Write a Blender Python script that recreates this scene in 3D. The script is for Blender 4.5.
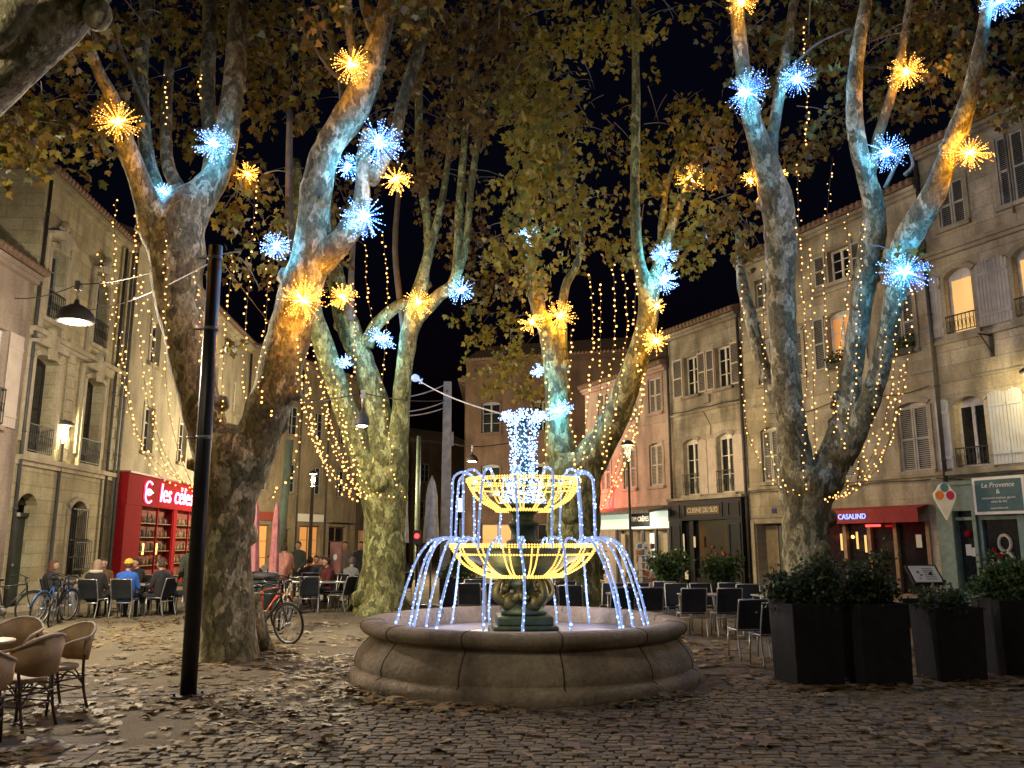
import bpy, bmesh, math, random
import numpy as np
from mathutils import Vector, Matrix, noise as mnoise
R_ = math.radians
rnd = random.Random(7)
nr = np.random.default_rng(11)
sc = bpy.context.scene
for o in list(bpy.data.objects): bpy.data.objects.remove(o)
COL = sc.collection

# ------------------------------------------------------------------ camera, sky, exposure
CAM_H, FPX, PITCH = 1.75, 830.0, math.atan(158/830)
cam = bpy.data.cameras.new('camera'); cam.sensor_width = 36; cam.lens = FPX/1024*36
cam.clip_end = 2000; cam.clip_start = .05
camo = bpy.data.objects.new('camera', cam); COL.objects.link(camo)
camo.location = (0, 0, CAM_H); camo.rotation_euler = (math.pi/2+PITCH, 0, 0)
sc.camera = camo
world = bpy.data.worlds.new('World'); sc.world = world; world.use_nodes = True
nt = world.node_tree; bg = nt.nodes['Background']
sky = nt.nodes.new('ShaderNodeTexSky'); sky.sky_type = 'NISHITA'; sky.sun_disc = False
sky.sun_elevation = R_(-3.0); sky.sun_rotation = R_(200); sky.air_density = 1.0; sky.dust_density = .4; sky.ozone_density = 3
nt.links.new(sky.outputs[0], bg.inputs[0]); bg.inputs[1].default_value = 0.035
moon = bpy.data.lights.new('moon', 'SUN'); moon.energy = .22; moon.angle = R_(14); moon.color = (1, .87, .56)  # added sun lamp: dim warm fill for facades and trunks
fill_sun_ob = bpy.data.objects.new('moon', moon); COL.objects.link(fill_sun_ob); fill_sun_ob.rotation_euler = Vector((.86, .42, -.40)).to_track_quat('-Z', 'Y').to_euler()
sc.view_settings.view_transform = 'Standard'; sc.view_settings.look = 'None'
sc.view_settings.exposure = 0.85; sc.view_settings.gamma = 1.0
sc.render.engine = 'CYCLES'
cy = sc.cycles; cy.use_denoising = True
try: cy.denoiser = 'OPENIMAGEDENOISE'
except Exception: pass
cy.max_bounces = 5; cy.diffuse_bounces = 3; cy.glossy_bounces = 2; cy.transmission_bounces = 3
cy.transparent_max_bounces = 6; cy.sample_clamp_indirect = 3.0; cy.caustics_reflective = False; cy.caustics_refractive = False
cy.use_light_tree = True

# ------------------------------------------------------------------ geometry helpers
def ray(px, py):
    F = Vector((0, math.cos(PITCH), math.sin(PITCH))); U = Vector((0, -math.sin(PITCH), math.cos(PITCH)))
    return F + Vector((1, 0, 0))*((px-512)/FPX) + U*((384-py)/FPX)
def G(px, py, z=0.0):
    d = ray(px, py); t = (z-CAM_H)/d.z; return Vector((d.x*t, d.y*t, z))
def D(px, py, Y):
    d = ray(px, py); t = Y/d.y; return Vector((d.x*t, Y, CAM_H+d.z*t))
def mpp(Y): return Y/FPX

class MB:
    def __init__(s): s.v = []; s.f = []; s.m = []; s.uv = {}; s.sm = []
    def add(s, vs, fs, mi=0, smooth=False, uvs=None):
        b = len(s.v); s.v += [tuple(q) for q in vs]
        for k, f in enumerate(fs):
            if uvs is not None: s.uv[len(s.f)] = uvs[k]
            s.f.append([b+i for i in f]); s.m.append(mi); s.sm.append(smooth)
        return s
    def box(s, x0, x1, y0, y1, z0, z1, T=None, mi=0):
        T = T or (lambda a, b, c: (a, b, c))
        vs = [T(x, y, z) for x in (x0, x1) for y in (y0, y1) for z in (z0, z1)]
        return s.add(vs, [(0,1,3,2),(4,6,7,5),(0,4,5,1),(2,3,7,6),(0,2,6,4),(1,5,7,3)], mi)
    def obox(s, c, sx, sy, sz, M=None, mi=0):
        M = M or Matrix.Identity(3); c = Vector(c)
        vs = [c+M@Vector((x, y, z)) for x in (-sx/2, sx/2) for y in (-sy/2, sy/2) for z in (-sz/2, sz/2)]
        return s.add(vs, [(0,1,3,2),(4,6,7,5),(0,4,5,1),(2,3,7,6),(0,2,6,4),(1,5,7,3)], mi)
    def tube(s, pts, rad, n=8, cap=True, mi=0, smooth=True, wob=0, closed=False):
        pts = [Vector(p) for p in pts]; N = len(pts)
        if not hasattr(rad, '__len__'): rad = [rad]*N
        vs = []; up = None
        for i, p in enumerate(pts):
            if closed: t = pts[(i+1) % N]-pts[i-1]
            else: t = pts[min(i+1, N-1)]-pts[max(i-1, 0)]
            t = t.normalized() if t.length > 1e-9 else Vector((0, 0, 1))
            if up is None:
                up = Vector((0, 0, 1)) if abs(t.z) < .9 else Vector((1, 0, 0))
            a = up - t*up.dot(t)
            if a.length < 1e-6: a = t.orthogonal()
            a.normalize(); up = a; b = t.cross(a)
            for k in range(n):
                th = 2*math.pi*k/n; r = rad[i]
                q = p+(a*math.cos(th)+b*math.sin(th))*r
                if wob:
                    w = mnoise.noise(q*2.1)*.6+mnoise.noise(q*5.0)*.45+mnoise.noise(q*11.0)*.2
                    q = p+(q-p)*(1+wob*w)
                vs.append(q)
        fs = []
        for i in range(N if closed else N-1):
            j = (i+1) % N
            for k in range(n): fs.append((i*n+k, i*n+(k+1) % n, j*n+(k+1) % n, j*n+k))
        if cap and not closed: fs.append(tuple(range(n))[::-1]); fs.append(tuple((N-1)*n+k for k in range(n)))
        return s.add(vs, fs, mi, smooth)
    def lathe(s, prof, c=(0, 0, 0), n=32, mi=0, smooth=True, sx=1, sy=1, noise_amp=0):
        c = Vector(c); vs = []; fs = []
        for r, z in prof:
            for k in range(n):
                th = 2*math.pi*k/n
                vs.append(c+Vector((r*sx*math.cos(th), r*sy*math.sin(th), z)))
        for i in range(len(prof)-1):
            for k in range(n): fs.append((i*n+k, i*n+(k+1) % n, (i+1)*n+(k+1) % n, (i+1)*n+k))
        if prof[0][0] > 1e-6: fs.append(tuple(range(n))[::-1])
        if prof[-1][0] > 1e-6: fs.append(tuple((len(prof)-1)*n+k for k in range(n)))
        return s.add(vs, fs, mi, smooth)
    def ball(s, c, r, n=8, m=6, mi=0, sx=1, sy=1, sz=1, smooth=True, M=None):
        c = Vector(c); vs = []; fs = []; M = M or Matrix.Identity(3)
        for i in range(m+1):
            ph = math.pi*i/m
            for k in range(n):
                th = 2*math.pi*k/n
                vs.append(c+M@Vector((r*sx*math.sin(ph)*math.cos(th), r*sy*math.sin(ph)*math.sin(th), r*sz*math.cos(ph))))
        for i in range(m):
            for k in range(n): fs.append((i*n+k, (i+1)*n+k, (i+1)*n+(k+1) % n, i*n+(k+1) % n))
        return s.add(vs, fs, mi, smooth)
    def prism(s, poly, v0, v1, T, mi=0):
        """poly [(u,z)], extruded from v0 to v1 through T(u,v,z)"""
        n = len(poly); vs = [T(u, v0, z) for u, z in poly]+[T(u, v1, z) for u, z in poly]
        fs = [tuple(range(n))[::-1], tuple(range(n, 2*n))]+[(i, (i+1) % n, n+(i+1) % n, n+i) for i in range(n)]
        return s.add(vs, fs, mi)
    def build(s, name, mat, parent=None, loc=None):
        base = Vector(loc) if loc is not None else Vector((0, 0, 0))
        if parent is not None:
            q = parent; base = Vector((0, 0, 0))
            while q is not None: base += Vector(q.location); q = q.parent
        me = bpy.data.meshes.new(name)
        me.from_pydata([(a-base.x, b-base.y, c-base.z) for a, b, c in s.v], [], s.f)
        mats = mat if isinstance(mat, (list, tuple)) else [mat]
        for m in mats: me.materials.append(m)
        me.polygons.foreach_set('material_index', s.m)
        me.polygons.foreach_set('use_smooth', s.sm)
        if s.uv:
            ul = me.uv_layers.new(name='UVMap')
            for fi, uvs in s.uv.items():
                p = me.polygons[fi]
                for li, uv in zip(p.loop_indices, uvs): ul.data[li].uv = uv
        me.update()
        o = bpy.data.objects.new(name, me); COL.objects.link(o)
        o.location = (0, 0, 0) if parent is not None else base
        if parent is not None: o.parent = parent
        return o
def tag(o, label=None, cat=None, group=None, kind=None):
    if label: o['label'] = label
    if cat: o['category'] = cat
    if group: o['group'] = group
    if kind: o['kind'] = kind
    return o
def empty(name, loc, label=None, cat=None, group=None, rz=0):
    o = bpy.data.objects.new(name, None); COL.objects.link(o); o.location = loc; o.rotation_euler = (0, 0, rz)
    o.empty_display_size = .1
    return tag(o, label, cat, group)
def copy_tree(o, parent=None):
    c = o.copy(); COL.objects.link(c)
    if parent is not None: c.parent = parent
    for ch in [q for q in ALLCH.get(o.name, None) or list(o.children)]: copy_tree(ch, c)
    return c
ALLCH = {}
def bevel(o, w=.01, seg=2):
    m = o.modifiers.new('bevel', 'BEVEL'); m.width = w; m.segments = seg; m.limit_method = 'ANGLE'; m.angle_limit = R_(40)
    return o
def catmull(P, sub=5):
    """P: list of tuples (any length) -> smoothly interpolated list"""
    P = [np.array(p, float) for p in P]; out = []
    for i in range(len(P)-1):
        p0 = P[max(i-1, 0)]; p1 = P[i]; p2 = P[i+1]; p3 = P[min(i+2, len(P)-1)]
        for k in range(sub):
            t = k/sub
            out.append(.5*((2*p1)+(-p0+p2)*t+(2*p0-5*p1+4*p2-p3)*t*t+(-p0+3*p1-3*p2+p3)*t**3))
    out.append(P[-1]); return out

# ------------------------------------------------------------------ materials
def newmat(name):
    m = bpy.data.materials.new(name); m.use_nodes = True
    n = m.node_tree; return m, n, n.nodes['Principled BSDF'], n.links
def N(n, t, **k):
    q = n.nodes.new(t)
    for a, b in k.items(): setattr(q, a, b)
    return q
def ramp(n, stops):
    q = n.nodes.new('ShaderNodeValToRGB'); e = q.color_ramp.elements
    while len(e) < len(stops): e.new(.5)
    for i, (p, c) in enumerate(stops): e[i].position = p; e[i].color = (*c, 1) if len(c) == 3 else c
    return q
def simple(name, col, rough=.6, metal=0, var=.25, scale=6, bump=.15, bscale=40):
    m, n, b, L = newmat(name)
    tc = N(n, 'ShaderNodeTexCoord'); ns = N(n, 'ShaderNodeTexNoise'); ns.inputs['Scale'].default_value = scale; ns.inputs['Detail'].default_value = 5
    L.new(tc.outputs['Object'], ns.inputs['Vector'])
    r = ramp(n, [(.3, tuple(c*(1-var) for c in col)), (.7, tuple(min(1, c*(1+var)) for c in col))])
    L.new(ns.outputs[0], r.inputs[0]); L.new(r.outputs[0], b.inputs['Base Color'])
    b.inputs['Roughness'].default_value = rough; b.inputs['Metallic'].default_value = metal
    if bump:
        n2 = N(n, 'ShaderNodeTexNoise'); n2.inputs['Scale'].default_value = bscale; L.new(tc.outputs['Object'], n2.inputs['Vector'])
        bp = N(n, 'ShaderNodeBump'); bp.inputs['Strength'].default_value = bump; bp.inputs['Distance'].default_value = .01
        L.new(n2.outputs[0], bp.inputs['Height']); L.new(bp.outputs[0], b.inputs['Normal'])
    return m
def emit(name, col, strength, sample=False):
    m, n, b, L = newmat(name)
    b.inputs['Base Color'].default_value = (*[min(1, c) for c in col], 1); b.inputs['Emission Color'].default_value = (*col, 1)
    b.inputs['Emission Strength'].default_value = strength
    if not sample:
        try: m.cycles.emission_sampling = 'NONE'
        except Exception: pass
    return m
def facade_mat(name, light, dark, blocks=None, stain=.6, mortar=.55, bump=.4, seed=0.):
    m, n, b, L = newmat(name)
    tc = N(n, 'ShaderNodeTexCoord')
    mp = N(n, 'ShaderNodeMapping'); mp.inputs['Location'].default_value = (seed, seed*.7, seed*.3); L.new(tc.outputs['Object'], mp.inputs[0])
    big = N(n, 'ShaderNodeTexNoise'); big.inputs['Scale'].default_value = .55; big.inputs['Detail'].default_value = 7; big.inputs['Roughness'].default_value = .65
    L.new(mp.outputs[0], big.inputs['Vector'])
    r = ramp(n, [(.34, dark), (.5, tuple((a+c)/2 for a, c in zip(light, dark))), (.64, light)])
    L.new(big.outputs[0], r.inputs[0])
    # run-off streaks: noise stretched along z
    ms = N(n, 'ShaderNodeMapping'); ms.inputs['Scale'].default_value = (1.6, 1.6, .45); L.new(tc.outputs['Object'], ms.inputs[0])
    st = N(n, 'ShaderNodeTexNoise'); st.inputs['Scale'].default_value = 1.2; st.inputs['Detail'].default_value = 6; L.new(ms.outputs[0], st.inputs['Vector'])
    rs = ramp(n, [(.3, (1-stain,)*3), (.56, (1, 1, 1))]); L.new(st.outputs[0], rs.inputs[0])
    mx = N(n, 'ShaderNodeMix', data_type='RGBA', blend_type='MULTIPLY'); mx.inputs[0].default_value = 1
    L.new(r.outputs[0], mx.inputs[6]); L.new(rs.outputs[0], mx.inputs[7])
    col = mx.outputs[2]
    fine = N(n, 'ShaderNodeTexNoise'); fine.inputs['Scale'].default_value = 18; fine.inputs['Detail'].default_value = 6; L.new(tc.outputs['Object'], fine.inputs['Vector'])
    rf = ramp(n, [(.3, (.78, .78, .78)), (.7, (1.1, 1.1, 1.1))]); L.new(fine.outputs[0], rf.inputs[0])
    mf = N(n, 'ShaderNodeMix', data_type='RGBA', blend_type='MULTIPLY'); mf.inputs[0].default_value = 1
    L.new(col, mf.inputs[6]); L.new(rf.outputs[0], mf.inputs[7]); col = mf.outputs[2]
    bp = N(n, 'ShaderNodeBump'); bp.inputs['Strength'].default_value = bump; bp.inputs['Distance'].default_value = .02
    if blocks:
        bw, bh = blocks
        br = N(n, 'ShaderNodeTexBrick'); br.inputs['Scale'].default_value = 1; br.inputs['Brick Width'].default_value = bw; br.inputs['Row Height'].default_value = bh
        br.inputs['Mortar Size'].default_value = .016; br.inputs['Mortar Smooth'].default_value = .3; br.inputs['Bias'].default_value = 0
        br.inputs['Color1'].default_value = (1, 1, 1, 1); br.inputs['Color2'].default_value = (.8, .78, .74, 1); br.inputs['Mortar'].default_value = (mortar,)*3+(1,)
        L.new(tc.outputs['UV'], br.inputs['Vector'])
        mb = N(n, 'ShaderNodeMix', data_type='RGBA', blend_type='MULTIPLY'); mb.inputs[0].default_value = 1
        L.new(col, mb.inputs[6]); L.new(br.outputs['Color'], mb.inputs[7]); col = mb.outputs[2]
        b2 = N(n, 'ShaderNodeBump'); b2.inputs['Strength'].default_value = .6; b2.inputs['Distance'].default_value = .02; b2.invert = True
        L.new(br.outputs['Fac'], b2.inputs['Height']); L.new(b2.outputs[0], bp.inputs['Normal'])
    L.new(fine.outputs[0], bp.inputs['Height']); L.new(bp.outputs[0], b.inputs['Normal'])
    L.new(col, b.inputs['Base Color']); b.inputs['Roughness'].default_value = .9
    return m
def bark_mat(name, tint=(1, 1, 1)):
    """plane-tree bark: crisp peeling plates in cream, grey and olive"""
    m, n, b, L = newmat(name)
    tc = N(n, 'ShaderNodeTexCoord')
    mp = N(n, 'ShaderNodeMapping'); mp.inputs['Scale'].default_value = (1, 1, .55); L.new(tc.outputs['Object'], mp.inputs[0])
    w = N(n, 'ShaderNodeTexNoise'); w.inputs['Scale'].default_value = 5; w.inputs['Detail'].default_value = 6; w.inputs['Roughness'].default_value = .65; L.new(mp.outputs[0], w.inputs['Vector'])
    ad = N(n, 'ShaderNodeMixRGB'); ad.blend_type = 'LINEAR_LIGHT'; ad.inputs[0].default_value = .16; L.new(mp.outputs[0], ad.inputs[1]); L.new(w.outputs['Color'], ad.inputs[2])
    def plates(scale, stops):
        v = N(n, 'ShaderNodeTexVoronoi'); v.inputs['Scale'].default_value = scale; L.new(ad.outputs[0], v.inputs['Vector'])
        sp = N(n, 'ShaderNodeSeparateColor'); L.new(v.outputs['Color'], sp.inputs[0])
        r = ramp(n, stops); r.color_ramp.interpolation = 'CONSTANT'; L.new(sp.outputs[0], r.inputs[0]); return v, r, sp
    T_ = lambda c: tuple(a*t for a, t in zip(c, tint))
    v1, r1, s1 = plates(8.5, [(0, T_((.14, .13, .08))), (.2, T_((.22, .205, .125))), (.42, T_((.34, .325, .21))), (.62, T_((.15, .15, .08))), (.8, T_((.46, .44, .32)))])
    v2, r2, s2 = plates(21.0, [(0, (.55, .52, .45)), (.2, (.85, .84, .8)), (.55, (1.05, 1.03, .98)), (.85, (1.3, 1.28, 1.2))])
    mx = N(n, 'ShaderNodeMix', data_type='RGBA', blend_type='MULTIPLY'); mx.inputs[0].default_value = .85; L.new(r1.outputs[0], mx.inputs[6]); L.new(r2.outputs[0], mx.inputs[7])
    f = N(n, 'ShaderNodeTexNoise'); f.inputs['Scale'].default_value = 22; f.inputs['Detail'].default_value = 8; L.new(mp.outputs[0], f.inputs['Vector'])
    rf = ramp(n, [(.32, (.5, .48, .44)), (.5, (.95, .95, .95)), (.7, (1.15, 1.15, 1.12))]); L.new(f.outputs[0], rf.inputs[0])
    m2 = N(n, 'ShaderNodeMix', data_type='RGBA', blend_type='MULTIPLY'); m2.inputs[0].default_value = 1; L.new(mx.outputs[2], m2.inputs[6]); L.new(rf.outputs[0], m2.inputs[7])
    g_ = N(n, 'ShaderNodeTexNoise'); g_.inputs['Scale'].default_value = 1.1; g_.inputs['Detail'].default_value = 5; L.new(tc.outputs['Object'], g_.inputs['Vector'])
    rg = ramp(n, [(.36, (.68, .63, .5)), (.58, (1.05, 1.05, 1.0))]); L.new(g_.outputs[0], rg.inputs[0])
    m3 = N(n, 'ShaderNodeMix', data_type='RGBA', blend_type='MULTIPLY'); m3.inputs[0].default_value = 1; L.new(m2.outputs[2], m3.inputs[6]); L.new(rg.outputs[0], m3.inputs[7])
    L.new(m3.outputs[2], b.inputs['Base Color']); b.inputs['Roughness'].default_value = .85
    sm = N(n, 'ShaderNodeMath', operation='ADD'); L.new(s1.outputs[0], sm.inputs[0]); L.new(f.outputs[0], sm.inputs[1])
    bp = N(n, 'ShaderNodeBump'); bp.inputs['Strength'].default_value = .8; bp.inputs['Distance'].default_value = .03
    L.new(sm.outputs[0], bp.inputs['Height']); L.new(bp.outputs[0], b.inputs['Normal'])
    return m
def leaf_mat(name, stops, transl=.45):
    m, n, b, L = newmat(name)
    at = N(n, 'ShaderNodeAttribute'); at.attribute_name = 'tint'
    r = ramp(n, stops); L.new(at.outputs['Fac'], r.inputs[0])
    L.new(r.outputs[0], b.inputs['Base Color']); b.inputs['Roughness'].default_value = .55
    tr = N(n, 'ShaderNodeBsdfTranslucent'); L.new(r.outputs[0], tr.inputs[0])
    ms = N(n, 'ShaderNodeMixShader'); ms.inputs[0].default_value = transl
    L.new(b.outputs[0], ms.inputs[1]); L.new(tr.outputs[0], ms.inputs[2]); L.new(ms.outputs[0], n.nodes['Material Output'].inputs[0])
    return m
M = {}
M['bark'] = bark_mat('plane_bark')
M['bark_olive'] = bark_mat('plane_bark_olive', (.9, 1.0, .62))
M['bark_dark'] = simple('twig_bark', (.13, .11, .08), .9)
M['leaf'] = leaf_mat('autumn_leaves', [(0, (.05, .03, .01)), (.35, (.12, .078, .018)), (.6, (.19, .14, .024)), (.8, (.2, .18, .03)), (1, (.09, .12, .025))])
M['leaf_green'] = leaf_mat('green_gold_leaves', [(0, (.09, .06, .012)), (.35, (.31, .235, .03)), (.7, (.28, .26, .04)), (1, (.1, .14, .03))])
M['leaf_brown'] = leaf_mat('brown_leaves', [(0, (.05, .03, .01)), (.5, (.13, .08, .02)), (1, (.24, .17, .03))])
M['litter'] = leaf_mat('fallen_leaves', [(0, (.09, .058, .027)), (.3, (.155, .102, .042)), (.65, (.23, .155, .066)), (1, (.33, .24, .11))], .15)
M['shrub'] = leaf_mat('shrub_leaves', [(0, (.02, .045, .015)), (.6, (.05, .11, .03)), (1, (.12, .17, .05))], .3)
M['shrub_dark'] = leaf_mat('dark_shrub_leaves', [(0, (.012, .028, .012)), (.7, (.035, .07, .025)), (1, (.09, .09, .04))], .3)
M['black'] = simple('black_metal', (.014, .014, .016), .42, .4, bump=.05)
M['iron'] = simple('wrought_iron', (.02, .02, .022), .6, .3)
M['grey_metal'] = simple('grey_metal', (.2, .2, .19), .5, .5)
M['alu'] = simple('aluminium', (.42, .42, .42), .38, .75, var=.1)
M['sling'] = simple('dark_sling', (.02, .023, .027), .75, bscale=250)
M['white_frame'] = simple('white_window_paint', (.62, .61, .58), .5)
M['grey_frame'] = simple('grey_window_paint', (.26, .29, .31), .5)
M['glass'] = simple('dark_glass', (.012, .014, .018), .08, 0, bump=0)
M['shutter_grey'] = simple('grey_shutter', (.36, .36, .34), .7, var=.2, scale=3)
M['shutter_blue'] = simple('pale_shutter', (.46, .5, .54), .7, var=.12, scale=3)
M['shutter_cream'] = simple('cream_shutter', (.5, .43, .38), .7, var=.12, scale=3)
M['tile'] = simple('roof_tile', (.2, .13, .09), .9)
M['zinc'] = simple('zinc_pipe', (.16, .16, .155), .6, .3)
M['pipe_dark'] = simple('dark_pipe', (.05, .05, .052), .6)
M['green_door'] = simple('dark_green_door', (.018, .035, .03), .5)
M['red_paint'] = simple('red_paint', (.22, .008, .012), .9, var=.12)
M['red_paint'].node_tree.nodes['Principled BSDF'].inputs['Specular IOR Level'].default_value = .12
M['red_dark'] = simple('dark_red_paint', (.18, .012, .015), .55)
M['charcoal'] = simple('charcoal_shopfront', (.008, .009, .013), .55)
M['charcoal_trim'] = simple('charcoal_trim', (.022, .022, .027), .55)
M['teal_paint'] = simple('grey_green_paint', (.14, .21, .2), .6)
M['teal_sign'] = simple('teal_sign', (.03, .1, .12), .5)
M['white'] = simple('white_paint', (.75, .74, .7), .55, var=.06)
M['cream_text'] = simple('cream_lettering', (.62, .56, .42), .6)
M['wood'] = simple('varnished_wood', (.22, .12, .06), .5)
M['awning_red'] = simple('red_canvas', (.3, .03, .035), .85)
M['awning_grey'] = simple('grey_canvas', (.16, .16, .15), .9)
M['lit_warm'] = emit('lit_room', (1.0, .62, .22), .33, True)
M['lit_warm_dim'] = emit('lit_room_dim', (1.0, .5, .18), .08, True)
M['lit_white'] = emit('lit_fascia', (.75, .95, .8), .28, True)
M['lamp_glow'] = emit('lamp_glow', (1.0, .8, .7), 14, False)
M['lantern_glow'] = emit('lantern_glass_glow', (1.0, .76, .42), 1.0, False)
def lantern_mat():
    m, n, b, L = newmat('lantern_glass')
    tr = N(n, 'ShaderNodeBsdfTransparent'); em = N(n, 'ShaderNodeEmission'); em.inputs[0].default_value = (1, .78, .45, 1); em.inputs[1].default_value = 1.3
    mx = N(n, 'ShaderNodeMixShader'); mx.inputs[0].default_value = .3
    L.new(tr.outputs[0], mx.inputs[1]); L.new(em.outputs[0], mx.inputs[2]); L.new(mx.outputs[0], n.nodes['Material Output'].inputs[0])
    m.cycles.emission_sampling = 'NONE'; return m
M['lantern_glow'] = lantern_mat()
M['neon'] = emit('pink_neon', (1.0, .36, .55), 1.7, True)
M['neon_edge'] = emit('red_neon_edge', (1.0, .03, .1), 1.0, True)
M['neon_blue'] = emit('blue_neon', (.2, .32, 1.0), 1.3, True)
M['red_lamp'] = emit('red_light', (1, .02, .02), 5, False)
M['bulb_warm'] = emit('warm_bulb', (1.0, .42, .1), 2.6, False)
M['bulb_amber'] = emit('amber_bulb', (1.0, .5, .1), 3.0, False)
M['bulb_blue'] = emit('blue_white_bulb', (.3, .52, 1.0), 2.6, False)
M['core_blue'] = emit('blue_white_core', (.55, .8, 1.0), 6, False)
M['core_amber'] = emit('amber_core', (1.0, .62, .15), 6, False)
M['ray_blue'] = emit('blue_ray', (.05, .2, .8), .32, False)
M['ray_amber'] = emit('amber_ray', (1.0, .36, .02), .25, False)
M['rope_yellow'] = emit('yellow_rope_light', (1.0, .6, .13), 1.25, True)
M['rope_yellow_tube'] = emit('yellow_rope_tube', (1.0, .5, .06), .28, True)
M['rope_blue'] = emit('pale_rope_tube', (.36, .52, .95), .27, True)
M['cable'] = simple('cable', (.03, .03, .03), .7, bump=0)
M['cable_pale'] = simple('pale_cable', (.5, .5, .55), .6, bump=0)
M['wicker'] = simple('woven_wicker', (.42, .29, .15), .6, bscale=120, bump=.5)
M['wicker_light'] = simple('light_wicker', (.46, .36, .26), .6, bscale=120, bump=.5)
M['cane_dark'] = simple('dark_cane', (.05, .03, .022), .4)
M['table_top'] = simple('pale_table_top', (.42, .37, .3), .5)
M['table_grey'] = simple('grey_table_top', (.25, .24, .23), .5)
M['umbrella'] = simple('off_white_canvas', (.5, .5, .5), .9)
M['umbrella_pink'] = simple('pink_canvas', (.62, .25, .25), .9)
M['planter'] = simple('dark_planter', (.02, .02, .025), .8, var=.2)
M['concrete'] = simple('concrete_pole', (.3, .29, .26), .85)
M['pole_green'] = simple('green_pole', (.1, .14, .1), .55)
M['tyre'] = simple('tyre', (.012, .012, .012), .8)
M['skin'] = simple('skin', (.45, .27, .19), .55, var=.05, bump=0)
M['soil'] = simple('soil', (.04, .03, .02), .95)
M['paper'] = simple('paper', (.7, .7, .66), .7, var=.04, bump=0)
for k_ in ('charcoal', 'charcoal_trim', 'planter', 'sling'): M[k_].node_tree.nodes['Principled BSDF'].inputs['Specular IOR Level'].default_value = .15
def cloth(name, c): 
    if name not in M: M[name] = simple(name, c, .9, var=.2, scale=14, bscale=90, bump=.3)
    return M[name]
# ------------------------------------------------------------------ the setting
def ground_mat():
    m, n, b, L = newmat('packed_earth')
    tc = N(n, 'ShaderNodeTexCoord')
    a = N(n, 'ShaderNodeTexNoise'); a.inputs['Scale'].default_value = .35; a.inputs['Detail'].default_value = 8; a.inputs['Roughness'].default_value = .7
    L.new(tc.outputs['Object'], a.inputs['Vector'])
    r = ramp(n, [(.3, (.085, .07, .042)), (.5, (.155, .128, .078)), (.68, (.235, .195, .12))]); L.new(a.outputs[0], r.inputs[0])
    f = N(n, 'ShaderNodeTexNoise'); f.inputs['Scale'].default_value = 35; f.inputs['Detail'].default_value = 6; L.new(tc.outputs['Object'], f.inputs['Vector'])
    rf = ramp(n, [(.3, (.6, .6, .6)), (.7, (1.2, 1.2, 1.2))]); L.new(f.outputs[0], rf.inputs[0])
    mx = N(n, 'ShaderNodeMix', data_type='RGBA', blend_type='MULTIPLY'); mx.inputs[0].default_value = 1
    L.new(r.outputs[0], mx.inputs[6]); L.new(rf.outputs[0], mx.inputs[7]); L.new(mx.outputs[2], b.inputs['Base Color'])
    b.inputs['Roughness'].default_value = .92
    bp = N(n, 'ShaderNodeBump'); bp.inputs['Strength'].default_value = .6; bp.inputs['Distance'].default_value = .02
    L.new(f.outputs[0], bp.inputs['Height']); L.new(bp.outputs[0], b.inputs['Normal'])
    return m
M['earth'] = ground_mat()
M['sett'] = leaf_mat('granite_sett', [(0, (.07, .055, .033)), (.5, (.125, .098, .056)), (1, (.2, .158, .09))], 0)
sb = M['sett'].node_tree.nodes['Principled BSDF']; sb.inputs['Roughness'].default_value = .72
_tc = N(M['sett'].node_tree, 'ShaderNodeTexCoord'); _ns = N(M['sett'].node_tree, 'ShaderNodeTexNoise'); _ns.inputs['Scale'].default_value = 45
_bp = N(M['sett'].node_tree, 'ShaderNodeBump'); _bp.inputs['Strength'].default_value = .6; _bp.inputs['Distance'].default_value = .01
M['sett'].node_tree.links.new(_tc.outputs['Object'], _ns.inputs['Vector']); M['sett'].node_tree.links.new(_ns.outputs[0], _bp.inputs['Height']); M['sett'].node_tree.links.new(_bp.outputs[0], sb.inputs['Normal'])
M['slab'] = facade_mat('paving_slab', (.24, .21, .18), (.13, .115, .1), (.7, .45), .3, .5, .4)

g = MB(); g.add([(-400, -60, 0), (400, -60, 0), (400, 700, 0), (-400, 700, 0)], [(0, 1, 2, 3)])
tag(g.build('ground', M['earth']), kind='structure')
FC = Vector((.16, 11.7, 0))            # fountain centre
# granite setts of the foreground, one real block each
verts = []; faces = []; tints = []
def sett(cx, cy, w, l, h, rot):
    b = len(verts); c, s = math.cos(rot), math.sin(rot)
    for (fx, z) in ((1.0, -.01), (1.0, h-.007), (.84, h)):
        for sx, sy in ((-1, -1), (1, -1), (1, 1), (-1, 1)):
            x = sx*w/2*fx+rnd.uniform(-.004, .004); y = sy*l/2*fx+rnd.uniform(-.004, .004)
            verts.append((cx+x*c-y*s, cy+x*s+y*c, z+rnd.uniform(-.002, .002)))
    for k in range(4):
        for q in (0, 4): faces.append((b+q+k, b+q+(k+1) % 4, b+q+4+(k+1) % 4, b+q+4+k))
    faces.append((b+8, b+9, b+10, b+11))
    t = rnd.random(); tints.extend([t]*12)
y = 5.2
row = 0
while y < 11.4:
    l = rnd.uniform(.085, .1); x = -4.6+rnd.random()*.2
    while x < 9.5:
        w = rnd.uniform(.09, .15)
        yy = y+.06*math.sin(x*.9+1)+.04*math.sin(x*2.3)
        rr = math.hypot(x-FC.x, yy-FC.y)
        lim = 9.9+.5*math.sin(x*.7)+(1.0 if x > 2.7 else 0)+rnd.uniform(-.2, .2)
        left = -3.3+.5*math.sin(y*1.7)+rnd.uniform(-.2, .2)
        if rr > 2.46 and yy < lim and x > left and rnd.random() > .01: sett(x, yy, w-.011, l-.011, rnd.uniform(.014, .026), rnd.uniform(-.03, .03))
        x += w
    y += l; row += 1
me = bpy.data.meshes.new('cobbles'); me.from_pydata(verts, [], faces); me.materials.append(M['sett'])
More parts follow.
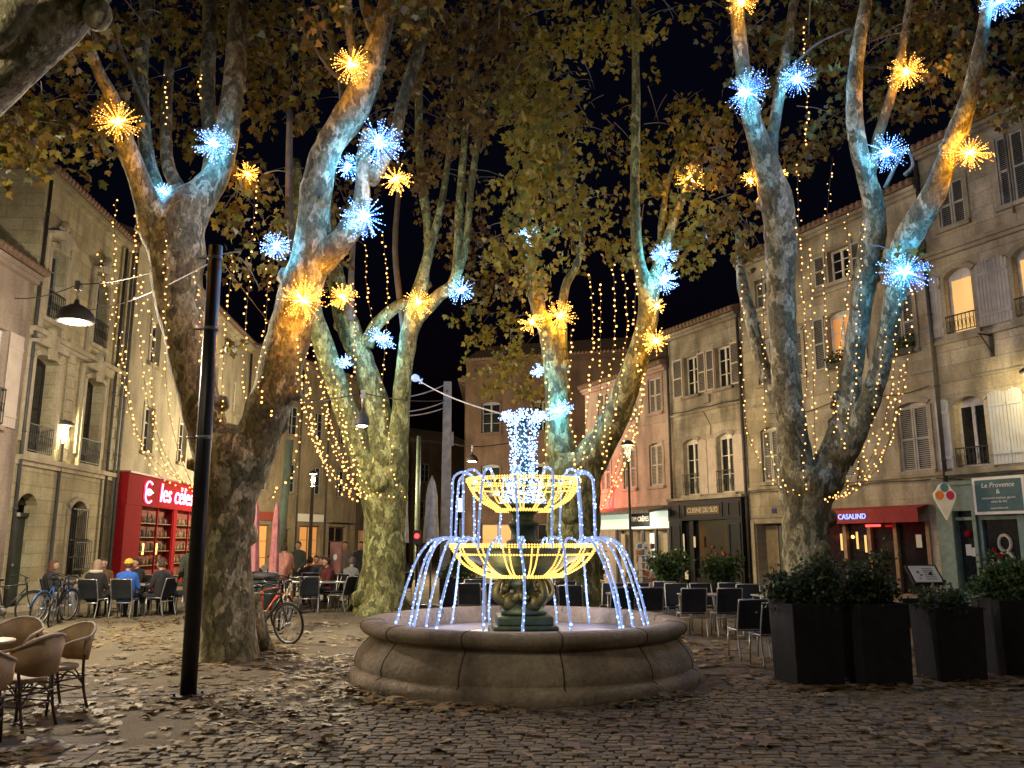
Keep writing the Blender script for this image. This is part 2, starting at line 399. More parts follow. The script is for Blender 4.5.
at = me.attributes.new('tint', 'FLOAT', 'POINT'); at.data.foreach_set('value', np.array(tints, np.float32)); me.update()
co = bpy.data.objects.new('cobbles', me); COL.objects.link(co); tag(co, kind='structure')
# slab paving in front of the left terrace and along the shop fronts
pv = MB()
def slabstrip(p, q, w, z=.006):
    p, q = Vector(p), Vector(q); d = (q-p).normalized(); nn = Vector((-d.y, d.x, 0)); Lg = (q-p).length
    vs = [p, q, q+nn*w, p+nn*w]; vs = [(v.x, v.y, z) for v in vs]
    pv.add(vs, [(0, 1, 2, 3)], uvs=[[(0, 0), (Lg, 0), (Lg, w), (0, w)]])
slabstrip((-7.5, 6.0, 0), (-3.4, 6.5, 0), 1.6)
slabstrip((-9.3, 9.3, 0), (-3.7, 10.2, 0), .28, .005)
tag(pv.build('paving', M['slab']), kind='structure')

# ------------------------------------------------------------------ leaf meshes
LS = np.array([(0, 0), (.16, .10), (.48, .06), (.36, .26), (.58, .48), (.24, .52), (.2, .72), (0, 1.0), (-.2, .72), (-.24, .52), (-.58, .48), (-.36, .26), (-.48, .06), (-.16, .10)], float)
def leaf_mesh(name, mat, pos, size, nrm, tip, tint, parent=None, kind=None, curl=.18, loc=(0, 0, 0), simple_shape=None):
    S = simple_shape if simple_shape is not None else LS
    K = len(S); n = len(pos)
    nrm = nrm/np.linalg.norm(nrm, axis=1, keepdims=True)
    tip = tip-nrm*(tip*nrm).sum(1, keepdims=True); tip /= np.linalg.norm(tip, axis=1, keepdims=True)+1e-9
    sid = np.cross(tip, nrm)
    bend = -curl*(S[:, 0]**2*2.0+(S[:, 1]-.4)**2)
    V = pos[:, None, :]+size[:, None, None]*(S[None, :, 0:1]*sid[:, None, :]+S[None, :, 1:2]*tip[:, None, :]+bend[None, :, None]*nrm[:, None, :])
    V = V.reshape(-1, 3)-np.array(loc)
    me = bpy.data.meshes.new(name); me.vertices.add(n*K); me.vertices.foreach_set('co', V.astype(np.float32).ravel())
    me.loops.add(n*K); me.loops.foreach_set('vertex_index', np.arange(n*K, dtype=np.int32))
    me.polygons.add(n); me.polygons.foreach_set('loop_start', (np.arange(n)*K).astype(np.int32)); me.polygons.foreach_set('loop_total', np.full(n, K, np.int32))
    me.materials.append(mat); me.update(calc_edges=True)
    a = me.attributes.new('tint', 'FLOAT', 'POINT'); a.data.foreach_set('value', np.repeat(tint, K).astype(np.float32))
    o = bpy.data.objects.new(name, me); COL.objects.link(o)
    if parent is not None: o.parent = parent
    else: o.location = loc
    if kind: o['kind'] = kind
    return o
def uv_sphere(n):
    v = nr.normal(size=(n, 3)); return v/np.linalg.norm(v, axis=1, keepdims=True)
# fallen leaves on the ground
P = []
def litter(n, x0, x1, y0, y1, p=None):
    x = nr.uniform(x0, x1, n); y = nr.uniform(y0, y1, n)
    k = np.array([mnoise.noise(Vector((a*.55, b*.55, 3)))+.5*mnoise.noise(Vector((a*1.9, b*1.9, 7))) for a, b in zip(x, y)])
    keep = nr.random(n) < np.clip(.55+k*1.5, .04, 1)
    rr = np.hypot(x-FC.x, y-FC.y); keep &= rr > 2.42
    if p: keep &= p(x, y)
    P.append(np.stack([x[keep], y[keep]], 1))
litter(3600, -7.5, -1.6, 5.3, 13.5); litter(700, -2.5, 4.5, 5.3, 9.6); litter(800, 3.0, 9.5, 6.2, 11.5)
litter(1500, 2.2, 7, 11, 16); litter(2600, -8, 1, 12, 19); litter(2500, -11, 8, 15, 27)
for (cx, cy, r0, cnt, sp) in ((FC.x, FC.y, 2.36, 900, .16), (-4.45, 14.0, .6, 420, .2), (3.4, 10.6, .1, 0, .1)):      # drifts against the basin and the trunk
    if cnt:
        a = nr.uniform(0, 6.283, cnt); rr = r0+np.abs(nr.normal(0, sp, cnt))+.03; kk = np.array([mnoise.noise(Vector((math.cos(t)*1.7, math.sin(t)*1.7, cx))) for t in a]); ok = nr.random(cnt) < np.clip(.5+kk*2, .03, 1)
        P.append(np.stack([cx+rr*np.cos(a), cy+rr*np.sin(a)], 1)[ok])
a = nr.uniform(3.3, 6.6, 260); P.append(np.stack([a, 10.45+.1*(a-3.3)+nr.normal(0, .1, 260)], 1))
P = np.concatenate(P); n = len(P)
pos = np.column_stack([P, nr.uniform(.012, .04, n)])
setz = (P[:, 0] > -3.2) & (P[:, 1] < 10.5); pos[setz, 2] += .02
nm = np.column_stack([nr.normal(0, .13, n), nr.normal(0, .13, n), np.ones(n)])
tp = np.column_stack([nr.normal(size=n), nr.normal(size=n), np.zeros(n)])
tag(leaf_mesh('fallen_leaves', M['litter'], pos, np.clip(nr.gamma(6, .019, n), .04, .19), nm, tp, nr.random(n), curl=.14), kind='stuff')

# ------------------------------------------------------------------ the fountain
def stone_fountain_mat():
    m = facade_mat('worn_limestone', (.5, .42, .32), (.24, .2, .15), None, .5, .5, .8, 3.1)
    return m
M['fstone'] = stone_fountain_mat()
M['joint'] = simple('stone_joint', (.06, .045, .035), .95)
M['bronze'] = simple('green_cast_iron', (.04, .07, .05), .5, .45, var=.4, scale=9)
M['bronze_gold'] = simple('gilded_patina', (.08, .08, .04), .5, .5, var=.4, scale=9)
M['basin_floor'] = simple('pale_basin_floor', (.42, .4, .42), .35, 0, var=.15)
fount = empty('fountain', FC, 'two-tier cast iron fountain in a round stone basin, dressed in blue and yellow light strands', 'fountain')
b = MB()
prof = [(2.3, 0), (2.32, .06), (2.3, .16), (2.235, .18), (2.24, .2), (2.245, .26), (2.21, .36), (2.13, .46), (2.06, .53), (2.045, .56), (2.1, .575), (2.15, .6), (2.185, .65), (2.18, .7), (2.14, .735), (2.05, .75), (1.93, .75), (1.88, .73), (1.86, .68), (1.85, .5)]
b.lathe([(r, z) for r, z in prof], FC, 96)
b.f.pop(); b.m.pop(); b.sm.pop(); b.f.pop(); b.m.pop(); b.sm.pop()
for k in range(12):
    th = 2*math.pi*(k+.35)/12
    pts = [FC+Vector(((r+.001)*math.cos(th), (r+.001)*math.sin(th), z)) for r, z in prof[2:-1]]
    b.tube(pts, .007, 5, mi=1)
b.build('basin', [M['fstone'], M['joint']], fount)
b = MB(); b.lathe([(0, .53), (1.86, .53), (1.86, .5), (0, .5)], FC, 64); b.build('basin_floor', M['basin_floor'], fount)
b = MB()
for s_, z0, z1 in ((.47, .5, .6), (.43, .6, .66), (.37, .66, .78)):
    b.obox(FC+Vector((0, 0, (z0+z1)/2)), s_*2, s_*2, z1-z0, Matrix.Rotation(R_(4), 3, 'Z'))
pd = b.build('pedestal_step', M['bronze'], fount); bevel(pd, .02)
Zl = D(523, 546.6, FC.y).z; Zu = D(523, 482, FC.y).z
b = MB()
b.lathe([(.3, .78), (.33, .82), (.26, .88), (.17, .98), (.14, 1.1), (.2, 1.16), (.24, 1.2), (.2, 1.24), (.3, 1.3), (.5, 1.4), (.72, 1.5), (.84, 1.58), (.93, Zl-.03), (.93, Zl+.005), (.9, Zl+.0), (.6, Zl-.08), (.2, Zl-.12)], FC, 40)
b.build('lower_bowl', M['bronze'], fount)
b = MB()
b.lathe([(.2, Zl-.12), (.22, Zl-.03), (.25, Zl+.02), (.24, Zl+.07), (.18, Zl+.1), (.17, Zl+.2), (.2, Zl+.27), (.23, Zl+.31), (.17, Zl+.35), (.14, Zl+.42), (.2, Zl+.47), (.3, Zl+.52), (.38, Zl+.56), (.4, Zl+.58), (.3, Zl+.58), (.1, Zl+.56)], FC, 36)
b.build('upper_bowl', M['bronze'], fount)
b = MB(); b.tube([FC+Vector((0, 0, Zu-.12)), FC+Vector((0, 0, Zu+.9))], [.09, .06], 12); b.build('column', M['bronze'], fount)
# four swan-like figures round the pedestal
for k in range(4):
    th = R_(45+90*k)-R_(10); d = Vector((math.cos(th), math.sin(th), 0)); t = Vector((-d.y, d.x, 0))
    s = MB(); c = FC+d*.23
    Mx = Matrix((t, d, Vector((0, 0, 1)))).transposed()
    s.ball(c+Vector((0, 0, .95)), .135, 12, 8, sx=.75, sy=1.1, sz=.9, M=Mx)
    pts = catmull([c+d*.1+Vector((0, 0, .95)), c+d*.24+Vector((0, 0, 1.05)), c+d*.2+Vector((0, 0, 1.2)), c+d*.1+Vector((0, 0, 1.27)), c+d*.03+Vector((0, 0, 1.2)), c+d*.07+Vector((0, 0, 1.13))], 4)
    s.tube(pts, [.06-.035*i/len(pts) for i in range(len(pts))], 8)
    s.ball(c+d*.07+Vector((0, 0, 1.13)), .04, 8, 6, sy=1.6, M=Mx)
    for e in (-1, 1):
        w = [c+t*e*.12+d*.02+Vector((0, 0, 1.0)), c+t*e*.2-d*.02+Vector((0, 0, 1.06)), c+t*e*.14-d*.12+Vector((0, 0, 1.16))]
        s.tube(catmull(w, 4), [.05, .055, .06, .06, .05, .045, .04, .03, .015][:9], 7)
    s.build('swan_figure', M['bronze_gold'], fount)
# yellow rope-light cages under both bowls
def cage(name, r0, zr, r1, zb, nrib, sc_):
    m_ = MB()
    ring = lambda r, z, th: FC+Vector((r*math.cos(th), r*math.sin(th), z))
    for (r, z) in ((r0, zr), (r0*1.0, zr+.03), (r0*.93, zr-.1*sc_), (r1, zb), (r1*.96, zb-.02)):
        m_.tube([ring(r, z, 2*math.pi*k/64) for k in range(64)], .0065, 5, closed=True)
        nb = int(2*math.pi*r/.036)
        for k in range(nb): m_.ball(ring(r, z, 2*math.pi*k/nb), .0135, 5, 4, mi=1)
    for k in range(nrib):
        for off in (0, .055/r0*1.5):
            th = 2*math.pi*k/nrib+off; th2 = 2*math.pi*k/nrib+off*.8
            pr = [(r0, zr), (r0*.91, zr-.14*sc_), (r0*.8, zr-.25*sc_), (r1*1.18, zb+.04), (r1, zb)]
            pr = catmull(pr, 4)
            pp = [ring(q[0], q[1], th+(th2-th)*i/len(pr)) for i, q in enumerate(pr)]
            m_.tube(pp, .0065, 5); acc = 0
            for i in range(len(pp)-1):
                Ls = (pp[i+1]-pp[i]).length
                while acc < Ls: m_.ball(pp[i].lerp(pp[i+1], acc/Ls), .0135, 5, 4, mi=1); acc += .036
                acc -= Ls
    return m_.build(name, [M['rope_yellow_tube'], M['rope_yellow']], fount)
cage('yellow_light_cage', 1.02, Zl, .56, D(523, 577, FC.y).z+.03, 17, 1)
cage('yellow_light_cage', .80, Zu, .40, D(523, 512, FC.y).z+.03, 15, 1)
# blue light strands shaped like jets: a pale tube with light points
def strand(pts, step=.055, r=.0165, br=.0165):
    m_ = MB(); m_.tube(pts, r, 6, mi=0)
    acc = 0
    for i in range(len(pts)-1):
        a, c = Vector(pts[i]), Vector(pts[i+1]); Ls = (c-a).length
        while acc < Ls:
            p = a.lerp(c, acc/Ls); j = Vector((rnd.uniform(-1, 1), rnd.uniform(-1, 1), 0))*.009
            m_.ball(p+j, br*rnd.uniform(.7, 1.15), 5, 4, mi=1); acc += step*rnd.uniform(.7, 1.3)
        acc -= Ls
    return m_.build('light_strand', [M['rope_blue'], M['bulb_blue']], fount)
def jet(th, r0, z0, r1, z1, up, vert=False):
    if vert: P_ = [(r0*.85, z0), (r0*.97, z0+up*.85), (r0*1.1, z0+up), (r0*1.22, z0+up*.4), (r1, z0-.12), (r1+.01, (z0+z1)/2), (r1+.015, z1)]
    else:
        P_ = [(r0, z0), (r0+.1, z0+up*.9)]
        for q in (0, .12, .3, .5, .75, 1): P_.append((r0+.18+(r1-r0-.18)*q**.62, z0+up-(z0+up-z1)*q**1.5))
    P_ = catmull(P_, 4)
    return [FC+Vector((q[0]*math.cos(th+.02*math.sin(i*.3+th*7)), q[0]*math.sin(th+.02*math.sin(i*.3+th*7)), q[1])) for i, q in enumerate(P_)]
for k in range(14): strand(jet(2*math.pi*(k+.25)/14+rnd.uniform(-.06, .06), .8, Zu, 1.0+rnd.uniform(-.02, .03), Zl-.02, .13, True))
for k in range(18):
    th = 2*math.pi*(k+.5)/18+rnd.uniform(-.07, .07)
    strand(jet(th, .95, Zl, 1.68+rnd.uniform(-.08, .08), .535, .12), step=.06)
# dense curtain of points round the column, flaring at the top
m_ = MB()
for k in range(44):
    th = 2*math.pi*k/44+rnd.uniform(-.08, .08); r_ = rnd.uniform(.13, .19)
    ps = catmull([(.31+rnd.uniform(-.04, .03), Zu+.9), (.28, Zu+.97+rnd.uniform(-.02, .02)), (r_+.06, Zu+.86), (r_, Zu+.6), (r_*.95, Zu+.35), (r_, Zu+.1), (r_+.06, Zu-.15), (r_+.12, Zu-.3)], 5)
    ps = [FC+Vector((q[0]*math.cos(th+.1*math.sin(q[1]*6+k)), q[0]*math.sin(th+.1*math.sin(q[1]*6+k)), q[1])) for q in ps]
    m_.tube(ps, .0015, 3, mi=2)
    for q in ps:
        m_.ball(q+Vector((rnd.uniform(-.03, .03), rnd.uniform(-.03, .03), rnd.uniform(-.03, .03))), rnd.uniform(.006, .013), 5, 3, mi=1)
for k in range(120):
    th = rnd.uniform(0, 6.283); rr = rnd.uniform(.05, .3)
    m_.ball(FC+Vector((rr*math.cos(th), rr*math.sin(th), Zu+rnd.uniform(-.18, .05))), rnd.uniform(.006, .011), 5, 3, mi=1)
m_.build('light_curtain', [M['rope_blue'], M['bulb_blue'], M['cable']], fount)
def plight(loc, power, col, rad=.1, parent=None, name='glow'):
    l = bpy.data.lights.new(name, 'POINT'); l.energy = power; l.color = col; l.shadow_soft_size = rad
    o = bpy.data.objects.new(name, l); COL.objects.link(o)
    if parent is not None:
        q = parent; base = Vector((0, 0, 0))
        while q is not None: base += Vector(q.location); q = q.parent
        o.parent = parent; o.location = Vector(loc)-base
    else: o.location = loc
    return o
for k in range(4):
    th = R_(45+90*k); plight(FC+Vector((1.45*math.cos(th), 1.45*math.sin(th), 1.0)), 7, (.5, .58, 1), .25, fount)
plight(FC+Vector((0, -.35, Zu+.5)), 10, (.5, .65, 1), .15, fount)
for k in range(3):
    th = R_(90+120*k+30); plight(FC+Vector((.75*math.cos(th), .75*math.sin(th), 1.25)), 9, (1, .72, .3), .2, fount)
# small perched bird figure left on the rim inside the basin
# ------------------------------------------------------------------ facades
class Wall:
    def __init__(s, A, px, sign):
        s.A = Vector((A[0], A[1], 0)); d = ray(px, 542); s.d = Vector((d.x, d.y, 0)).normalized()
        s.n = Vector((s.d.y, -s.d.x, 0))*sign
    def T(s, u, v, z): return s.A+s.d*u+s.n*v+Vector((0, 0, z))
class Wall2(Wall):
    def __init__(s, P, Q, flip=False):
        P, Q = Vector((*P, 0)), Vector((*Q, 0)); s.A = P; s.d = (Q-P).normalized(); s.L = (Q-P).length
        s.n = Vector((s.d.y, -s.d.x, 0))*(-1 if flip else 1)
WL = Wall((-12.846, 21.532), 450, 1); WR = Wall((8.676, 28.206), 106, -1)
def arc_pts(o, k=10):
    u0, u1, z1, a = o['u0'], o['u1'], o['z1'], o.get('arch', 0)
    w = (u1-u0)/2; c = (u0+u1)/2
    if a <= 0: return []
    Rr = (w*w+a*a)/(2*a); cz = z1-Rr; th = math.asin(min(1, w/Rr))
    if a > w*.999: th = math.pi/2
    return [(c+Rr*math.sin(-th+2*th*i/k), cz+Rr*math.cos(-th+2*th*i/k)) for i in range(k+1)]
def facade(W, u0, u1, z0, z1, ops, mat, parent, reveal=.22, depth=8.0, name='wall', top=None):
    T = W.T; m = MB()
    us = sorted({u0, u1, *[o['u0'] for o in ops], *[o['u1'] for o in ops]}); zs = sorted({z0, z1, *[o['z0'] for o in ops], *[o['z1'] for o in ops]})
    us = [q for q in us if u0 <= q <= u1]; zs = [q for q in zs if z0 <= q <= z1]
    for i in range(len(us)-1):
        for j in range(len(zs)-1):
            a, b, c, d = us[i], us[i+1], zs[j], zs[j+1]; mu, mz = (a+b)/2, (c+d)/2
            if any(o['u0'] < mu < o['u1'] and o['z0'] < mz < o['z1'] for o in ops): continue
            m.add([T(a, 0, c), T(b, 0, c), T(b, 0, d), T(a, 0, d)], [(0, 1, 2, 3)], uvs=[[(a, c), (b, c), (b, d), (a, d)]])
    for o in ops:
        ap = arc_pts(o); a = o.get('arch', 0)
        if a > 0:
            h = len(ap)//2
            for poly in ([(o['u0'], o['z1'])]+ap[:h+1][::1], ap[h:]+[(o['u1'], o['z1'])]):
                m.add([T(u, 0, z) for u, z in poly], [tuple(range(len(poly)))], uvs=[poly])
        per = [(o['u0'], o['z0'])]+(ap if a > 0 else [(o['u0'], o['z1']), (o['u1'], o['z1'])])+[(o['u1'], o['z0'])]
        rv = o.get('rev', reveal)
        for i in range(len(per)):
            p, q = per[i], per[(i+1) % len(per)]
            m.add([T(p[0], 0, p[1]), T(q[0], 0, q[1]), T(q[0], -rv, q[1]), T(p[0], -rv, p[1])], [(0, 1, 2, 3)], uvs=[[(p[0], p[1]), (q[0], q[1]), (q[0]+.1, q[1]), (p[0]+.1, p[1])]])
    # flanks and back
    for uu in (u0, u1):
        m.add([T(uu, 0, z0), T(uu, -depth, z0), T(uu, -depth, z1), T(uu, 0, z1)], [(0, 1, 2, 3)], uvs=[[(0, z0), (depth, z0), (depth, z1), (0, z1)]])
    m.add([T(u0, -depth, z0), T(u1, -depth, z0), T(u1, -depth, z1), T(u0, -depth, z1)], [(0, 1, 2, 3)], uvs=[[(u0, z0), (u1, z0), (u1, z1), (u0, z1)]])
    m.add([T(u0, -.6, z0), T(u1, -.6, z0), T(u1, -.6, z1), T(u0, -.6, z1)], [(0, 1, 2, 3)], mi=1)  # added black sheet behind the openings, blocks interior light
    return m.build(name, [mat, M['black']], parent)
def roof(W, u0, u1, z, parent, over=.45, depth=8, rise=1.8, mat=None):
    T = W.T; m = MB()
    m.add([T(u0, over, z), T(u1, over, z), T(u1, -depth/2, z+rise), T(u0, -depth/2, z+rise), T(u0, -depth, z), T(u1, -depth, z),
           T(u0, over, z+.14), T(u1, over, z+.14), T(u1, -depth/2, z+rise+.14), T(u0, -depth/2, z+rise+.14)],
          [(0, 1, 2, 3), (6, 7, 8, 9), (0, 1, 7, 6), (3, 2, 5, 4), (0, 3, 9, 6), (1, 2, 8, 7), (0, 4, 3), (1, 5, 2)])
    k = u0
    while k < u1:    # tile ends along the eave
        m.tube([T(k+.1, over+.05, z+.1), T(k+.1, over-.5, z+.27)], .09, 6); k += .22
    r = m.build('roof', mat or M['tile'], parent)
    c = MB()
    c.box(u0+.01, u1-.01, 0, over*.5, z-.22, z-.05, T); c.box(u0+.01, u1-.01, 0, over*.8, z-.12, z-.004, T)
    c.build('cornice', MF[parent.name] if parent.name in MF else M['white'], parent)
    return r
MF = {}
def window(W, o, parent, frame='white_frame', lit=None, bars=(2, 3), rail=False, surround=None, sill=True, v=-.16, trim=None, curtain=False):
    """o = opening dict; window part > pane, sill, railing"""
    T = W.T; u0, u1, z0, z1, a = o['u0'], o['u1'], o['z0'], o['z1'], o.get('arch', 0)
    m = MB(); fw = .07; zt = z1-a
    m.box(u0, u0+fw, v-.05, v, z0, zt, T); m.box(u1-fw, u1, v-.05, v, z0, zt, T)
    m.box(u0+fw, u1-fw, v-.05, v, z0, z0+fw, T)
    if a > 0: m.prism([(u0, zt)]+arc_pts(o)[1:-1]+[(u1, zt)], v-.045, v-.002, T)
    m.box(u0+fw, u1-fw, v-.05, v, zt-fw, zt-.002, T)
    mid = (u0+u1)/2
    if bars[0] == 2: m.box(mid-.045, mid+.045, v-.045, v+.008, z0+fw, zt-fw, T)
    for k in range(1, bars[1]):
        z = z0+(zt-z0)*k/bars[1]; m.box(u0+fw, u1-fw, v-.04, v-.004, z-.015, z+.015, T)
    w = m.build('window', M[frame], parent)
    p = MB(); p.box(u0+.02, u1-.02, v-.035, v-.025, z0+.02, zt-.01, T)
    p.build('pane', M[lit] if lit else M['glass'], w)
    if curtain:
        c = MB(); k = u0+fw
        pts = []
        while k < u1-fw: pts.append(k); k += .03
        vs = [T(k, v-.06-.012*(i % 2), z) for i, k in enumerate(pts) for z in (z0+.05, zt-.05)]
        c.add(vs, [(2*i, 2*i+2, 2*i+3, 2*i+1) for i in range(len(pts)-1)]); 
    if sill:
        s = MB(); s.box(u0-.14, u1+.14, .001, .12, z0-.12, z0-.003, T); s.build('sill', trim or MF.get(parent.name, M['white']), w)
    if surround:
        s = MB(); sw = .13; pr = surround
        s.box(u0-sw, u0, .002, pr, z0, zt, T); s.box(u1, u1+sw, .002, pr, z0, zt, T)
        if a > 0:
            ap = arc_pts(o); o2 = dict(u0=u0-sw, u1=u1+sw, z1=z1+sw, arch=a+.02); bp = arc_pts(o2)
            for i in range(len(ap)-1):
                s.prism([ap[i], ap[i+1], bp[i+1], bp[i]], .003, pr, T)
        else: s.box(u0-sw, u1+sw, .003, pr, zt, zt+sw, T)
        s.build('surround', trim or MF.get(parent.name, M['white']), w)
    if rail:
        r = MB(); rz = z0+rail; vv = .1
        r.box(u0-.02, u1+.02, vv-.012, vv+.012, rz-.02, rz+.012, T); r.box(u0-.02, u1+.02, vv-.01, vv+.01, z0+.04, z0+.06, T)
        for q in (u0-.02, u1): r.box(q, q+.02, 0, vv, rz-.02, rz, T); r.box(q, q+.02, 0, vv, z0+.04, z0+.06, T)
        nb = max(4, int((u1-u0)/.11))
        for k in range(nb+1):
            q = u0+(u1-u0)*k/nb; r.box(q-.007, q+.007, vv-.007, vv+.007, z0+.06, rz-.02, T)
            if k < nb:
                qc = q+(u1-u0)/nb/2
                r.tube([T(qc+.04*math.cos(t*.785), vv, (z0+rz)/2+.11*math.sin(t*.785)) for t in range(8)], .006, 4, closed=True)
        r.build('railing', M['iron'], w)
    return w
def shutter(W, u0, u1, z0, z1, parent, mat, v=.045, louver=True, arch=None, halves=2):
    T = W.T; m = MB(); fw = .055
    if louver:
        m.box(u0, u0+fw, v-.02, v+.02, z0, z1, T); m.box(u1-fw, u1, v-.02, v+.02, z0, z1, T)
        for k in range(halves+1):
            zc = z0+(z1-z0-fw)*k/halves; m.box(u0+fw, u1-fw, v-.02, v+.02, zc, zc+fw, T)
        k = z0+fw+.02
        while k < z1-fw-.02:
            m.add([T(u0+fw, v-.015, k+.03), T(u1-fw, v-.015, k+.03), T(u1-fw, v+.015, k), T(u0+fw, v+.015, k)], [(0, 1, 2, 3)]); k += .055
        m.box(u0+fw, u1-fw, v-.022, v-.018, z0, z1, T, mi=1)
    else:
        nb = 5
        for k in range(nb):
            a = u0+(u1-u0)*k/nb; m.box(a+.004, a+(u1-u0)/nb-.004, v-.015, v+.012, z0, z1-(arch or 0)*(abs(k-2)/2)**2*.5, T)
        m.box(u0, u1, v-.016, v-.008, z0, z1-(arch or 0)*.5, T)
        for zz in (z0+.25, z1-.4): m.box(u0+.02, u1-.02, v+.012, v+.035, zz, zz+.08, T)
    return m.build('shutter', [M[mat], M['iron']], parent)
def pipe(W, u, z0, z1, parent, mat='zinc', r=.05, v=.09):
    m = MB(); T = W.T; m.tube([T(u, v, z0), T(u, v, z1)], r, 8)
    k = z0+.6
    while k < z1: m.tube([T(u, v, k-.02), T(u, v, k+.02)], r*1.35, 8); k += 2
    return m.build('drainpipe', M[mat], parent)
def O_(u0, u1, z0, z1, arch=0, **k): return dict(u0=min(u0, u1), u1=max(u0, u1), z0=z0, z1=z1, arch=arch, **k)
def text(body, T, u, v, z, size, mat, parent, uvec, nvec, ext=.012, name='lettering', font=None, shear=0, sx=1.0, align='CENTER'):
    c = bpy.data.curves.new(name, 'FONT'); c.body = body; c.size = size; c.extrude = ext; c.align_x = align; c.align_y = 'CENTER'; c.shear = shear
    c.resolution_u = 3
    o = bpy.data.objects.new(name, c); COL.objects.link(o); c.materials.append(M[mat])
    q = parent; base = Vector((0, 0, 0))
    while q is not None: base += Vector(q.location); q = q.parent
    x = uvec.normalized(); zz = Vector((0, 0, 1)); y = x.cross(zz)*-1
    m = Matrix((x*sx, zz, x.cross(zz))).transposed().to_4x4()
    m.translation = T(u, v, z)-base
    o.matrix_local = m; o.parent = parent; TEXTS.append((o, ext))
    return o
TEXTS = []
FM = {}
FM['L0'] = facade_mat('pink_render', (.42, .34, .28), (.26, .21, .17), None, .35, seed=1)
FM['L1'] = facade_mat('dressed_limestone', (.54, .49, .31), (.34, .3, .18), (.95, .36), .4, .68, seed=2)
FM['L1t'] = facade_mat('carved_limestone', (.54, .48, .35), (.36, .31, .22), None, .35, seed=2.5)
FM['L2'] = facade_mat('ochre_render', (.46, .41, .3), (.31, .27, .19), None, .35, seed=3)
FM['R1'] = facade_mat('weathered_stone', (.6, .56, .44), (.31, .285, .21), (1.1, .4), .5, .72, seed=4)
FM['R2'] = facade_mat('old_render', (.58, .53, .42), (.3, .27, .2), (1.0, .42), .5, .8, seed=5)
FM['R3'] = facade_mat('stained_stone', (.58, .53, .44), (.25, .22, .18), (.8, .38), .6, .75, seed=6)
FM['R4'] = facade_mat('rose_render', (.54, .42, .35), (.37, .28, .24), None, .35, seed=7)
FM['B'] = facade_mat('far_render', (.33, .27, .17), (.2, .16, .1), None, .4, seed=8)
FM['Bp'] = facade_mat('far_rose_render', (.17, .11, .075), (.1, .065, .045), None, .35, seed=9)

def house(name, W, u0, u1, h, ops, mat, label, depth=8, over=.45, cat='building', rise=1.8, reveal=.22):
    e = empty(name, W.T((u0+u1)/2, 0, 0), label, cat); MF[e.name] = mat
    facade(W, u0, u1, 0, h, ops, mat, e, reveal, depth); roof(W, u0, u1, h, e, over, depth, rise)
    return e
# ---- left row
W = WL; T = W.T
ops0 = [O_(-2.6, -1.1, 4.6, 7.0), O_(-5.6, -4.1, 4.6, 7.0), O_(-3, -1.2, 0, 3), O_(-6.2, -4, 0, 3)]
b0 = house('corner_house', W, -9, -.12, 8.75, ops0, FM['L0'], 'low pale rendered house at the left edge with a lower tiled roof', over=.3)
for o in ops0[:2]: window(W, o, b0, rail=.9)
shutter(W, -1.05, -.4, 4.6, 7.0, b0, 'shutter_cream', louver=False)
for o in ops0[2:]: window(W, o, b0, 'grey_frame', sill=False)
L1 = [O_(.25, 1.6, 4.1, 6.8, .12, rev=.35), O_(3.45, 4.8, 4.1, 6.8, .12, rev=.35), O_(.55, 1.5, 7.85, 9.95, .1, rev=.3), O_(3.6, 4.55, 7.85, 9.95, .1, rev=.3),
      O_(.25, 1.35, .12, 3.03, .3, rev=.35), O_(3.3, 4.4, .7, 2.97, .25, rev=.3)]
b1 = house('stone_townhouse', W, -.1, 6.25, 11.85, L1, FM['L1'], 'tall carved limestone townhouse with arched green door and dark first floor windows', over=.22); MF[b1.name] = FM['L1t']
for o in L1[:2]:
    window(W, o, b1, 'iron', bars=(2, 2), rail=.75, surround=.1, v=-.3, trim=FM['L1t'])
for o in L1[2:4]: window(W, o, b1, 'grey_frame', bars=(2, 4), rail=.75, surround=.08, v=-.24, trim=FM['L1t'])
tr = MB()
for (a, c, z) in ((.25, 1.6, 6.95), (3.45, 4.8, 6.95), (.55, 1.5, 10.1), (3.6, 4.55, 10.1)):
    mid = (a+c)/2; w_ = (c-a)/2+.3
    tr.prism([(mid-w_, z+.05), (mid+w_, z+.05), (mid+w_, z+.14), (mid+.12, z+.36), (mid-.12, z+.36), (mid-w_, z+.14)], .004, .2, T)
    tr.prism([(mid-.12, z-.25), (mid+.12, z-.25), (mid+.16, z+.045), (mid-.16, z+.045)], .11, .24, T)
    tr.ball(T(mid, .08, z+.5), .15, 10, 7, sz=1.3); tr.ball(T(mid-.2, .1, z+.4), .1, 8, 6); tr.ball(T(mid+.2, .1, z+.4), .1, 8, 6)
    for e in (-1, 1):
        tr.box(mid+e*(w_-.06)-.08, mid+e*(w_-.06)+.08, .004, .07, z-2.6, z+.045, T)
for z in (3.86, 7.3): tr.box(-.08, 6.2, .002, .16, z, z+.13, T); tr.box(-.08, 6.2, .002, .08, z-.12, z-.002, T)
k = 0
while k*.36 < 7.6:
    z = 4.05+k*.36
    for q in (2.25, 5.55): tr.box(q, q+(.5 if k % 2 else .42), .002, .045, z, z+.33, T)
    k += 1
    if z > 7: break
tr.build('stone_moulding', FM['L1t'], b1)
d = MB(); o = L1[4]; d.box(o['u0']+.02, o['u1']-.02, -.34, -.28, .12, 2.45, T); d.box(o['u0']-.0, o['u1'], -.3, -.2, 2.42, 2.52, T)
for a in (.32, .83): 
    for (z, y_) in ((.3, 1.0), (1.15, 2.3)): d.box(a, a+.42, -.285, -.262, z, y_, T)
dd = d.build('door', M['green_door'], b1)
d = MB(); d.ball(T(.8, -.23, 1.15), .04, 8, 6); d.build('handle', M['grey_metal'], dd)
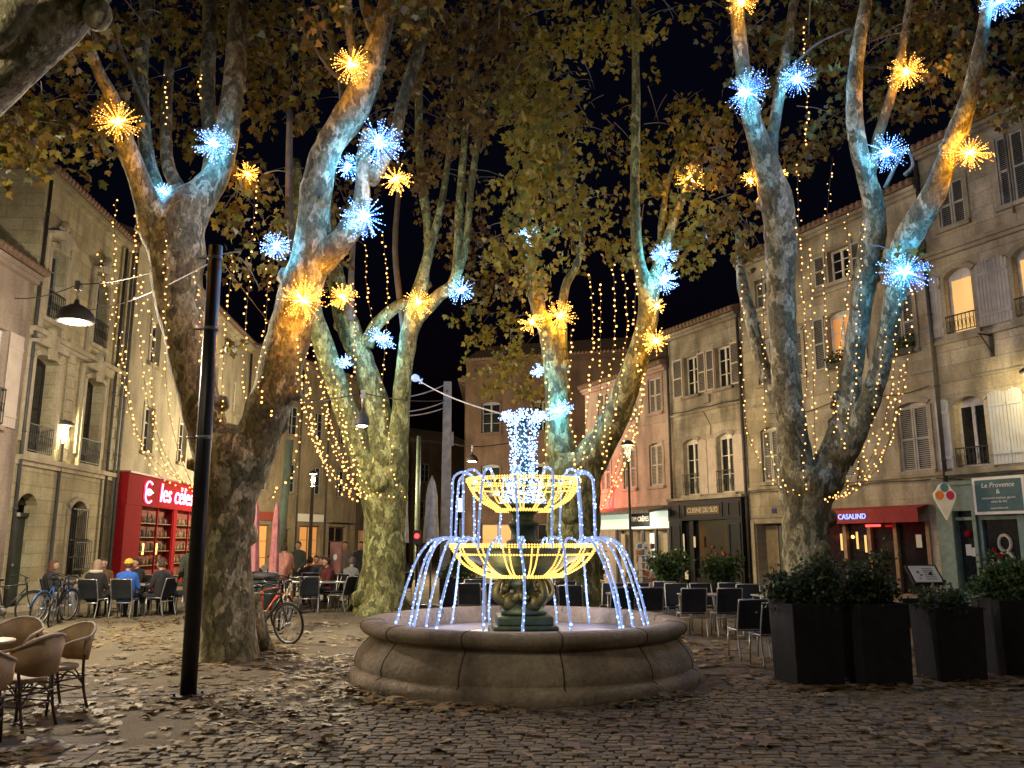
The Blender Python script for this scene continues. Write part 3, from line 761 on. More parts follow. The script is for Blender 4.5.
d = MB(); d.prism(arc_pts(o), -.32, -.3, T); d.build('fanlight', M['glass'], dd)
d = MB(); d.box(.1, 1.5, -.3, .3, .0, .12, T); d.build('doorstep', FM['L1t'], b1)
w_ = window(W, L1[5], b1, 'iron', bars=(2, 2), sill=True, v=-.25, surround=.05, trim=FM['L1t'])
r = MB()
for k in range(9):
    q = 3.34+k*.13; r.tube([T(q, .1, .75), T(q, .1, 2.75)], .011, 5)
    r.tube([T(q, .1, .8), T(q, .28, .95), T(q, .28, 1.75), T(q, .1, 1.85)], .011, 5)
for z in (.8, 1.3, 1.8, 2.7): r.box(3.3, 4.42, .09, .11, z, z+.03, T)
for z in (.95, 1.72): r.box(3.3, 4.42, .27, .29, z, z+.03, T)
r.build('window_grille', M['iron'], w_)
pipe(W, 5.5, 0, 11.6, b1, 'pipe_dark'); pipe(W, 6.1, 0, 11.7, b1); pipe(W, -.0, 0, 11.6, b1, 'pipe_dark')
# second house with the red cafe
cafe = [O_(8.1, 11.6, .35, 2.85), O_(12.0, 15.2, .35, 2.85)]
L2 = [O_(u, u+1.0, z, z+1.7) for u in (8.6, 12.6, 16.6, 20.6) for z in (5.0, 8.3)]+[O_(17.5, 18.7, 0, 2.5), O_(20, 22.5, .3, 2.8)]
b2 = house('cafe_house', W, 6.3, 23.4, 12.3, L2, FM['L2'], 'ochre rendered house with the red cafe front behind the plane tree')
for k, o in enumerate(L2[:8]): window(W, o, b2, 'white_frame', surround=.03)
for o in L2[8:]: window(W, o, b2, 'wood', sill=False, lit='lit_warm_dim')
sf = empty('cafe_front', T(6.6, 0, 0)); sf.parent = b2; sf.location = Vector(T(6.6, 0, 0))-Vector(b2.location)
m = MB(); V = .42
m.box(6.5, 16.0, .01, V, 3.0, 4.05, T)                                  # fascia
m.box(6.5, 7.9, .01, V-.02, 0, 2.995, T); m.box(7.9, 8.1, .01, V-.05, 0, 2.995, T)
m.box(11.6, 12.0, .01, V-.05, 0, 2.995, T); m.box(15.2, 16.0, .01, V-.02, 0, 2.995, T)
m.box(8.1, 15.2, .01, V-.08, 0, .35, T)
fr = m.build('red_front', M['red_paint'], b2)
m = MB(); m.box(6.42, 16.1, .01, V+.08, 4.055, 4.12, T); m.box(6.45, 7.85, V-.02, V, 0, .4, T); m.build('front_ledge', M['red_dark'], b2)
for (a, c) in ((8.1, 11.6), (12.0, 15.2)):
    m = MB(); m.box(a, c, .03, .05, .35, 2.995, T); pn = m.build('back_wall', M['lit_red'] if 'lit_red' in M else simple('red_room', (.14, .03, .02), .85), b2)
    m = MB(); k = 0
    for z in (.9, 1.4, 1.9, 2.4):
        m.box(a+.1, c-.1, .06, .3, z, z+.03, T)
    sh = m.build('shelf', M['wood'], b2)
    m = MB()
    for z in (.93, 1.43, 1.93, 2.43):
        q = a+.15
        while q < c-.15:
            hh = rnd.uniform(.2, .34); r_ = rnd.uniform(.03, .045)
            m.tube([T(q, .18, z), T(q, .18, z+hh*.65), T(q, .18, z+hh*.8), T(q, .18, z+hh)], [r_, r_, r_*.4, r_*.35], 6, mi=rnd.randrange(3)); q += rnd.uniform(.09, .16)
    bt = m.build('bottles', [cloth('bottle_green', (.03, .06, .03)), cloth('bottle_amber', (.2, .07, .02)), cloth('bottle_clear', (.25, .18, .14))], b2); bt['kind'] = 'stuff'
    for q in (a, (a+c)/2-.04, c-.08):
        m = MB(); m.box(q, q+.08, V-.14, V-.08, .35, 2.995, T); m.build('glazing_bar', M['red_paint'], b2)
    plight(T((a+c)/2, .25, 2.8), 1.4, (1, .6, .4), .2, b2, 'cafe_light')
for q in (8.9, 10.3):
    m = MB(); m.tube([T(q, .22, 1.3), T(q, .22, 1.7)], .035, 10); m.build('amber_lamp', M['bulb_amber'], b2)
# neon sign
dv = W.d
for nm, mt, vv, ofs in (('neon_lettering', 'neon', V+.06, 0), ('neon_halo', 'neon_edge', V+.025, .012)):
    t1 = text('les célestins', T, 12.35, vv, 3.52, .98, mt, b2, dv, W.n, .015, nm, shear=.15, sx=1.22)
    t1.data.offset = ofs
    e_ = MB()
    for (cz, rr) in ((3.64, .25), (3.36, .25)):
        e_.tube([T(8.35+rr*1.4*math.cos(R_(40+i*20)), vv, cz+rr*math.sin(R_(40+i*20))*.95) for i in range(15)], .035+ofs, 6)
    e_.tube([T(8.0, vv, 3.5), T(8.75, vv, 3.5)], .03+ofs, 6)
    e_.build('neon_emblem' if not ofs else 'emblem_halo', M[mt], b2)
plight(T(11, V+.9, 3.4), 7, (1, .1, .2), .4, b2, 'neon_light')
pipe(W, 6.42, 0, 12, b2)
# ---- right row
W = WR; T = W.T; dv = -W.d
R1o = [O_(-8.02, -7.27, 10.2, 11.45), O_(-9.74, -9.02, 10.2, 12.05), O_(-12.2, -11.4, 10.2, 12.05),
       O_(-8.0, -7.2, 7.22, 9.0, .2), O_(-9.95, -9.12, 7.22, 9.0, .2), O_(-12.4, -11.5, 7.22, 9.0, .2),
       O_(-7.97, -7.1, 3.66, 5.5, .18), O_(-9.95, -9.1, 3.66, 5.5, .18), O_(-12.4, -11.5, 3.66, 5.5, .18),
       O_(-7.45, -6.95, .5, 3.0), O_(-8.65, -7.55, .1, 2.42), O_(-10.4, -8.8, .5, 3.0), O_(-13, -10.7, .5, 3.0)]
r1 = house('tall_stone_house', W, -14, -6.74, 12.66, R1o, FM['R1'], 'tall weathered stone house on the right with lit upper windows above a grey-green shopfront', over=.25); MF[r1.name] = FM['R1']
for o in R1o[:3]:
    window(W, o, r1, 'grey_frame', v=-.1, surround=.03)
    mid = (o['u0']+o['u1'])/2
    shutter(W, o['u0'], mid-.01, o['z0'], o['z1'], r1, 'shutter_grey', v=-.03); shutter(W, mid+.01, o['u1'], o['z0'], o['z1'], r1, 'shutter_grey', v=-.03)
for o in R1o[3:6]:
    window(W, o, r1, 'white_frame', lit='lit_warm', bars=(1, 1), rail=.48, surround=.05)
    shutter(W, o['u1']+.12, o['u1']+.58, o['z0'], o['z1']-.05, r1, 'shutter_grey', louver=False, arch=.15)
    shutter(W, o['u0']-.58, o['u0']-.12, o['z0'], o['z1']-.05, r1, 'shutter_grey', louver=False, arch=.15)
for o in R1o[6:9]:
    window(W, o, r1, 'white_frame', bars=(2, 1), rail=.5, surround=.05)
    shutter(W, o['u1']+.12, o['u1']+.52, o['z0'], o['z1']+.02, r1, 'shutter_blue', louver=False, arch=.1)
    shutter(W, o['u0']-.6, o['u0']-.12, o['z0'], o['z1']+.02, r1, 'shutter_blue', louver=False, arch=.1)
m = MB(); m.box(-13.9, -6.76, .002, .2, 9.5, 9.62, T); m.box(-13.9, -6.76, .002, .12, 9.4, 9.498, T)
m.box(-13.9, -6.76, .002, .1, 7.0, 7.1, T); m.box(-13.9, -6.76, .002, .05, 5.95, 6.02, T); m.box(-13.9, -6.76, .002, .14, 3.48, 3.58, T)
m.build('string_course', FM['R1'], r1)
m = MB(); m.tube([T(-6.9-.35*k, .16+.03*math.sin(k*2), 3.44+.02*math.sin(k*1.3)) for k in range(20)], .022, 6); m.tube([T(-6.9-.35*k, .2, 3.4+.02*math.sin(k*1.9)) for k in range(20)], .014, 6); m.build('cable_run', M['cable'], r1)
m = MB()   # iron bracket
m.tube([T(-8.35, .02, 6.95), T(-8.35, .5, 6.95)], .02, 6); m.tube([T(-8.35, .02, 6.5), T(-8.35, .45, 6.93)], .016, 6); m.box(-8.4, -8.3, .01, .03, 6.4, 7.0, T); m.build('iron_bracket', M['iron'], r1)
pipe(W, -6.72, 3.3, 12.5, r1, 'pipe_dark', .055); pipe(W, -9.35, 9.9, 12.4, r1, 'zinc', .035)
# grey-green shopfront
m = MB(); V = .22
m.box(-13.8, -6.45, .004, V, 2.48+.06, 3.2, T); m.box(-13.8, -6.42, V, V+.08, 3.2, 3.3, T)
m.box(-6.95, -6.5, .004, V+.08, 0, 2.535, T); m.box(-7.55, -7.45, .004, V, 0, 2.535, T); m.box(-8.8, -8.65, .004, V, 0, 2.535, T); m.box(-10.7, -10.4, .004, V, 0, 2.535, T)
m.box(-7.45, -6.95, .004, V-.04, 0, .5, T); m.box(-10.4, -8.8, .004, V-.04, 0, .5, T); m.box(-13, -10.7, .004, V-.04, 0, .5, T)
m.box(-8.65, -7.55, .004, V-.04, 2.42, 2.535, T); m.box(-7.45, -6.95, .004, V-.04, 2.3, 2.38, T)
m.build('shopfront', M['teal_paint'], r1)
for o in R1o[9:]:
    m = MB(); m.box(o['u0'], o['u1'], .01, .03, o['z0'], min(o['z1'], 2.535), T); m.build('shop_window', M['glass'], r1)
m = MB(); o = R1o[10]
for a in (o['u0'], o['u1']-.09): m.box(a, a+.09, .03, .12, .1, 2.42, T)
m.box(o['u0']+.09, o['u1']-.09, .03, .12, .1, .35, T); m.box(o['u0']+.09, o['u1']-.09, .03, .12, 2.3, 2.42, T); dr = m.build('door', M['teal_paint'], r1)
m = MB(); m.tube([T(-7.75, .16, 1.0), T(-7.75, .16, 1.4)], .015, 6); m.build('handle', M['alu'], dr)
for (u, z, a, c) in ((-7.15, 1.55, .16, .28), (-7.3, 1.5, .13, .22), (-7.72, 1.2, .14, .24), (-9.0, 1.55, .2, .55), (-9.3, 1.5, .18, .5)):
    m = MB(); m.box(u-a/2, u+a/2, .035, .042, z-c/2, z+c/2, T); m.build('notice', M['paper'], r1)
m = MB()   # white wreath-like decal on the door glass
for (cz, r_) in ((1.72, .2), (1.25, .26)):
    m.tube([T(-8.15+r_*.8*math.cos(k*.524), .05, cz+r_*math.sin(k*.524)) for k in range(12)], .045, 6, closed=True)
m.build('door_garland', simple('pale_garland', (.4, .36, .34), .8), r1)
for (u, z, r_) in ((-8.0, 1.4, .09), (-7.85, 1.55, .06), (-7.2, 1.95, .1)):
    m = MB(); m.ball(T(u, .06, z), r_, 10, 8); m.build('red_bauble', M['red_paint'], r1)
m = MB(); m.box(-9.0, -7.66, .31, .37, 2.42, 3.34, T); sg = m.build('sign_board', M['white'], r1)
m = MB(); m.box(-8.93, -7.73, .372, .38, 2.49, 3.27, T); m.build('sign_panel', M['teal_sign'], sg)
for body, z, s_, sx in (('Le Provence', 3.13, .17, 1.0), ('&', 2.97, .16, 1), ('restaurant traiteur glacier', 2.82, .085, 1), ('salon de thé', 2.73, .085, 1), ('ouvert midi et soir', 2.57, .06, 1)):
    text(body, T, -8.33, .384, z, s_, 'white', sg, dv, W.n, .003, sx=sx, shear=.2 if z > 3 else 0)
# cone-shaped hanging sign
e = empty('ice_cream_sign', T(-6.85, .75, 2.9), 'white cone-shaped hanging sign with orange and pink discs beside the teal signboard', 'sign')
m = MB()
poly = [(-6.85, 2.42)]+[(-6.85+.3*math.cos(R_(a)), 3.03+.14*math.sin(R_(a))) for a in range(0, 181, 20)]
poly = [(-6.85, 2.35), (-6.5, 2.95), (-6.5, 3.08), (-6.62, 3.15), (-7.08, 3.15), (-7.2, 3.08), (-7.2, 2.95)]
c0 = W.T(-7.1, .7, 0); ax = Vector((.99, .12, 0)).normalized(); ay = Vector((.12, -.99, 0))
TS = lambda u, v, z: c0+ax*(u)+ay*v+Vector((0, 0, z))
pl = [(0, 2.3), (.29, 2.85), (.3, 2.98), (.2, 3.08), (.13, 3.2), (0, 3.25), (-.13, 3.2), (-.2, 3.08), (-.3, 2.98), (-.29, 2.85)]
m.prism(pl, -.03, .03, TS); m.build('board', M['white'], e)
for (u, z, cl, nm) in ((-.15, 2.93, (.7, .2, .03), 'disc_orange'), (.14, 2.93, (.45, .02, .12), 'disc_crimson'), (0, 3.13, (.08, .2, .25), 'disc_teal')):
    m = MB(); m.prism([(u+.115*math.cos(k*.524), z+.115*math.sin(k*.524)) for k in range(12)], .032, .042, TS); m.build('disc', cloth(nm, cl), e)
m = MB(); m.tube([W.T(-7.1, .0, 3.36), W.T(-7.1, .95, 3.36)], .014, 6); m.tube([TS(0, 0, 3.24), TS(0, 0, 3.36)], .01, 6); m.build('bracket', M['iron'], e)
# R2
R2o = [O_(-4.1, -3.25, 9.8, 10.85), O_(-.6, .1, 9.8, 10.85), O_(-3.95, -3.02, 7.1, 8.85, .12), O_(-6.15, -5.3, 7.1, 8.85, .12), O_(-.75, .15, 7.1, 8.7, .12), O_(-1.9, -1.1, 7.1, 8.7, .1),
       O_(-6.3, -5.3, 3.68, 5.6, .12), O_(-.62, .22, 3.75, 5.6, .12), O_(-3.7, -2.8, 3.68, 5.6, .12),
       O_(-.6, .72, 0, 2.35, rev=.5), O_(-5.95, -2.2, .35, 2.3), O_(-1.7, -1.0, .8, 2.3)]
r2 = house('plane_tree_house', W, -6.72, .94, 11.72, R2o, FM['R2'], 'old rendered house behind the right plane tree, with a red awning and a recessed doorway', over=.3)
for k, o in enumerate(R2o[:6]):
    window(W, o, r2, 'white_frame', rail=.0, surround=.04, lit='lit_warm_dim' if k == 2 else None)
for k in (0, 2): o = R2o[k]; shutter(W, o['u1']+.1, o['u1']+.55, o['z0'], o['z1']-.05, r2, 'shutter_grey'); shutter(W, o['u0']-.55, o['u0']-.1, o['z0'], o['z1']-.05, r2, 'shutter_grey')
for k in (1, 3, 4, 5):
    o = R2o[k]; mid = (o['u0']+o['u1'])/2
    shutter(W, o['u0'], mid-.01, o['z0'], o['z1']-.12, r2, 'shutter_grey', v=-.06); shutter(W, mid+.01, o['u1'], o['z0'], o['z1']-.12, r2, 'shutter_grey', v=-.06)
for o in R2o[6:9]:
    window(W, o, r2, 'white_frame', surround=.04, bars=(2, 3)); mid = (o['u0']+o['u1'])/2
    shutter(W, o['u0']+.02, mid-.01, o['z0'], o['z1']-.12, r2, 'shutter_grey', v=-.06); shutter(W, mid+.01, o['u1']-.02, o['z0'], o['z1']-.12, r2, 'shutter_grey', v=-.06)
m = MB()
for z, p_ in ((9.5, .09), (6.35, .06), (3.5, .1)): m.box(-6.7, .9, .002, p_, z, z+.1, T)
m.box(-1.75, .9, .002, .05, 2.55, 2.63, T); m.box(.74, .9, .003, .08, 0, 2.5, T); m.box(-.78, -.62, .003, .08, 0, 2.5, T); m.box(-.62, .74, .003, .07, 2.37, 2.52, T)
m.build('string_course', FM['R2'], r2)
m = MB(); m.box(-.55, .1, -.48, -.42, 0, 2.33, T); dr = m.build('door', M['green_door'], r2); m = MB(); m.ball(T(-.4, -.39, 1.1), .035, 8, 6); m.build('handle', M['grey_metal'], dr)
m = MB(); m.box(.12, .7, -.48, -.4, 0, 2.33, T); m.build('door_leaf', simple('faded_door', (.2, .16, .11), .7), r2)
m = MB(); m.tube([T(.9-.4*k, .12, 3.42+.02*math.sin(k)) for k in range(19)], .015, 5); m.tube([T(-6.5+.3*k, .1, 5.95-.1*math.sin(k*.5)) for k in range(22)], .012, 5); m.build('cable_run', M['cable'], r2)
m = MB(); m.box(-5.95, -2.2, -.1, -.08, .35, 2.3, T); m.build('shop_glass', M['glass'], r2)
m = MB()
for q in (-6.05, -5.0, -4.1, -3.2, -2.3): m.box(q, q+.12, -.07, .05, 0, 2.32, T)
m.box(-5.93, -2.3, -.06, .03, 0, .35, T); m.build('shopfront', M['wood'], r2)
for (q, z) in ((-2.9, 1.75), (-3.5, 1.8), (-3.8, 1.7)):
    m = MB(); m.box(q-.04, q+.04, -.075, -.07, z-.25, z+.25, T); m.build('lit_bottle_rack', M['lit_warm'], r2)
m = MB(); m.ball(T(-3.35, -.06, 1.9), .05, 8, 6); m.build('lamp', M['bulb_amber'], r2)
m = MB(); m.box(-5.8, -5.62, .05, .06, 1.6, 1.95, T); m.build('notice', M['paper'], r2)
m = MB(); A_ = (-6.1, -2.05)
m.add([T(A_[0], .02, 2.76), T(A_[1], .02, 2.76), T(A_[1], .5, 2.66), T(A_[0], .5, 2.66), T(A_[0], .5, 2.28), T(A_[1], .5, 2.28)], [(0, 1, 2, 3), (3, 2, 5, 4)])
m.add([T(A_[0], .02, 2.74), T(A_[1], .02, 2.74), T(A_[1], .48, 2.64), T(A_[0], .48, 2.64), T(A_[0], .48, 2.28), T(A_[1], .48, 2.28)], [(0, 1, 2, 3), (3, 2, 5, 4)])
aw = m.build('awning', M['awning_red'], r2)
text('CASALIND', T, -3.9, .53, 2.47, .215, 'neon_blue', aw, dv, W.n, .008, 'neon_lettering')
m = MB(); m.box(-4.7, -4.2, .3, .34, 2.18, 2.24, T); m.build('red_strip_light', M['red_lamp'], r2)
m = MB(); m.box(-.3, -.1, .004, .03, 2.7, 2.85, T); m.build('number_plate', cloth('blue_enamel', (.02, .04, .15)), r2)
# window boxes
for (u, z) in ((-3.5, 7.0), (-5.75, 6.95)):
    e = empty('window_box', T(u, .12, z+.02), 'long window box of leafy green plants on the sill %s' % ('left of the lit attic side' if u > -5 else 'nearest the tall stone house'), 'planter')
    e['label'] = 'leafy window box under the half-open window behind the plane tree limb' if u > -5 else 'leafy window box under the closed shutters nearest the tall stone house'
    m = MB(); m.box(u-.4, u+.4, .02, .22, z+.01, z+.18, T); m.build('trough', M['pipe_dark'], e)
    n = 260; c = np.array([T(u+rnd.uniform(-.42, .42), .12+rnd.uniform(-.12, .2), z+.2+abs(rnd.gauss(0, .16))-(.1 if rnd.random() < .3 else 0)) for _ in range(n)])
    leaf_mesh('foliage', M['shrub'], c-np.array(e.location), nr.uniform(.06, .1, n), uv_sphere(n), uv_sphere(n), nr.random(n), e)
# R3
R3o = [O_(3.5, 4.32, 7.35, 8.9), O_(1.62, 2.42, 7.35, 8.9), O_(3.65, 4.55, 3.5, 5.65, .12), O_(1.68, 2.55, 3.5, 5.65, .12), O_(1.5, 4.9, 0, 2.7)]
r3 = house('stained_stone_house', W, .98, 5.38, 9.98, R3o, FM['R3'], 'narrow stained stone house with pale open shutters over a charcoal shopfront', over=.35)
for o in R3o[:2]: window(W, o, r3, 'white_frame', bars=(2, 3), surround=.03)
for o in R3o[2:4]: window(W, o, r3, 'white_frame', bars=(2, 3), surround=.04, rail=.8)
for (a, c) in ((4.4, 5.0), (2.98, 3.45), (2.48, 2.93), (1.05, 1.55)): shutter(W, a, c, 7.35, 8.9, r3, 'shutter_cream')
for (a, c) in ((3.12, 3.6), (2.6, 3.08), (1.12, 1.63)): shutter(W, a, c, 3.5, 5.55, r3, 'shutter_cream', louver=False, arch=.08)
m = MB(); m.box(1.0, 5.36, .002, .09, 6.62, 6.7, T); m.box(1.0, 5.36, .002, .34, 3.3, 3.4, T); m.box(2.8, 3.2, .004, .1, 6.9, 7.2, T); m.build('string_course', FM['R3'], r3)
m = MB(); m.tube([T(5.3-.3*k, .1, 6.75+.02*math.sin(k*1.3)) for k in range(15)], .018, 5); m.tube([T(3.2, .05, 6.6), T(3.0, .05, 6.3), T(2.8, .05, 6.0), T(2.85, .05, 5.7)], .012, 5); m.build('cable_run', M['cable'], r3)
pipe(W, 1.04, 0, 9.9, r3, 'pipe_dark', .055); pipe(W, 5.3, 3, 9.9, r3, 'pipe_dark', .05)
m = MB(); V = .28
m.box(1.1, 5.34, .004, V, 2.55, 3.28, T); m.box(4.5, 5.3, .004, V, 0, 2.545, T); m.box(1.1, 1.9, .004, V, 0, 2.545, T); m.box(3.9, 4.1, .004, V-.08, 0, 2.545, T)
m.box(1.9, 3.9, .004, V-.12, 0, .45, T); m.build('shopfront', M['charcoal'], r3)
m = MB()
for (a, c, z0_, z1_) in ((1.2, 1.8, 2.65, 3.15), (4.6, 5.2, 2.65, 3.15), (1.2, 1.8, .9, 2.4), (4.6, 5.2, .9, 2.4), (1.2, 1.8, .12, .75), (4.6, 5.2, .12, .75), (2.1, 4.3, 2.65, 3.15)):
    for bx in ((a, c, z0_, z0_+.04), (a, c, z1_-.04, z1_), (a, a+.04, z0_+.04, z1_-.04), (c-.04, c, z0_+.04, z1_-.04)): m.box(bx[0], bx[1], V, V+.03, bx[2], bx[3], T)
m.build('panel_moulding', M['charcoal_trim'], r3)
m = MB(); m.box(1.9, 3.9, .05, .07, .45, 2.54, T); m.build('shop_window', M['glass'], r3)
m = MB(); m.box(4.1, 4.5, .05, .07, 0, 2.54, T); m.build('shop_door', M['charcoal_trim'], r3)
m = MB(); m.box(2.25, 4.15, V+.004, V+.02, 2.75, 3.05, T); sg = m.build('name_board', cloth('board_brown', (.12, .09, .06)), r3)
text('CUISINE DU SUD', T, 3.2, V+.03, 2.9, .27, 'cream_text', sg, dv, W.n, .006, sx=.86)
for (u, z, a, c) in ((4.35, 1.6, .09, .9), (3.7, 1.75, .12, .4), (4.25, .55, .2, .35), (1.55, .95, .1, .12)):
    m = MB(); m.box(u-a/2, u+a/2, V+.035, V+.04, z-c/2, z+c/2, T); m.build('notice', M['paper'], r3)
m = MB()
for q in range(9): m.ball(T(2.6+rnd.uniform(-.5, .6), .1, 1.2+rnd.uniform(-.3, .5)), .05, 6, 5)
m.build('window_display', cloth('display_red', (.4, .06, .05)), r3)
# R4
R4o = [O_(5.9, 6.8, 7.0, 8.45), O_(7.9, 8.8, 7.0, 8.45), O_(9.9, 10.8, 7.0, 8.45), O_(5.95, 6.85, 4.0, 5.75, .08), O_(7.9, 8.8, 4.0, 5.75, .08), O_(9.9, 10.8, 4.0, 5.75, .08), O_(5.75, 9.4, 0, 2.25)]
r4 = house('rose_house', W, 5.42, 12.0, 8.85, R4o, FM['R4'], 'pink rendered house with closed shutters and a lit shop below a grey awning', over=.35)
for o in R4o[:6]:
    window(W, o, r4, 'white_frame', surround=.03); mid = (o['u0']+o['u1'])/2; z1 = o['z1']-o['arch']
    shutter(W, o['u0']+.04, mid-.01, o['z0']+.02, z1, r4, 'shutter_cream', v=-.05); shutter(W, mid+.01, o['u1']-.04, o['z0']+.02, z1, r4, 'shutter_cream', v=-.05)
m = MB(); m.box(5.44, 11.9, .002, .06, 6.55, 6.63, T); m.box(5.44, 11.9, .002, .08, 3.2, 3.3, T); m.build('string_course', FM['R4'], r4)
m = MB(); m.box(5.6, 11.8, .02, .06, 2.3, 2.98, T); fa = m.build('lit_fascia', M['lit_white'], r4)
m = MB(); m.box(6.9, 8.2, .065, .09, 2.38, 2.98, T); sg = m.build('name_board', M['charcoal'], fa)
text('TIPI CRÊPES', T, 7.55, .1, 2.68, .28, 'cream_text', sg, dv, W.n, .006, sx=.9)
m = MB(); m.add([T(5.5, .02, 3.18), T(11.9, .02, 3.18), T(11.9, 1.1, 2.98), T(5.5, 1.1, 2.98), T(5.5, 1.1, 2.86), T(11.9, 1.1, 2.86), T(5.5, .02, 3.1), T(11.9, .02, 3.1)], [(0, 1, 2, 3), (3, 2, 5, 4), (6, 7, 5, 4), (0, 6, 4, 3)]); m.build('awning', M['awning_grey'], r4)
m = MB(); m.box(5.75, 9.4, -.3, -.28, 0, 2.25, T); m.build('shop_interior', simple('warm_interior', (.35, .28, .2), .8), r4)
m = MB()
for q in (5.62, 6.5, 7.4, 8.3, 9.4): m.box(q, q+.14, -.05, .04, 0, 2.28, T)
m.build('shopfront', M['pipe_dark'], r4)
for q in (5.9, 9.0):
    m = MB(); m.box(q, q+.3, -.1, -.08, .3, 2.1, T); m.build('menu_panel', cloth('menu_cream', (.5, .42, .3)), r4)
m = MB(); m.box(6.75, 7.2, -.15, -.13, .6, 2.1, T); m.build('fridge_panel', M['lit_white'], r4)
plight(T(7.3, .45, 2.6), 22, (1, .92, .75), .3, r4, 'shop_light'); plight(T(10.6, .9, 3.5), 230, (1, .05, .03), .4, r4, 'red_shop_light')
m = MB()   # red neon outline sign further along
m.tube([T(9.6, .12, 3.0), T(9.4, .12, 4.2), T(9.9, .12, 3.4), T(9.6, .12, 3.0)], .02, 5); m.build('red_neon_outline', M['neon_edge'], r4)

# ---- far end of the square
def far_house(name, P, Q, h, ops, mat, label, flip=False, rise=1.8, depth=8, lit=()):
    W2 = Wall2(P, Q, flip)
    e = empty(name, W2.T(W2.L/2, 0, 0), label, 'building'); MF[e.name] = mat
    facade(W2, 0, W2.L, 0, h, ops, mat, e, .2, depth); roof(W2, 0, W2.L, h, e, .4, depth, rise)
    return e, W2
p23 = WL.T(23.45, 0, 0)
ops = [O_(u, u+1.0, z, z+1.7) for u in (1.2, 3.8, 6.4, 9) for z in (4.6, 8.0)]+[O_(.6, 2.6, 0, 2.7), O_(3.4, 4.5, 0, 2.5), O_(5.3, 7.4, .2, 2.7), O_(8.3, 10.3, 0, 2.7)]
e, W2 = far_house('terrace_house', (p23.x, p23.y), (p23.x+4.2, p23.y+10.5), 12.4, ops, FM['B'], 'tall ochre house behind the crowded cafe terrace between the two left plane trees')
for k, o in enumerate(ops): window(W2, o, e, 'wood' if o['z1'] < 3 else 'grey_frame', lit='lit_warm_dim' if k in (8, 10) else None, sill=o['z0'] > 1, surround=.05)
m = MB(); m.box(.2, 2.8, .01, .12, 2.95, 3.4, W2.T); m.build('shop_sign', cloth('sign_rust', (.3, .06, .04)), e)
m = MB(); m.box(5.0, 7.6, .01, .12, 2.95, 3.4, W2.T); m.build('shop_sign', M['white'], e)
m = MB(); m.box(8.0, 10.6, .01, .5, 2.95, 3.05, W2.T); m.build('shop_canopy', M['awning_grey'], e)
for u in (.1, 4.9, 7.8): pipe(W2, u, 0, 12, e, 'pipe_dark')
q0 = W2.T(W2.L+.05, 0, 0)
ops = [O_(u, u+1.0, z, z+1.7) for u in (1.5, 5, 8.5, 12, 15.5) for z in (4.6, 8.0)]+[O_(u, u+2.2, 0, 2.6) for u in (1, 5, 9, 13)]
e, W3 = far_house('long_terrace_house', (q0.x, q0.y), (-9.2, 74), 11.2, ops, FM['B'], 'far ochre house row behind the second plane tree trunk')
for k, o in enumerate(ops): window(W3, o, e, 'grey_frame', lit='lit_warm_dim' if k in (10, 12) else None, sill=False)
ops = [O_(u, u+1.0, z, z+1.7) for u in (1, 3.8, 6.6) for z in (3.8, 7.2)]
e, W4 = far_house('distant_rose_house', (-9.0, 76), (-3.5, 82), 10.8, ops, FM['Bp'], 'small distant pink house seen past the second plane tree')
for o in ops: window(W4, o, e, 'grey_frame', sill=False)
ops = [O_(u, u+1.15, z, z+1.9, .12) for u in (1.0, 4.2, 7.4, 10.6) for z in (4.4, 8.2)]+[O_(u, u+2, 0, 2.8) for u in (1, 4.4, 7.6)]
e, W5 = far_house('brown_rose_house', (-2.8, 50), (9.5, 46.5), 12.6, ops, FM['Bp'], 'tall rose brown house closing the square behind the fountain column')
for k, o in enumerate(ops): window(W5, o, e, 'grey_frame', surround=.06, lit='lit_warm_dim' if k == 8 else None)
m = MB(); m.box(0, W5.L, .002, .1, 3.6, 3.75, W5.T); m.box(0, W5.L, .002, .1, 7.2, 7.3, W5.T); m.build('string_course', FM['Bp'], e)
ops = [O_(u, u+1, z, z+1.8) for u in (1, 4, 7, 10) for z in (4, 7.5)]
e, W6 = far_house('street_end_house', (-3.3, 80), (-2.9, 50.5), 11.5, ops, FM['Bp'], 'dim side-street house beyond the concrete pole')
for o in ops: window(W6, o, e, 'grey_frame', sill=False)
# ------------------------------------------------------------------ plane trees
def limb(m, pts, wob=.17, n=16, sub=7):
    """pts: (px, py, depth, width in px) measured in the photograph -> real tapered limb"""
    Q = []
    for px, py, Y, w in pts:
        p = D(px, py, Y); Q.append((p.x, p.y, p.z, w/2*Y/FPX))
    Q = catmull(Q, sub)
    m.tube([q[:3] for q in Q], [max(.012, q[3]) for q in Q], n, wob=wob)
    if n > 8:          # knots, pruned stubs
        for _ in range(max(1, len(Q)//9)):
            q = Q[rnd.randrange(2, len(Q)-2)]; r = q[3]
            if r < .07: continue
            a = rnd.uniform(0, 6.28); d = Vector((math.cos(a), math.sin(a), rnd.uniform(-.1, .5))).normalized(); c = Vector(q[:3])
            rr = r*rnd.uniform(.3, .5)
            m.tube([c+d*r*.3, c+d*r*.8, c+d*r*1.05, c+d*(r*1.05+rr*rnd.uniform(.2, .8))], [rr*1.5, rr*1.25, rr, rr*.8], 10, wob=.25)
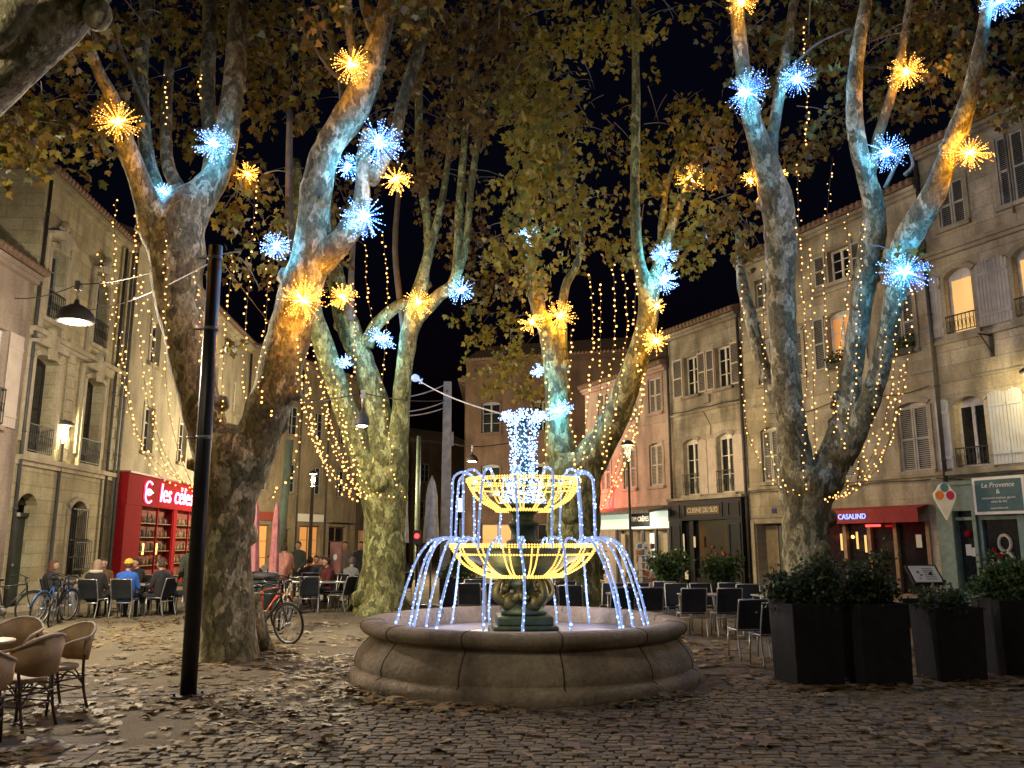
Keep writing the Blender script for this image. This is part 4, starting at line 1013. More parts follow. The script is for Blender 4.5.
def crown_clusters(spec):
    """spec: list of (px, py, Y, rx_px, ry_px, depth radius m, leaf count) -> leaf positions in drooping sprays"""
    pos = []; tips = []
    for px, py, Y, rx, ry, rd, cnt in spec:
        k = max(1, int(cnt*.68/14))
        for _ in range(k):
            v = uv_sphere(1)[0]*nr.random()**.45
            c = D(px+v[0]*rx, py+v[1]*ry, max(7.5, Y+v[2]*rd))
            dr = uv_sphere(1)[0]; dr[2] = -abs(dr[2])*.5; L = nr.uniform(.25, .6)
            for j in range(14):
                t = j/14
                q = np.array(c)+dr*L*t+nr.normal(0, .10, 3); q[2] -= t*t*.12
                pos.append(q); tips.append(dr*.4+np.array((0, 0, -.75))+nr.normal(0, .45, 3))
    return np.array(pos), np.array(tips)
def tree(label, base, limbs, twigs, clusters, leafmat, bark='bark', size=(.10, .175), roots=None):
    e = empty('plane_tree', base, label, 'tree')
    m = MB()
    for l in limbs: limb(m, l)
    if roots:
        r0, n_ = roots
        for k in range(n_):
            th = 2*math.pi*k/n_+rnd.uniform(-.2, .2); d = Vector((math.cos(th), math.sin(th), 0))
            m.tube([base+d*r0*.45+Vector((0, 0, .9)), base+d*r0*.75+Vector((0, 0, .35)), base+d*r0*1.05+Vector((0, 0, .08)), base+d*r0*1.4+Vector((0, 0, -.05))], [r0*.3, r0*.32, r0*.26, r0*.1], 8, wob=.2)
    m.build('trunk', M[bark], e)
    m = MB()
    for l in twigs: limb(m, l, .05, 6, 4)
    for px, py, Y, rx, ry, rd, cnt in clusters:      # fine twigs among the leaves
        for _ in range(max(2, int(cnt/45))):
            a = D(px+rnd.uniform(-rx, rx), py-ry*rnd.random(), Y+rnd.uniform(-rd, rd)); d = Vector((rnd.uniform(-.8, .8), rnd.uniform(-.6, .6), rnd.uniform(-.7, .3)))
            m.tube(catmull([a, a+d*.5+Vector((0, 0, .06)), a+d], 3), [.014, .012, .01, .009, .007, .005, .004], 4, cap=False)
    m.build('branches', M['bark_dark'], e)['kind'] = 'stuff'
    pos, tips = crown_clusters(clusters); n = len(pos)
    nm = uv_sphere(n); nm[:, 2] *= .6
    c = leaf_mesh('crown', M[leafmat], pos-np.array(base), nr.uniform(size[0], size[1], n), nm, tips, np.clip(nr.normal(.5, .28, n), 0, 1), e)
    return e
B1 = G(235, 652); B1.z = 0
t1 = tree('huge leaning plane tree left of the fountain, mottled forked trunk lit blue and amber', B1,
 [[(230, 668, 13.2, 60), (229, 640, 13.2, 52), (227, 560, 13.2, 47), (229, 505, 13.2, 54), (236, 460, 13.2, 70), (246, 436, 13.2, 60)],
  [(224, 500, 13.2, 50), (213, 450, 13.2, 42), (200, 400, 13.1, 41), (187, 340, 13, 44), (179, 290, 13, 50), (177, 240, 13, 56), (186, 212, 13, 50), (205, 190, 13.1, 34), (220, 165, 13.2, 27), (229, 120, 13.3, 24), (236, 60, 13.5, 22), (240, -20, 13.8, 20), (242, -120, 14.5, 14)],
  [(170, 252, 13, 46), (155, 222, 12.8, 36), (145, 195, 12.5, 26), (134, 165, 12.3, 22), (124, 138, 12.1, 20), (115, 105, 11.9, 16), (98, 70, 11.6, 13), (84, 30, 11.3, 11), (70, -30, 11, 8)],
  [(166, 224, 13, 28), (150, 170, 13.2, 17), (143, 120, 13.4, 14), (141, 60, 13.7, 15), (146, 10, 14, 14), (140, -60, 14.4, 11)],
  [(180, 222, 13.2, 24), (178, 190, 13.5, 16), (168, 165, 13.8, 13), (166, 120, 14.1, 12), (170, 60, 14.5, 11)],
  [(206, 200, 13.3, 22), (212, 150, 13.6, 17), (207, 90, 14, 16), (210, 20, 14.4, 15), (206, -50, 15, 12)],
  [(238, 478, 13.2, 56), (256, 440, 13.1, 46), (272, 400, 13, 44), (286, 345, 12.9, 43), (300, 295, 12.8, 43), (312, 255, 12.7, 40), (314, 215, 12.6, 35), (318, 180, 12.5, 33), (330, 145, 12.4, 30), (350, 115, 12.3, 34), (366, 80, 12.2, 30), (378, 45, 12.1, 25), (386, 10, 12, 20), (398, -60, 11.8, 14)],
  [(382, 40, 12.1, 22), (366, 5, 12.3, 14), (355, -50, 12.6, 10)],
  [(318, 262, 12.7, 36), (340, 242, 12.5, 26), (355, 220, 12.4, 24), (362, 195, 12.3, 17), (363, 160, 12.3, 14), (368, 130, 12.3, 12)],
  [(352, 118, 12.3, 18), (358, 95, 12.2, 12), (354, 60, 12.1, 10), (348, 10, 12.0, 9), (350, -40, 12, 7)],
  [(370, 180, 12.4, 18), (392, 145, 12.7, 14), (402, 105, 13, 13), (414, 65, 13.3, 12), (432, 10, 13.6, 10), (445, -50, 14, 8)]],
 [[(290, 110, 14.5, 7), (289, 200, 14.6, 8), (294, 255, 14, 9)], [(320, 0, 14, 7), (338, 60, 13.6, 9), (345, 110, 13, 10)], [(150, 120, 13.3, 5), (125, 60, 13, 4), (112, 20, 12.6, 3)], [(297, 20, 12.5, 3), (330, 70, 12.4, 4), (350, 85, 12.2, 5)]],
 [(60, 30, 13, 110, 50, 3, 1500), (200, 20, 16, 110, 60, 2.5, 1600), (60, 120, 13, 75, 60, 2, 1100), (280, 60, 15, 60, 80, 2, 1300), (100, -60, 12, 260, 50, 4, 1800), (255, 205, 14.5, 40, 45, 1.2, 420), (245, 345, 14, 18, 12, .5, 40), (325, 50, 13.2, 40, 45, .8, 220), (20, 140, 11, 40, 40, 1.2, 350), (195, 120, 17, 90, 60, 2, 900), (330, 215, 16, 30, 50, 1.2, 300), (385, -20, 12, 120, 50, 2.5, 1100), (270, 245, 13.9, 22, 12, .4, 60), (235, 262, 12.9, 12, 14, .3, 70)],
 'leaf', roots=(.46, 7))
B2 = G(380, 610); B2.z = 0
t2 = tree('broad plane tree with flaring roots and thin upright stems behind the basin left side', B2,
 [[(379, 622, 21.6, 60), (380, 600, 21.6, 50), (384, 560, 21.6, 41), (385, 515, 21.6, 41), (383, 475, 21.6, 53), (380, 455, 21.6, 56)],
  [(372, 480, 21.6, 28), (352, 430, 21.4, 24), (334, 375, 21, 22), (320, 335, 20.8, 21), (308, 300, 20.6, 22), (300, 240, 20.5, 16), (295, 160, 20.5, 11)],
  [(383, 470, 21.6, 32), (378, 410, 21.6, 26), (362, 360, 21.6, 23), (348, 325, 21.5, 24), (340, 300, 21.5, 20), (330, 230, 21.5, 14), (322, 130, 21.5, 10)],
  [(393, 475, 21.6, 28), (399, 430, 21.4, 20), (403, 380, 21.2, 18), (409, 335, 21, 18), (416, 310, 20.9, 22), (424, 270, 20.8, 12), (429, 240, 20.8, 10), (420, 160, 20.7, 9), (418, 60, 20.6, 8), (410, -40, 20.6, 7)],
  [(426, 262, 20.8, 10), (442, 200, 20.6, 7), (452, 120, 20.4, 6), (455, 20, 20.3, 5)],
  [(417, 318, 20.9, 16), (438, 296, 20.7, 14), (456, 276, 20.5, 12), (460, 200, 20.4, 9), (466, 120, 20.2, 7), (476, 0, 20, 6)],
  [(452, 285, 20.5, 11), (465, 250, 20.4, 8), (472, 180, 20.3, 7), (486, 90, 20, 6)],
  [(366, 345, 21.5, 16), (376, 325, 21.3, 13), (395, 308, 21.1, 12), (412, 300, 21, 10)]],
 [[(350, 320, 21, 8), (352, 260, 21, 6), (356, 200, 21, 5)], [(404, 330, 21, 7), (395, 250, 21.4, 6), (400, 180, 21.5, 5)]],
 [(450, 40, 15, 90, 60, 2, 2000), (425, 130, 17, 60, 60, 2, 700), (470, 100, 15.5, 35, 40, 1.2, 500), (330, 150, 22, 60, 90, 2, 500), (300, 250, 21.5, 60, 50, 1.5, 250), (450, 200, 21, 45, 60, 1.5, 350), (420, -40, 16, 120, 60, 3, 1200), (495, 260, 22, 50, 60, 1.8, 700), (462, 235, 21, 18, 30, 1, 90)],
 'leaf_brown', 'bark_olive', roots=(.62, 8))
B3 = G(570, 598); B3.z = 0
t3 = tree('plane tree directly behind the fountain with a thick right-leaning limb', B3,
 [[(574, 612, 19.5, 66), (573, 580, 19.5, 54), (573, 530, 19.5, 52), (573, 480, 19.5, 60), (572, 455, 19.5, 52)],
  [(562, 470, 19.5, 36), (558, 430, 19.4, 27), (557, 385, 19.3, 26), (552, 350, 19.2, 22), (545, 325, 19, 17), (535, 300, 18.9, 13), (530, 265, 18.8, 11), (527, 225, 18.7, 9), (526, 160, 18.6, 7)],
  [(558, 380, 19.3, 18), (561, 345, 19.3, 13), (562, 315, 19.3, 11), (566, 285, 19.3, 9), (578, 262, 19.3, 7), (585, 220, 19.3, 5)],
  [(578, 478, 19.5, 42), (597, 450, 19.3, 32), (613, 420, 19.1, 29), (628, 385, 18.9, 26), (640, 350, 18.7, 24), (648, 315, 18.5, 20), (645, 285, 18.3, 16), (638, 255, 18.2, 12), (635, 200, 18, 10), (636, 100, 17.8, 9), (635, -20, 17.6, 8)],
  [(650, 320, 18.5, 16), (654, 285, 18.6, 14), (664, 250, 18.7, 11), (674, 220, 18.8, 9), (684, 195, 18.8, 7), (692, 170, 18.8, 6), (705, 130, 18.8, 4)],
  [(645, 290, 18.4, 13), (660, 258, 18.9, 9), (662, 220, 19.3, 7), (672, 170, 19.6, 5), (700, 100, 20, 4)]],
 [[(690, 165, 18.8, 4), (705, 150, 18.8, 3), (722, 146, 18.8, 2)], [(548, 330, 19, 5), (540, 290, 19, 4)]],
 [(545, 130, 14.5, 42, 70, 1.6, 1500), (520, 90, 15, 40, 60, 1.5, 800), (560, 200, 14.5, 22, 30, 1, 330), (520, 210, 16, 40, 60, 1.5, 600), (540, 250, 17.5, 35, 40, 1.2, 400), (600, 20, 17, 90, 45, 2, 1300), (640, 150, 20, 70, 80, 2, 1000), (600, 240, 20.5, 50, 50, 1.5, 450), (680, 240, 20, 50, 45, 1.5, 650), (640, -40, 16, 180, 50, 3, 1500), (490, 330, 23, 45, 70, 1.8, 800), (700, 130, 19, 40, 50, 1.5, 500), (520, 370, 23, 40, 40, 1.5, 450), (700, 195, 17, 30, 35, 1, 220)],
 'leaf_green', 'bark_olive', roots=(.6, 6))
B4 = G(808, 612); B4.z = 0
t4 = tree('tall forked plane tree in front of the right-hand houses', B4,
 [[(808, 640, 16.8, 58), (807, 600, 16.8, 46), (806, 550, 16.8, 42), (806, 510, 16.8, 46), (808, 484, 16.8, 60), (810, 470, 16.8, 54)],
  [(800, 490, 16.8, 40), (793, 440, 16.6, 32), (786, 380, 16.4, 28), (782, 320, 16.2, 28), (781, 270, 16, 31), (780, 230, 15.8, 34), (776, 200, 15.6, 34), (766, 165, 15.4, 26), (755, 130, 15.2, 22), (748, 100, 15, 19), (741, 55, 14.8, 16), (736, 0, 14.6, 15), (728, -80, 14.4, 11)],
  [(770, 172, 15.4, 18), (772, 140, 15.6, 13), (780, 90, 15.8, 12), (788, 40, 16, 11), (797, -20, 16.2, 9)],
  [(786, 410, 16.5, 20), (770, 385, 16.8, 16), (757, 345, 17, 14), (749, 310, 17.2, 13), (742, 282, 17.4, 11), (738, 230, 17.6, 6)],
  [(816, 488, 16.8, 44), (834, 456, 16.6, 34), (845, 420, 16.4, 25), (852, 370, 16.2, 22), (859, 320, 16, 22), (866, 275, 15.8, 24), (872, 240, 15.6, 27), (874, 208, 15.4, 23), (866, 175, 15.2, 19), (857, 140, 15, 18), (854, 100, 14.8, 17), (858, 50, 14.6, 15), (868, -10, 14.4, 12), (875, -70, 14.2, 9)],
  [(868, 182, 15.2, 14), (877, 140, 15, 10), (890, 100, 14.8, 10), (902, 50, 14.6, 8), (912, -20, 14.4, 6)],
  [(838, 458, 16.5, 30), (859, 425, 16.2, 24), (877, 378, 15.8, 20), (889, 325, 15.4, 20), (897, 285, 15, 22), (903, 250, 14.6, 27), (920, 218, 14.2, 28), (936, 190, 13.8, 24), (948, 155, 13.5, 20), (960, 125, 13.2, 22), (968, 100, 13, 18), (977, 62, 12.8, 15), (984, 25, 12.6, 13), (992, -30, 12.4, 10)]],
 [[(905, 235, 14.5, 9), (890, 250, 15, 8), (882, 268, 15.5, 7)], [(790, 70, 15.8, 4), (815, 45, 15.6, 3), (850, 28, 15.4, 3)], [(905, 175, 15, 5), (913, 165, 15, 4), (905, 150, 15, 3), (885, 188, 15.1, 5)]],
 [(790, 30, 17, 90, 45, 2, 1100), (960, 40, 15.5, 90, 60, 2.2, 1500), (880, 20, 16, 80, 40, 2, 1000), (810, 140, 17, 35, 40, 1.2, 420), (1000, 90, 15, 50, 30, 1.5, 550), (905, 255, 14.8, 28, 12, .5, 110), (880, -50, 14, 220, 50, 3, 1700), (740, 225, 17, 35, 35, 1.2, 350), (725, 155, 17, 30, 40, 1.2, 350), (910, 100, 16.5, 40, 25, 1, 280), (845, 75, 16.5, 50, 30, 1.2, 380), (760, 60, 17, 40, 60, 1.5, 400)],
 'leaf', 'bark', roots=(.5, 6))
# nearest tree, its trunk just outside the frame on the left
B5 = Vector((-6.9, 7.2, 0))
e5 = empty('plane_tree', B5, 'nearest plane tree, only its thick grey overhanging limb in the top left corner', 'tree')
m = MB()
bp_ = [tuple(B5)+(.5,), (-6.85, 7.2, 1.5, .42), (-6.7, 7.2, 3.2, .4)]
Q = catmull(bp_+[(*D(-150, 200, 7), .36), (*D(-70, 125, 6.9), .33), (*D(-10, 70, 6.8), .31), (*D(40, 30, 6.8), .27), (*D(85, -15, 6.8), .24), (*D(120, -70, 6.8), .2), (*D(150, -180, 7), .14)], 5)
m.tube([q[:3] for q in Q], [q[3] for q in Q], 16, wob=.1)
Q = catmull([(*D(-90, 140, 6.9), .2), (*D(-30, 60, 6.6), .16), (*D(10, 15, 6.4), .13), (*D(40, -40, 6.2), .1)], 5); m.tube([q[:3] for q in Q], [q[3] for q in Q], 12, wob=.1)
kq = D(97, 14, 6.75); m.ball(kq, .13, 12, 8, sz=1.2)
m.build('trunk', M['bark'], e5)
pos, tips = crown_clusters([(60, -90, 8.5, 200, 60, 1, 700), (-60, 30, 8.5, 60, 80, 1, 400)]); n = len(pos)
leaf_mesh('crown', M['leaf'], pos-np.array(B5), nr.uniform(.12, .19, n), uv_sphere(n), tips, nr.random(n), e5)
# ------------------------------------------------------------------ starburst lights in the trees
def starburst(px, py, Y, rpx, colr, label, flat=1.0, power=None, tilt=0):
    c = D(px, py, Y); R0 = rpx/FPX*Y
    blue = colr == 'b'
    e = empty('starburst_light', c, label, 'starburst light', 'starburst lights fixed in the plane trees')
    tilt = rnd.uniform(-40, 40); nray = (115 if rpx > 20 else (80 if rpx > 13 else 45))*(1 if blue else .8); nray = int(nray)
    Mr = Matrix.Rotation(R_(tilt), 3, 'Y')
    rays = MB(); bl = MB()
    for k in range(nray):
        d = Vector(uv_sphere(1)[0]); d.z *= flat; L = R0*rnd.uniform(.72, 1.08); d = Mr@d
        s = c+d*R0*.12; f = c+d*L+Vector((0, 0, -.03*L))
        mid = (s+f)/2+Vector((rnd.uniform(-1, 1), rnd.uniform(-1, 1), rnd.uniform(-1, 1)))*R0*.03
        rays.tube([s, mid, f], [.0035, .0025, .0015], 3, cap=False)
        for t in ((.45, .64, .82, .98) if rpx > 16 else (.6, .82, .98)):
            t += rnd.uniform(-.06, .04); p = s.lerp(f, t); r = rnd.uniform(.005, .0115)*(1.35 if Y > 16 else 1.0)*(1 if t > .7 else .75)
            M6 = [(r, 0, 0), (-r, 0, 0), (0, r, 0), (0, -r, 0), (0, 0, r), (0, 0, -r)]
            bl.add([p+Vector(q) for q in M6], [(0, 2, 4), (2, 1, 4), (1, 3, 4), (3, 0, 4), (2, 0, 5), (1, 2, 5), (3, 1, 5), (0, 3, 5)])
    rays.build('rays', M['ray_blue' if blue else 'ray_amber'], e)
    o = bl.build('bulbs', M['bulb_blue' if blue else 'bulb_amber'], e); o['kind'] = 'stuff'
    m = MB()
    for k in range(34):
        d = Vector(uv_sphere(1)[0]); d.z *= flat
        m.tube([c, c+d*R0*rnd.uniform(.18, .48)], [.013, .003], 4)
    m.ball(c, R0*.1, 8, 6)
    m.build('core', M['core_blue' if blue else 'core_amber'], e)
    pw = power if power is not None else (92 if blue else 66)*(rpx/22)**1.2*(Y/14)
    pw *= rnd.uniform(.7, 1.3); plight(c, pw, (.06, .42, 1) if blue else (1, .4, .02), R0*.35, e)
ST = [
 (118, 122, 11.7, 24, 'a', 'amber starburst on the outer left limb of the leftmost forked tree'),
 (214, 144, 12.8, 22, 'b', 'blue-white starburst right of the leftmost tree fork, high above the black post'),
 (163, 191, 13.0, 12, 'b', 'small dim blue starburst tucked inside the fork of the leftmost tree'),
 (247, 174, 14.0, 14, 'a', 'small amber starburst hidden by leaves between the two limbs of the leftmost tree'),
 (351, 64, 11.8, 22, 'a', 'topmost amber starburst over the left half, among yellow leaves'),
 (379, 143, 12.0, 28, 'b', 'large blue-white starburst directly above the small left amber one, biggest of the left tree'),
 (348, 167, 12.6, 15, 'b', 'small blue starburst half behind the largest blue one of the left tree'),
 (396, 179, 12.0, 18, 'a', 'amber starburst between the two big blue ones on the left tree'),
 (364, 217, 12.1, 25, 'b', 'wide blue-white starburst below the amber one, lowest blue on the leaning limb top'),
 (276, 246, 12.6, 17, 'b', 'blue starburst on the left edge of the leaning limb, touching an amber glow'),
 (303, 300, 12.4, 26, 'a', 'big amber starburst low on the leaning limb of the left tree'),
 (343, 297, 12.6, 17, 'a', 'smaller amber starburst just right of the big low amber one'),
 (418, 302, 20.4, 18, 'a', 'amber starburst on the tree with thin upright stems'),
 (461, 290, 20.1, 16, 'b', 'blue starburst at the right tip of the tree with thin upright stems'),
 (381, 338, 20.9, 17, 'b', 'flat blue starburst in the middle of the tree with thin upright stems'),
 (345, 362, 20.6, 9, 'b', 'tiny blue starburst against the left limb of the second tree'),
 (527, 237, 18.4, 14, 'b', 'blue starburst below the hanging yellow leaves above the fountain'),
 (532, 322, 18.7, 14, 'a', 'smaller amber starburst left of its twin above the fountain column'),
 (560, 316, 18.9, 19, 'a', 'larger amber starburst of the pair above the fountain column'),
 (537, 371, 19.0, 8, 'b', 'tiny blue starburst over the left edge of the tree behind the fountain'),
 (558, 410, 19.0, 17, 'b', 'flat blue starburst on the trunk directly right of the light column'),
 (664, 254, 18.3, 15, 'b', 'upper blue starburst of the stacked pair on the right-leaning limb'),
 (663, 280, 18.2, 17, 'b', 'lower blue starburst of the stacked pair on the right-leaning limb'),
 (657, 306, 18.2, 10, 'a', 'small amber starburst just under the stacked blue pair'),
 (656, 341, 18.0, 17, 'a', 'bright amber starburst at the bend of the right-leaning limb'),
 (691, 179, 18.5, 17, 'a', 'amber starburst alone at the tip of a thin branch against brown leaves'),
 (747, 92, 14.6, 26, 'b', 'blue-white starburst wrapped round the left limb of the right-hand tree'),
 (797, 79, 15.6, 21, 'b', 'blue starburst right beside the one wrapping the left limb of the right-hand tree'),
 (742, 2, 14.3, 19, 'a', 'amber starburst cut by the top edge on the right-hand tree'),
 (750, 180, 15.9, 11, 'a', 'faint small amber starburst left of the knotty limb of the right-hand tree'),
 (783, 174, 15.9, 6, 'a', 'tiniest amber starburst right of the knotty limb'),
 (887, 152, 14.8, 23, 'b', 'spiky blue-white starburst in the open sky gap between the right limbs'),
 (907, 72, 14.5, 21, 'a', 'amber starburst high in the right tree against the leaves'),
 (970, 153, 13.2, 26, 'a', 'flat golden starburst in front of the right-hand eave'),
 (905, 272, 14.3, 31, 'b', 'largest deep blue starburst, above the lower fork of the right tree'),
 (999, 1, 12.6, 23, 'b', 'blue starburst cut by the top right corner')]
for px, py, Y, r, c, lb in ST:
    starburst(px, py, Y-.25, r, c, lb, flat=.6 if 'flat' in lb or 'largest deep' in lb else .95)

# ------------------------------------------------------------------ fairy light strings
bulb_me = {}
def bulb_mesh(r, key):
    if key not in bulb_me:
        b = MB(); b.ball((0, 0, 0), r, 6, 5); o = b.build('bulb', M['bulb_warm']); bulb_me[key] = o.data; bpy.data.objects.remove(o)
    return bulb_me[key]
def fairy(pts, Y, label, Y2=None, group='strings of warm fairy lights', step=None):
    Y2 = Y2 or Y; Q = []
    n = len(pts)
    for i, (px, py) in enumerate(pts):
        q = D(px+rnd.uniform(-3.5, 3.5), py, Y+(Y2-Y)*i/(n-1)); Q.append(q)
    Q = [Vector(q) for q in catmull([tuple(q) for q in Q], 7)]
    e = empty('fairy_light_string', Q[0], label, 'fairy lights', group)
    m = MB(); m.tube(Q, .0035*Y/13, 4, cap=False); m.build('wire', M['cable'], e)
    bm = bulb_mesh(.0145 if Y < 16 else .02, 'near' if Y < 16 else 'far')
    step = step or .105*(Y/13)**.8
    acc = 0; cnt = 0
    for i in range(len(Q)-1):
        Ls = (Q[i+1]-Q[i]).length
        while acc < Ls and cnt < 95:
            p = Q[i].lerp(Q[i+1], acc/Ls)+Vector((rnd.uniform(-.045, .045), rnd.uniform(-.045, .045), 0))
            b = bpy.data.objects.new('bulb', bm); COL.objects.link(b); b.parent = e; b.location = p-Q[0]; acc += step*rnd.uniform(.65, 1.35); cnt += 1
            s = rnd.uniform(.55, 1.3); b.scale = (s, s, s)
        acc -= Ls
    return e
FA = [
 ([(100, 255), (116, 330), (126, 380), (135, 430), (160, 475), (190, 492)], 12.6, 'outermost fairy string left of the leaning trunk, over the limestone townhouse'),
 ([(114, 200), (113, 290), (122, 350), (138, 430), (165, 470), (200, 490)], 12.5, 'second fairy string from the left, crossing the townhouse drainpipe'),
 ([(139, 215), (137, 270), (142, 350), (150, 410), (165, 460), (192, 492)], 12.6, 'fairy string hanging from the amber-lit left limb'),
 ([(137, 275), (150, 330), (154, 400), (163, 445), (185, 486)], 12.8, 'shorter fairy string bunching over the red cafe sign'),
 ([(163, 240), (164, 300), (170, 390), (176, 450), (196, 494)], 12.2, 'fairy string running down the left side of the leaning trunk'),
 ([(192, 270), (198, 340), (202, 400), (203, 470)], 12.3, 'fairy string lying on the right side of the leaning trunk beside the black post'),
 ([(232, 255), (230, 320), (222, 400), (226, 450)], 12.9, 'fairy string just right of the black post top'),
 ([(254, 180), (250, 250), (246, 330), (242, 420)], 13.2, 'fairy string between the two limbs of the leftmost tree, in the dark gap'),
 ([(268, 255), (268, 330), (262, 380), (272, 420)], 12.0, 'fairy string in front of the lower leaning limb of the leftmost tree'),
 ([(300, 340), (298, 430), (290, 470), (270, 500)], 12.2, 'fairy string swinging back from the low amber starburst to the left trunk'),
 ([(166, 76), (168, 100), (166, 125)], 13.2, 'very short fairy string high in the leaves near the top left'),
 ([(201, 74), (200, 90), (199, 104)], 13.2, 'tiny fairy string above the blue starburst of the left fork'),
 ([(302, 345), (308, 410), (322, 455), (345, 490), (364, 496)], 18.8, 'leftmost string of the dense swag between the first two trees'),
 ([(307, 350), (315, 430), (332, 470), (355, 492)], 18.6, 'second string of the dense swag between the first two trees'),
 ([(316, 345), (325, 410), (340, 460), (362, 492)], 19.0, 'third string of the dense swag, behind the others'),
 ([(325, 360), (333, 430), (348, 472), (366, 495)], 19.2, 'string of the swag dropping beside the left limb of the second tree'),
 ([(335, 370), (342, 430), (352, 478), (372, 497)], 19.4, 'string of the swag nearest the second trunk'),
 ([(296, 370), (310, 440), (336, 488), (360, 502)], 18.7, 'lowest sagging string of the dense swag between the first two trees'),
 ([(330, 388), (350, 440), (372, 488), (400, 498)], 20.2, 'string crossing the second trunk just below its fork'),
 ([(368, 245), (368, 290), (372, 330)], 19.8, 'short fairy string above the flat blue starburst of the second tree'),
 ([(386, 235), (386, 300), (385, 390)], 19.6, 'long plumb fairy string beside the flat blue starburst of the second tree'),
 ([(382, 400), (390, 440), (395, 480), (405, 500)], 20.4, 'fairy string down the right edge of the second trunk'),
 ([(545, 340), (546, 400), (546, 470)], 18.4, 'fairy string falling just right of the bright light column'),
 ([(572, 330), (573, 400), (576, 470)], 18.2, 'fairy string over the trunk directly behind the fountain'),
 ([(588, 275), (590, 340), (588, 410), (580, 470)], 18.4, 'first of the plumb strings right of the fountain tree, nearest the trunk'),
 ([(602, 285), (601, 340), (598, 400), (590, 460)], 18.6, 'second of the plumb strings right of the fountain tree'),
 ([(611, 265), (612, 330), (608, 400), (600, 460)], 18.2, 'third of the plumb strings right of the fountain tree, the longest above the limb'),
 ([(627, 275), (624, 330), (618, 400), (604, 470)], 18.0, 'fourth of the plumb strings, crossing the right-leaning limb'),
 ([(635, 265), (637, 330), (640, 400), (622, 470), (606, 500)], 17.8, 'fairy string curling in front of the street lamp by the rose house'),
 ([(645, 370), (644, 400), (630, 450), (612, 495)], 17.9, 'outermost fairy string right of the right-leaning limb'),
 ([(636, 410), (625, 450), (606, 500), (598, 510)], 18.1, 'low fairy string over the red-lit wall'),
 ([(742, 285), (744, 350), (748, 420), (762, 470), (790, 494)], 15.8, 'leftmost fairy string on the right-hand tree, in front of the stained house edge'),
 ([(760, 270), (762, 340), (768, 420), (778, 470), (800, 496)], 15.9, 'dense fairy string close left of the main fork of the right-hand tree'),
 ([(798, 165), (802, 260), (804, 350), (806, 440), (805, 490)], 15.2, 'long fairy string dropping between the two main limbs of the right-hand tree'),
 ([(812, 250), (811, 330), (813, 400), (815, 460)], 15.3, 'fairy string over the left windows of the house behind the right-hand tree'),
 ([(832, 165), (828, 250), (829, 330), (830, 420)], 15.2, 'fairy string from the top leaves down past the right-hand tree gap'),
 ([(846, 215), (845, 280), (842, 350), (838, 440)], 15.1, 'fairy string just left of the right limb of the right-hand tree'),
 ([(866, 225), (862, 300), (858, 380), (842, 450)], 14.6, 'fairy string lying on the right limb of the right-hand tree'),
 ([(885, 330), (880, 400), (868, 450), (840, 490), (822, 498)], 14.4, 'inner right swag string gathering at the right-hand trunk'),
 ([(900, 300), (896, 370), (880, 440), (850, 488), (825, 500)], 14.3, 'middle right swag string gathering at the right-hand trunk'),
 ([(913, 290), (910, 360), (892, 430), (862, 482), (828, 502)], 14.2, 'outermost right swag string, over the closed louvred shutters'),
 ([(904, 370), (888, 450), (856, 490), (830, 499)], 14.0, 'lowest right swag string sagging above the red awning'),
 ([(806, 20), (808, 90), (806, 150)], 15.0, 'thin fairy string in the leaves above the right-hand tree gap')]
FA += [
 ([(298, 355), (303, 400), (316, 440), (334, 480), (352, 498)], 18.4, 'outer left edge string of the dense swag, nearest the leaning limb'),
 ([(322, 400), (334, 445), (350, 480), (366, 500)], 18.9, 'short inner string filling the lower middle of the dense swag'),
 ([(312, 420), (328, 462), (346, 486), (362, 500)], 19.3, 'short string along the lower left curve of the dense swag'),
 ([(342, 410), (352, 452), (362, 485)], 19.1, 'shortest string of the dense swag, close to the small blue starburst'),
 ([(358, 300), (356, 350), (354, 400), (362, 450)], 20.0, 'plumb fairy string between the two left limbs of the second tree')]
for p, Y, lb in FA: fairy(p, Y, lb)

# ------------------------------------------------------------------ street lamps, poles and cables
def hanging_lamp(px, py, Y, w, label, power, cable_pts):
    return hanging_lamp_at(D(px, py, Y), w/2/FPX*Y, label, power, cable_pts)
def hanging_lamp_at(c, r, label, power, cable_pts):
    e = empty('hanging_lamp', c, label, 'hanging lamp', 'lamps hung on cables')
    m = MB(); m.lathe([(r, -.02), (r*1.02, .02), (r*.95, .12), (r*.75, .22), (r*.4, .3), (r*.15, .34), (r*.12, .42), (0, .44)], c, 24)
    m.lathe([(r*.97, -.01), (r*.92, .08), (r*.6, .17), (0, .19)], c, 24); m.build('shade', M['pipe_dark'], e)
    m = MB(); m.lathe([(0, -.05), (r*.5, -.04), (r*.8, -.01), (r*.85, .03), (0, .04)], c, 20); m.build('diffuser', M['lamp_glow'], e)
    m = MB(); m.tube([c+Vector((0, 0, .4)), c+Vector((0, 0, .75))], .03, 6); m.box(c.x-.05, c.x+.05, c.y-.05, c.y+.05, c.z+.62, c.z+.8); m.build('hanger', M['alu'], e)
    plight(c+Vector((0, 0, -.13)), power, (1, .84, .62), r*.6, e, 'lamp_light')
    top = c+Vector((0, 0, .74)); m = MB()
    A_, B_ = [Vector(q) for q in cable_pts]
    for a in (A_, B_):
        m.tube([top.lerp(a, t/8)-Vector((0, 0, .25*4*(t/8)*(1-t/8)*.4)) for t in range(9)], .012*max(1, c.y/20), 4, cap=False)
    m.build('span_cable', M['cable'], e)
    return e
hanging_lamp(75, 321, 15.5, 37, 'large glowing lamp hung on a cable in front of the limestone townhouse', 1900, (WL.T(-1.0, 0, 7.9), D(180, 262, 13)))
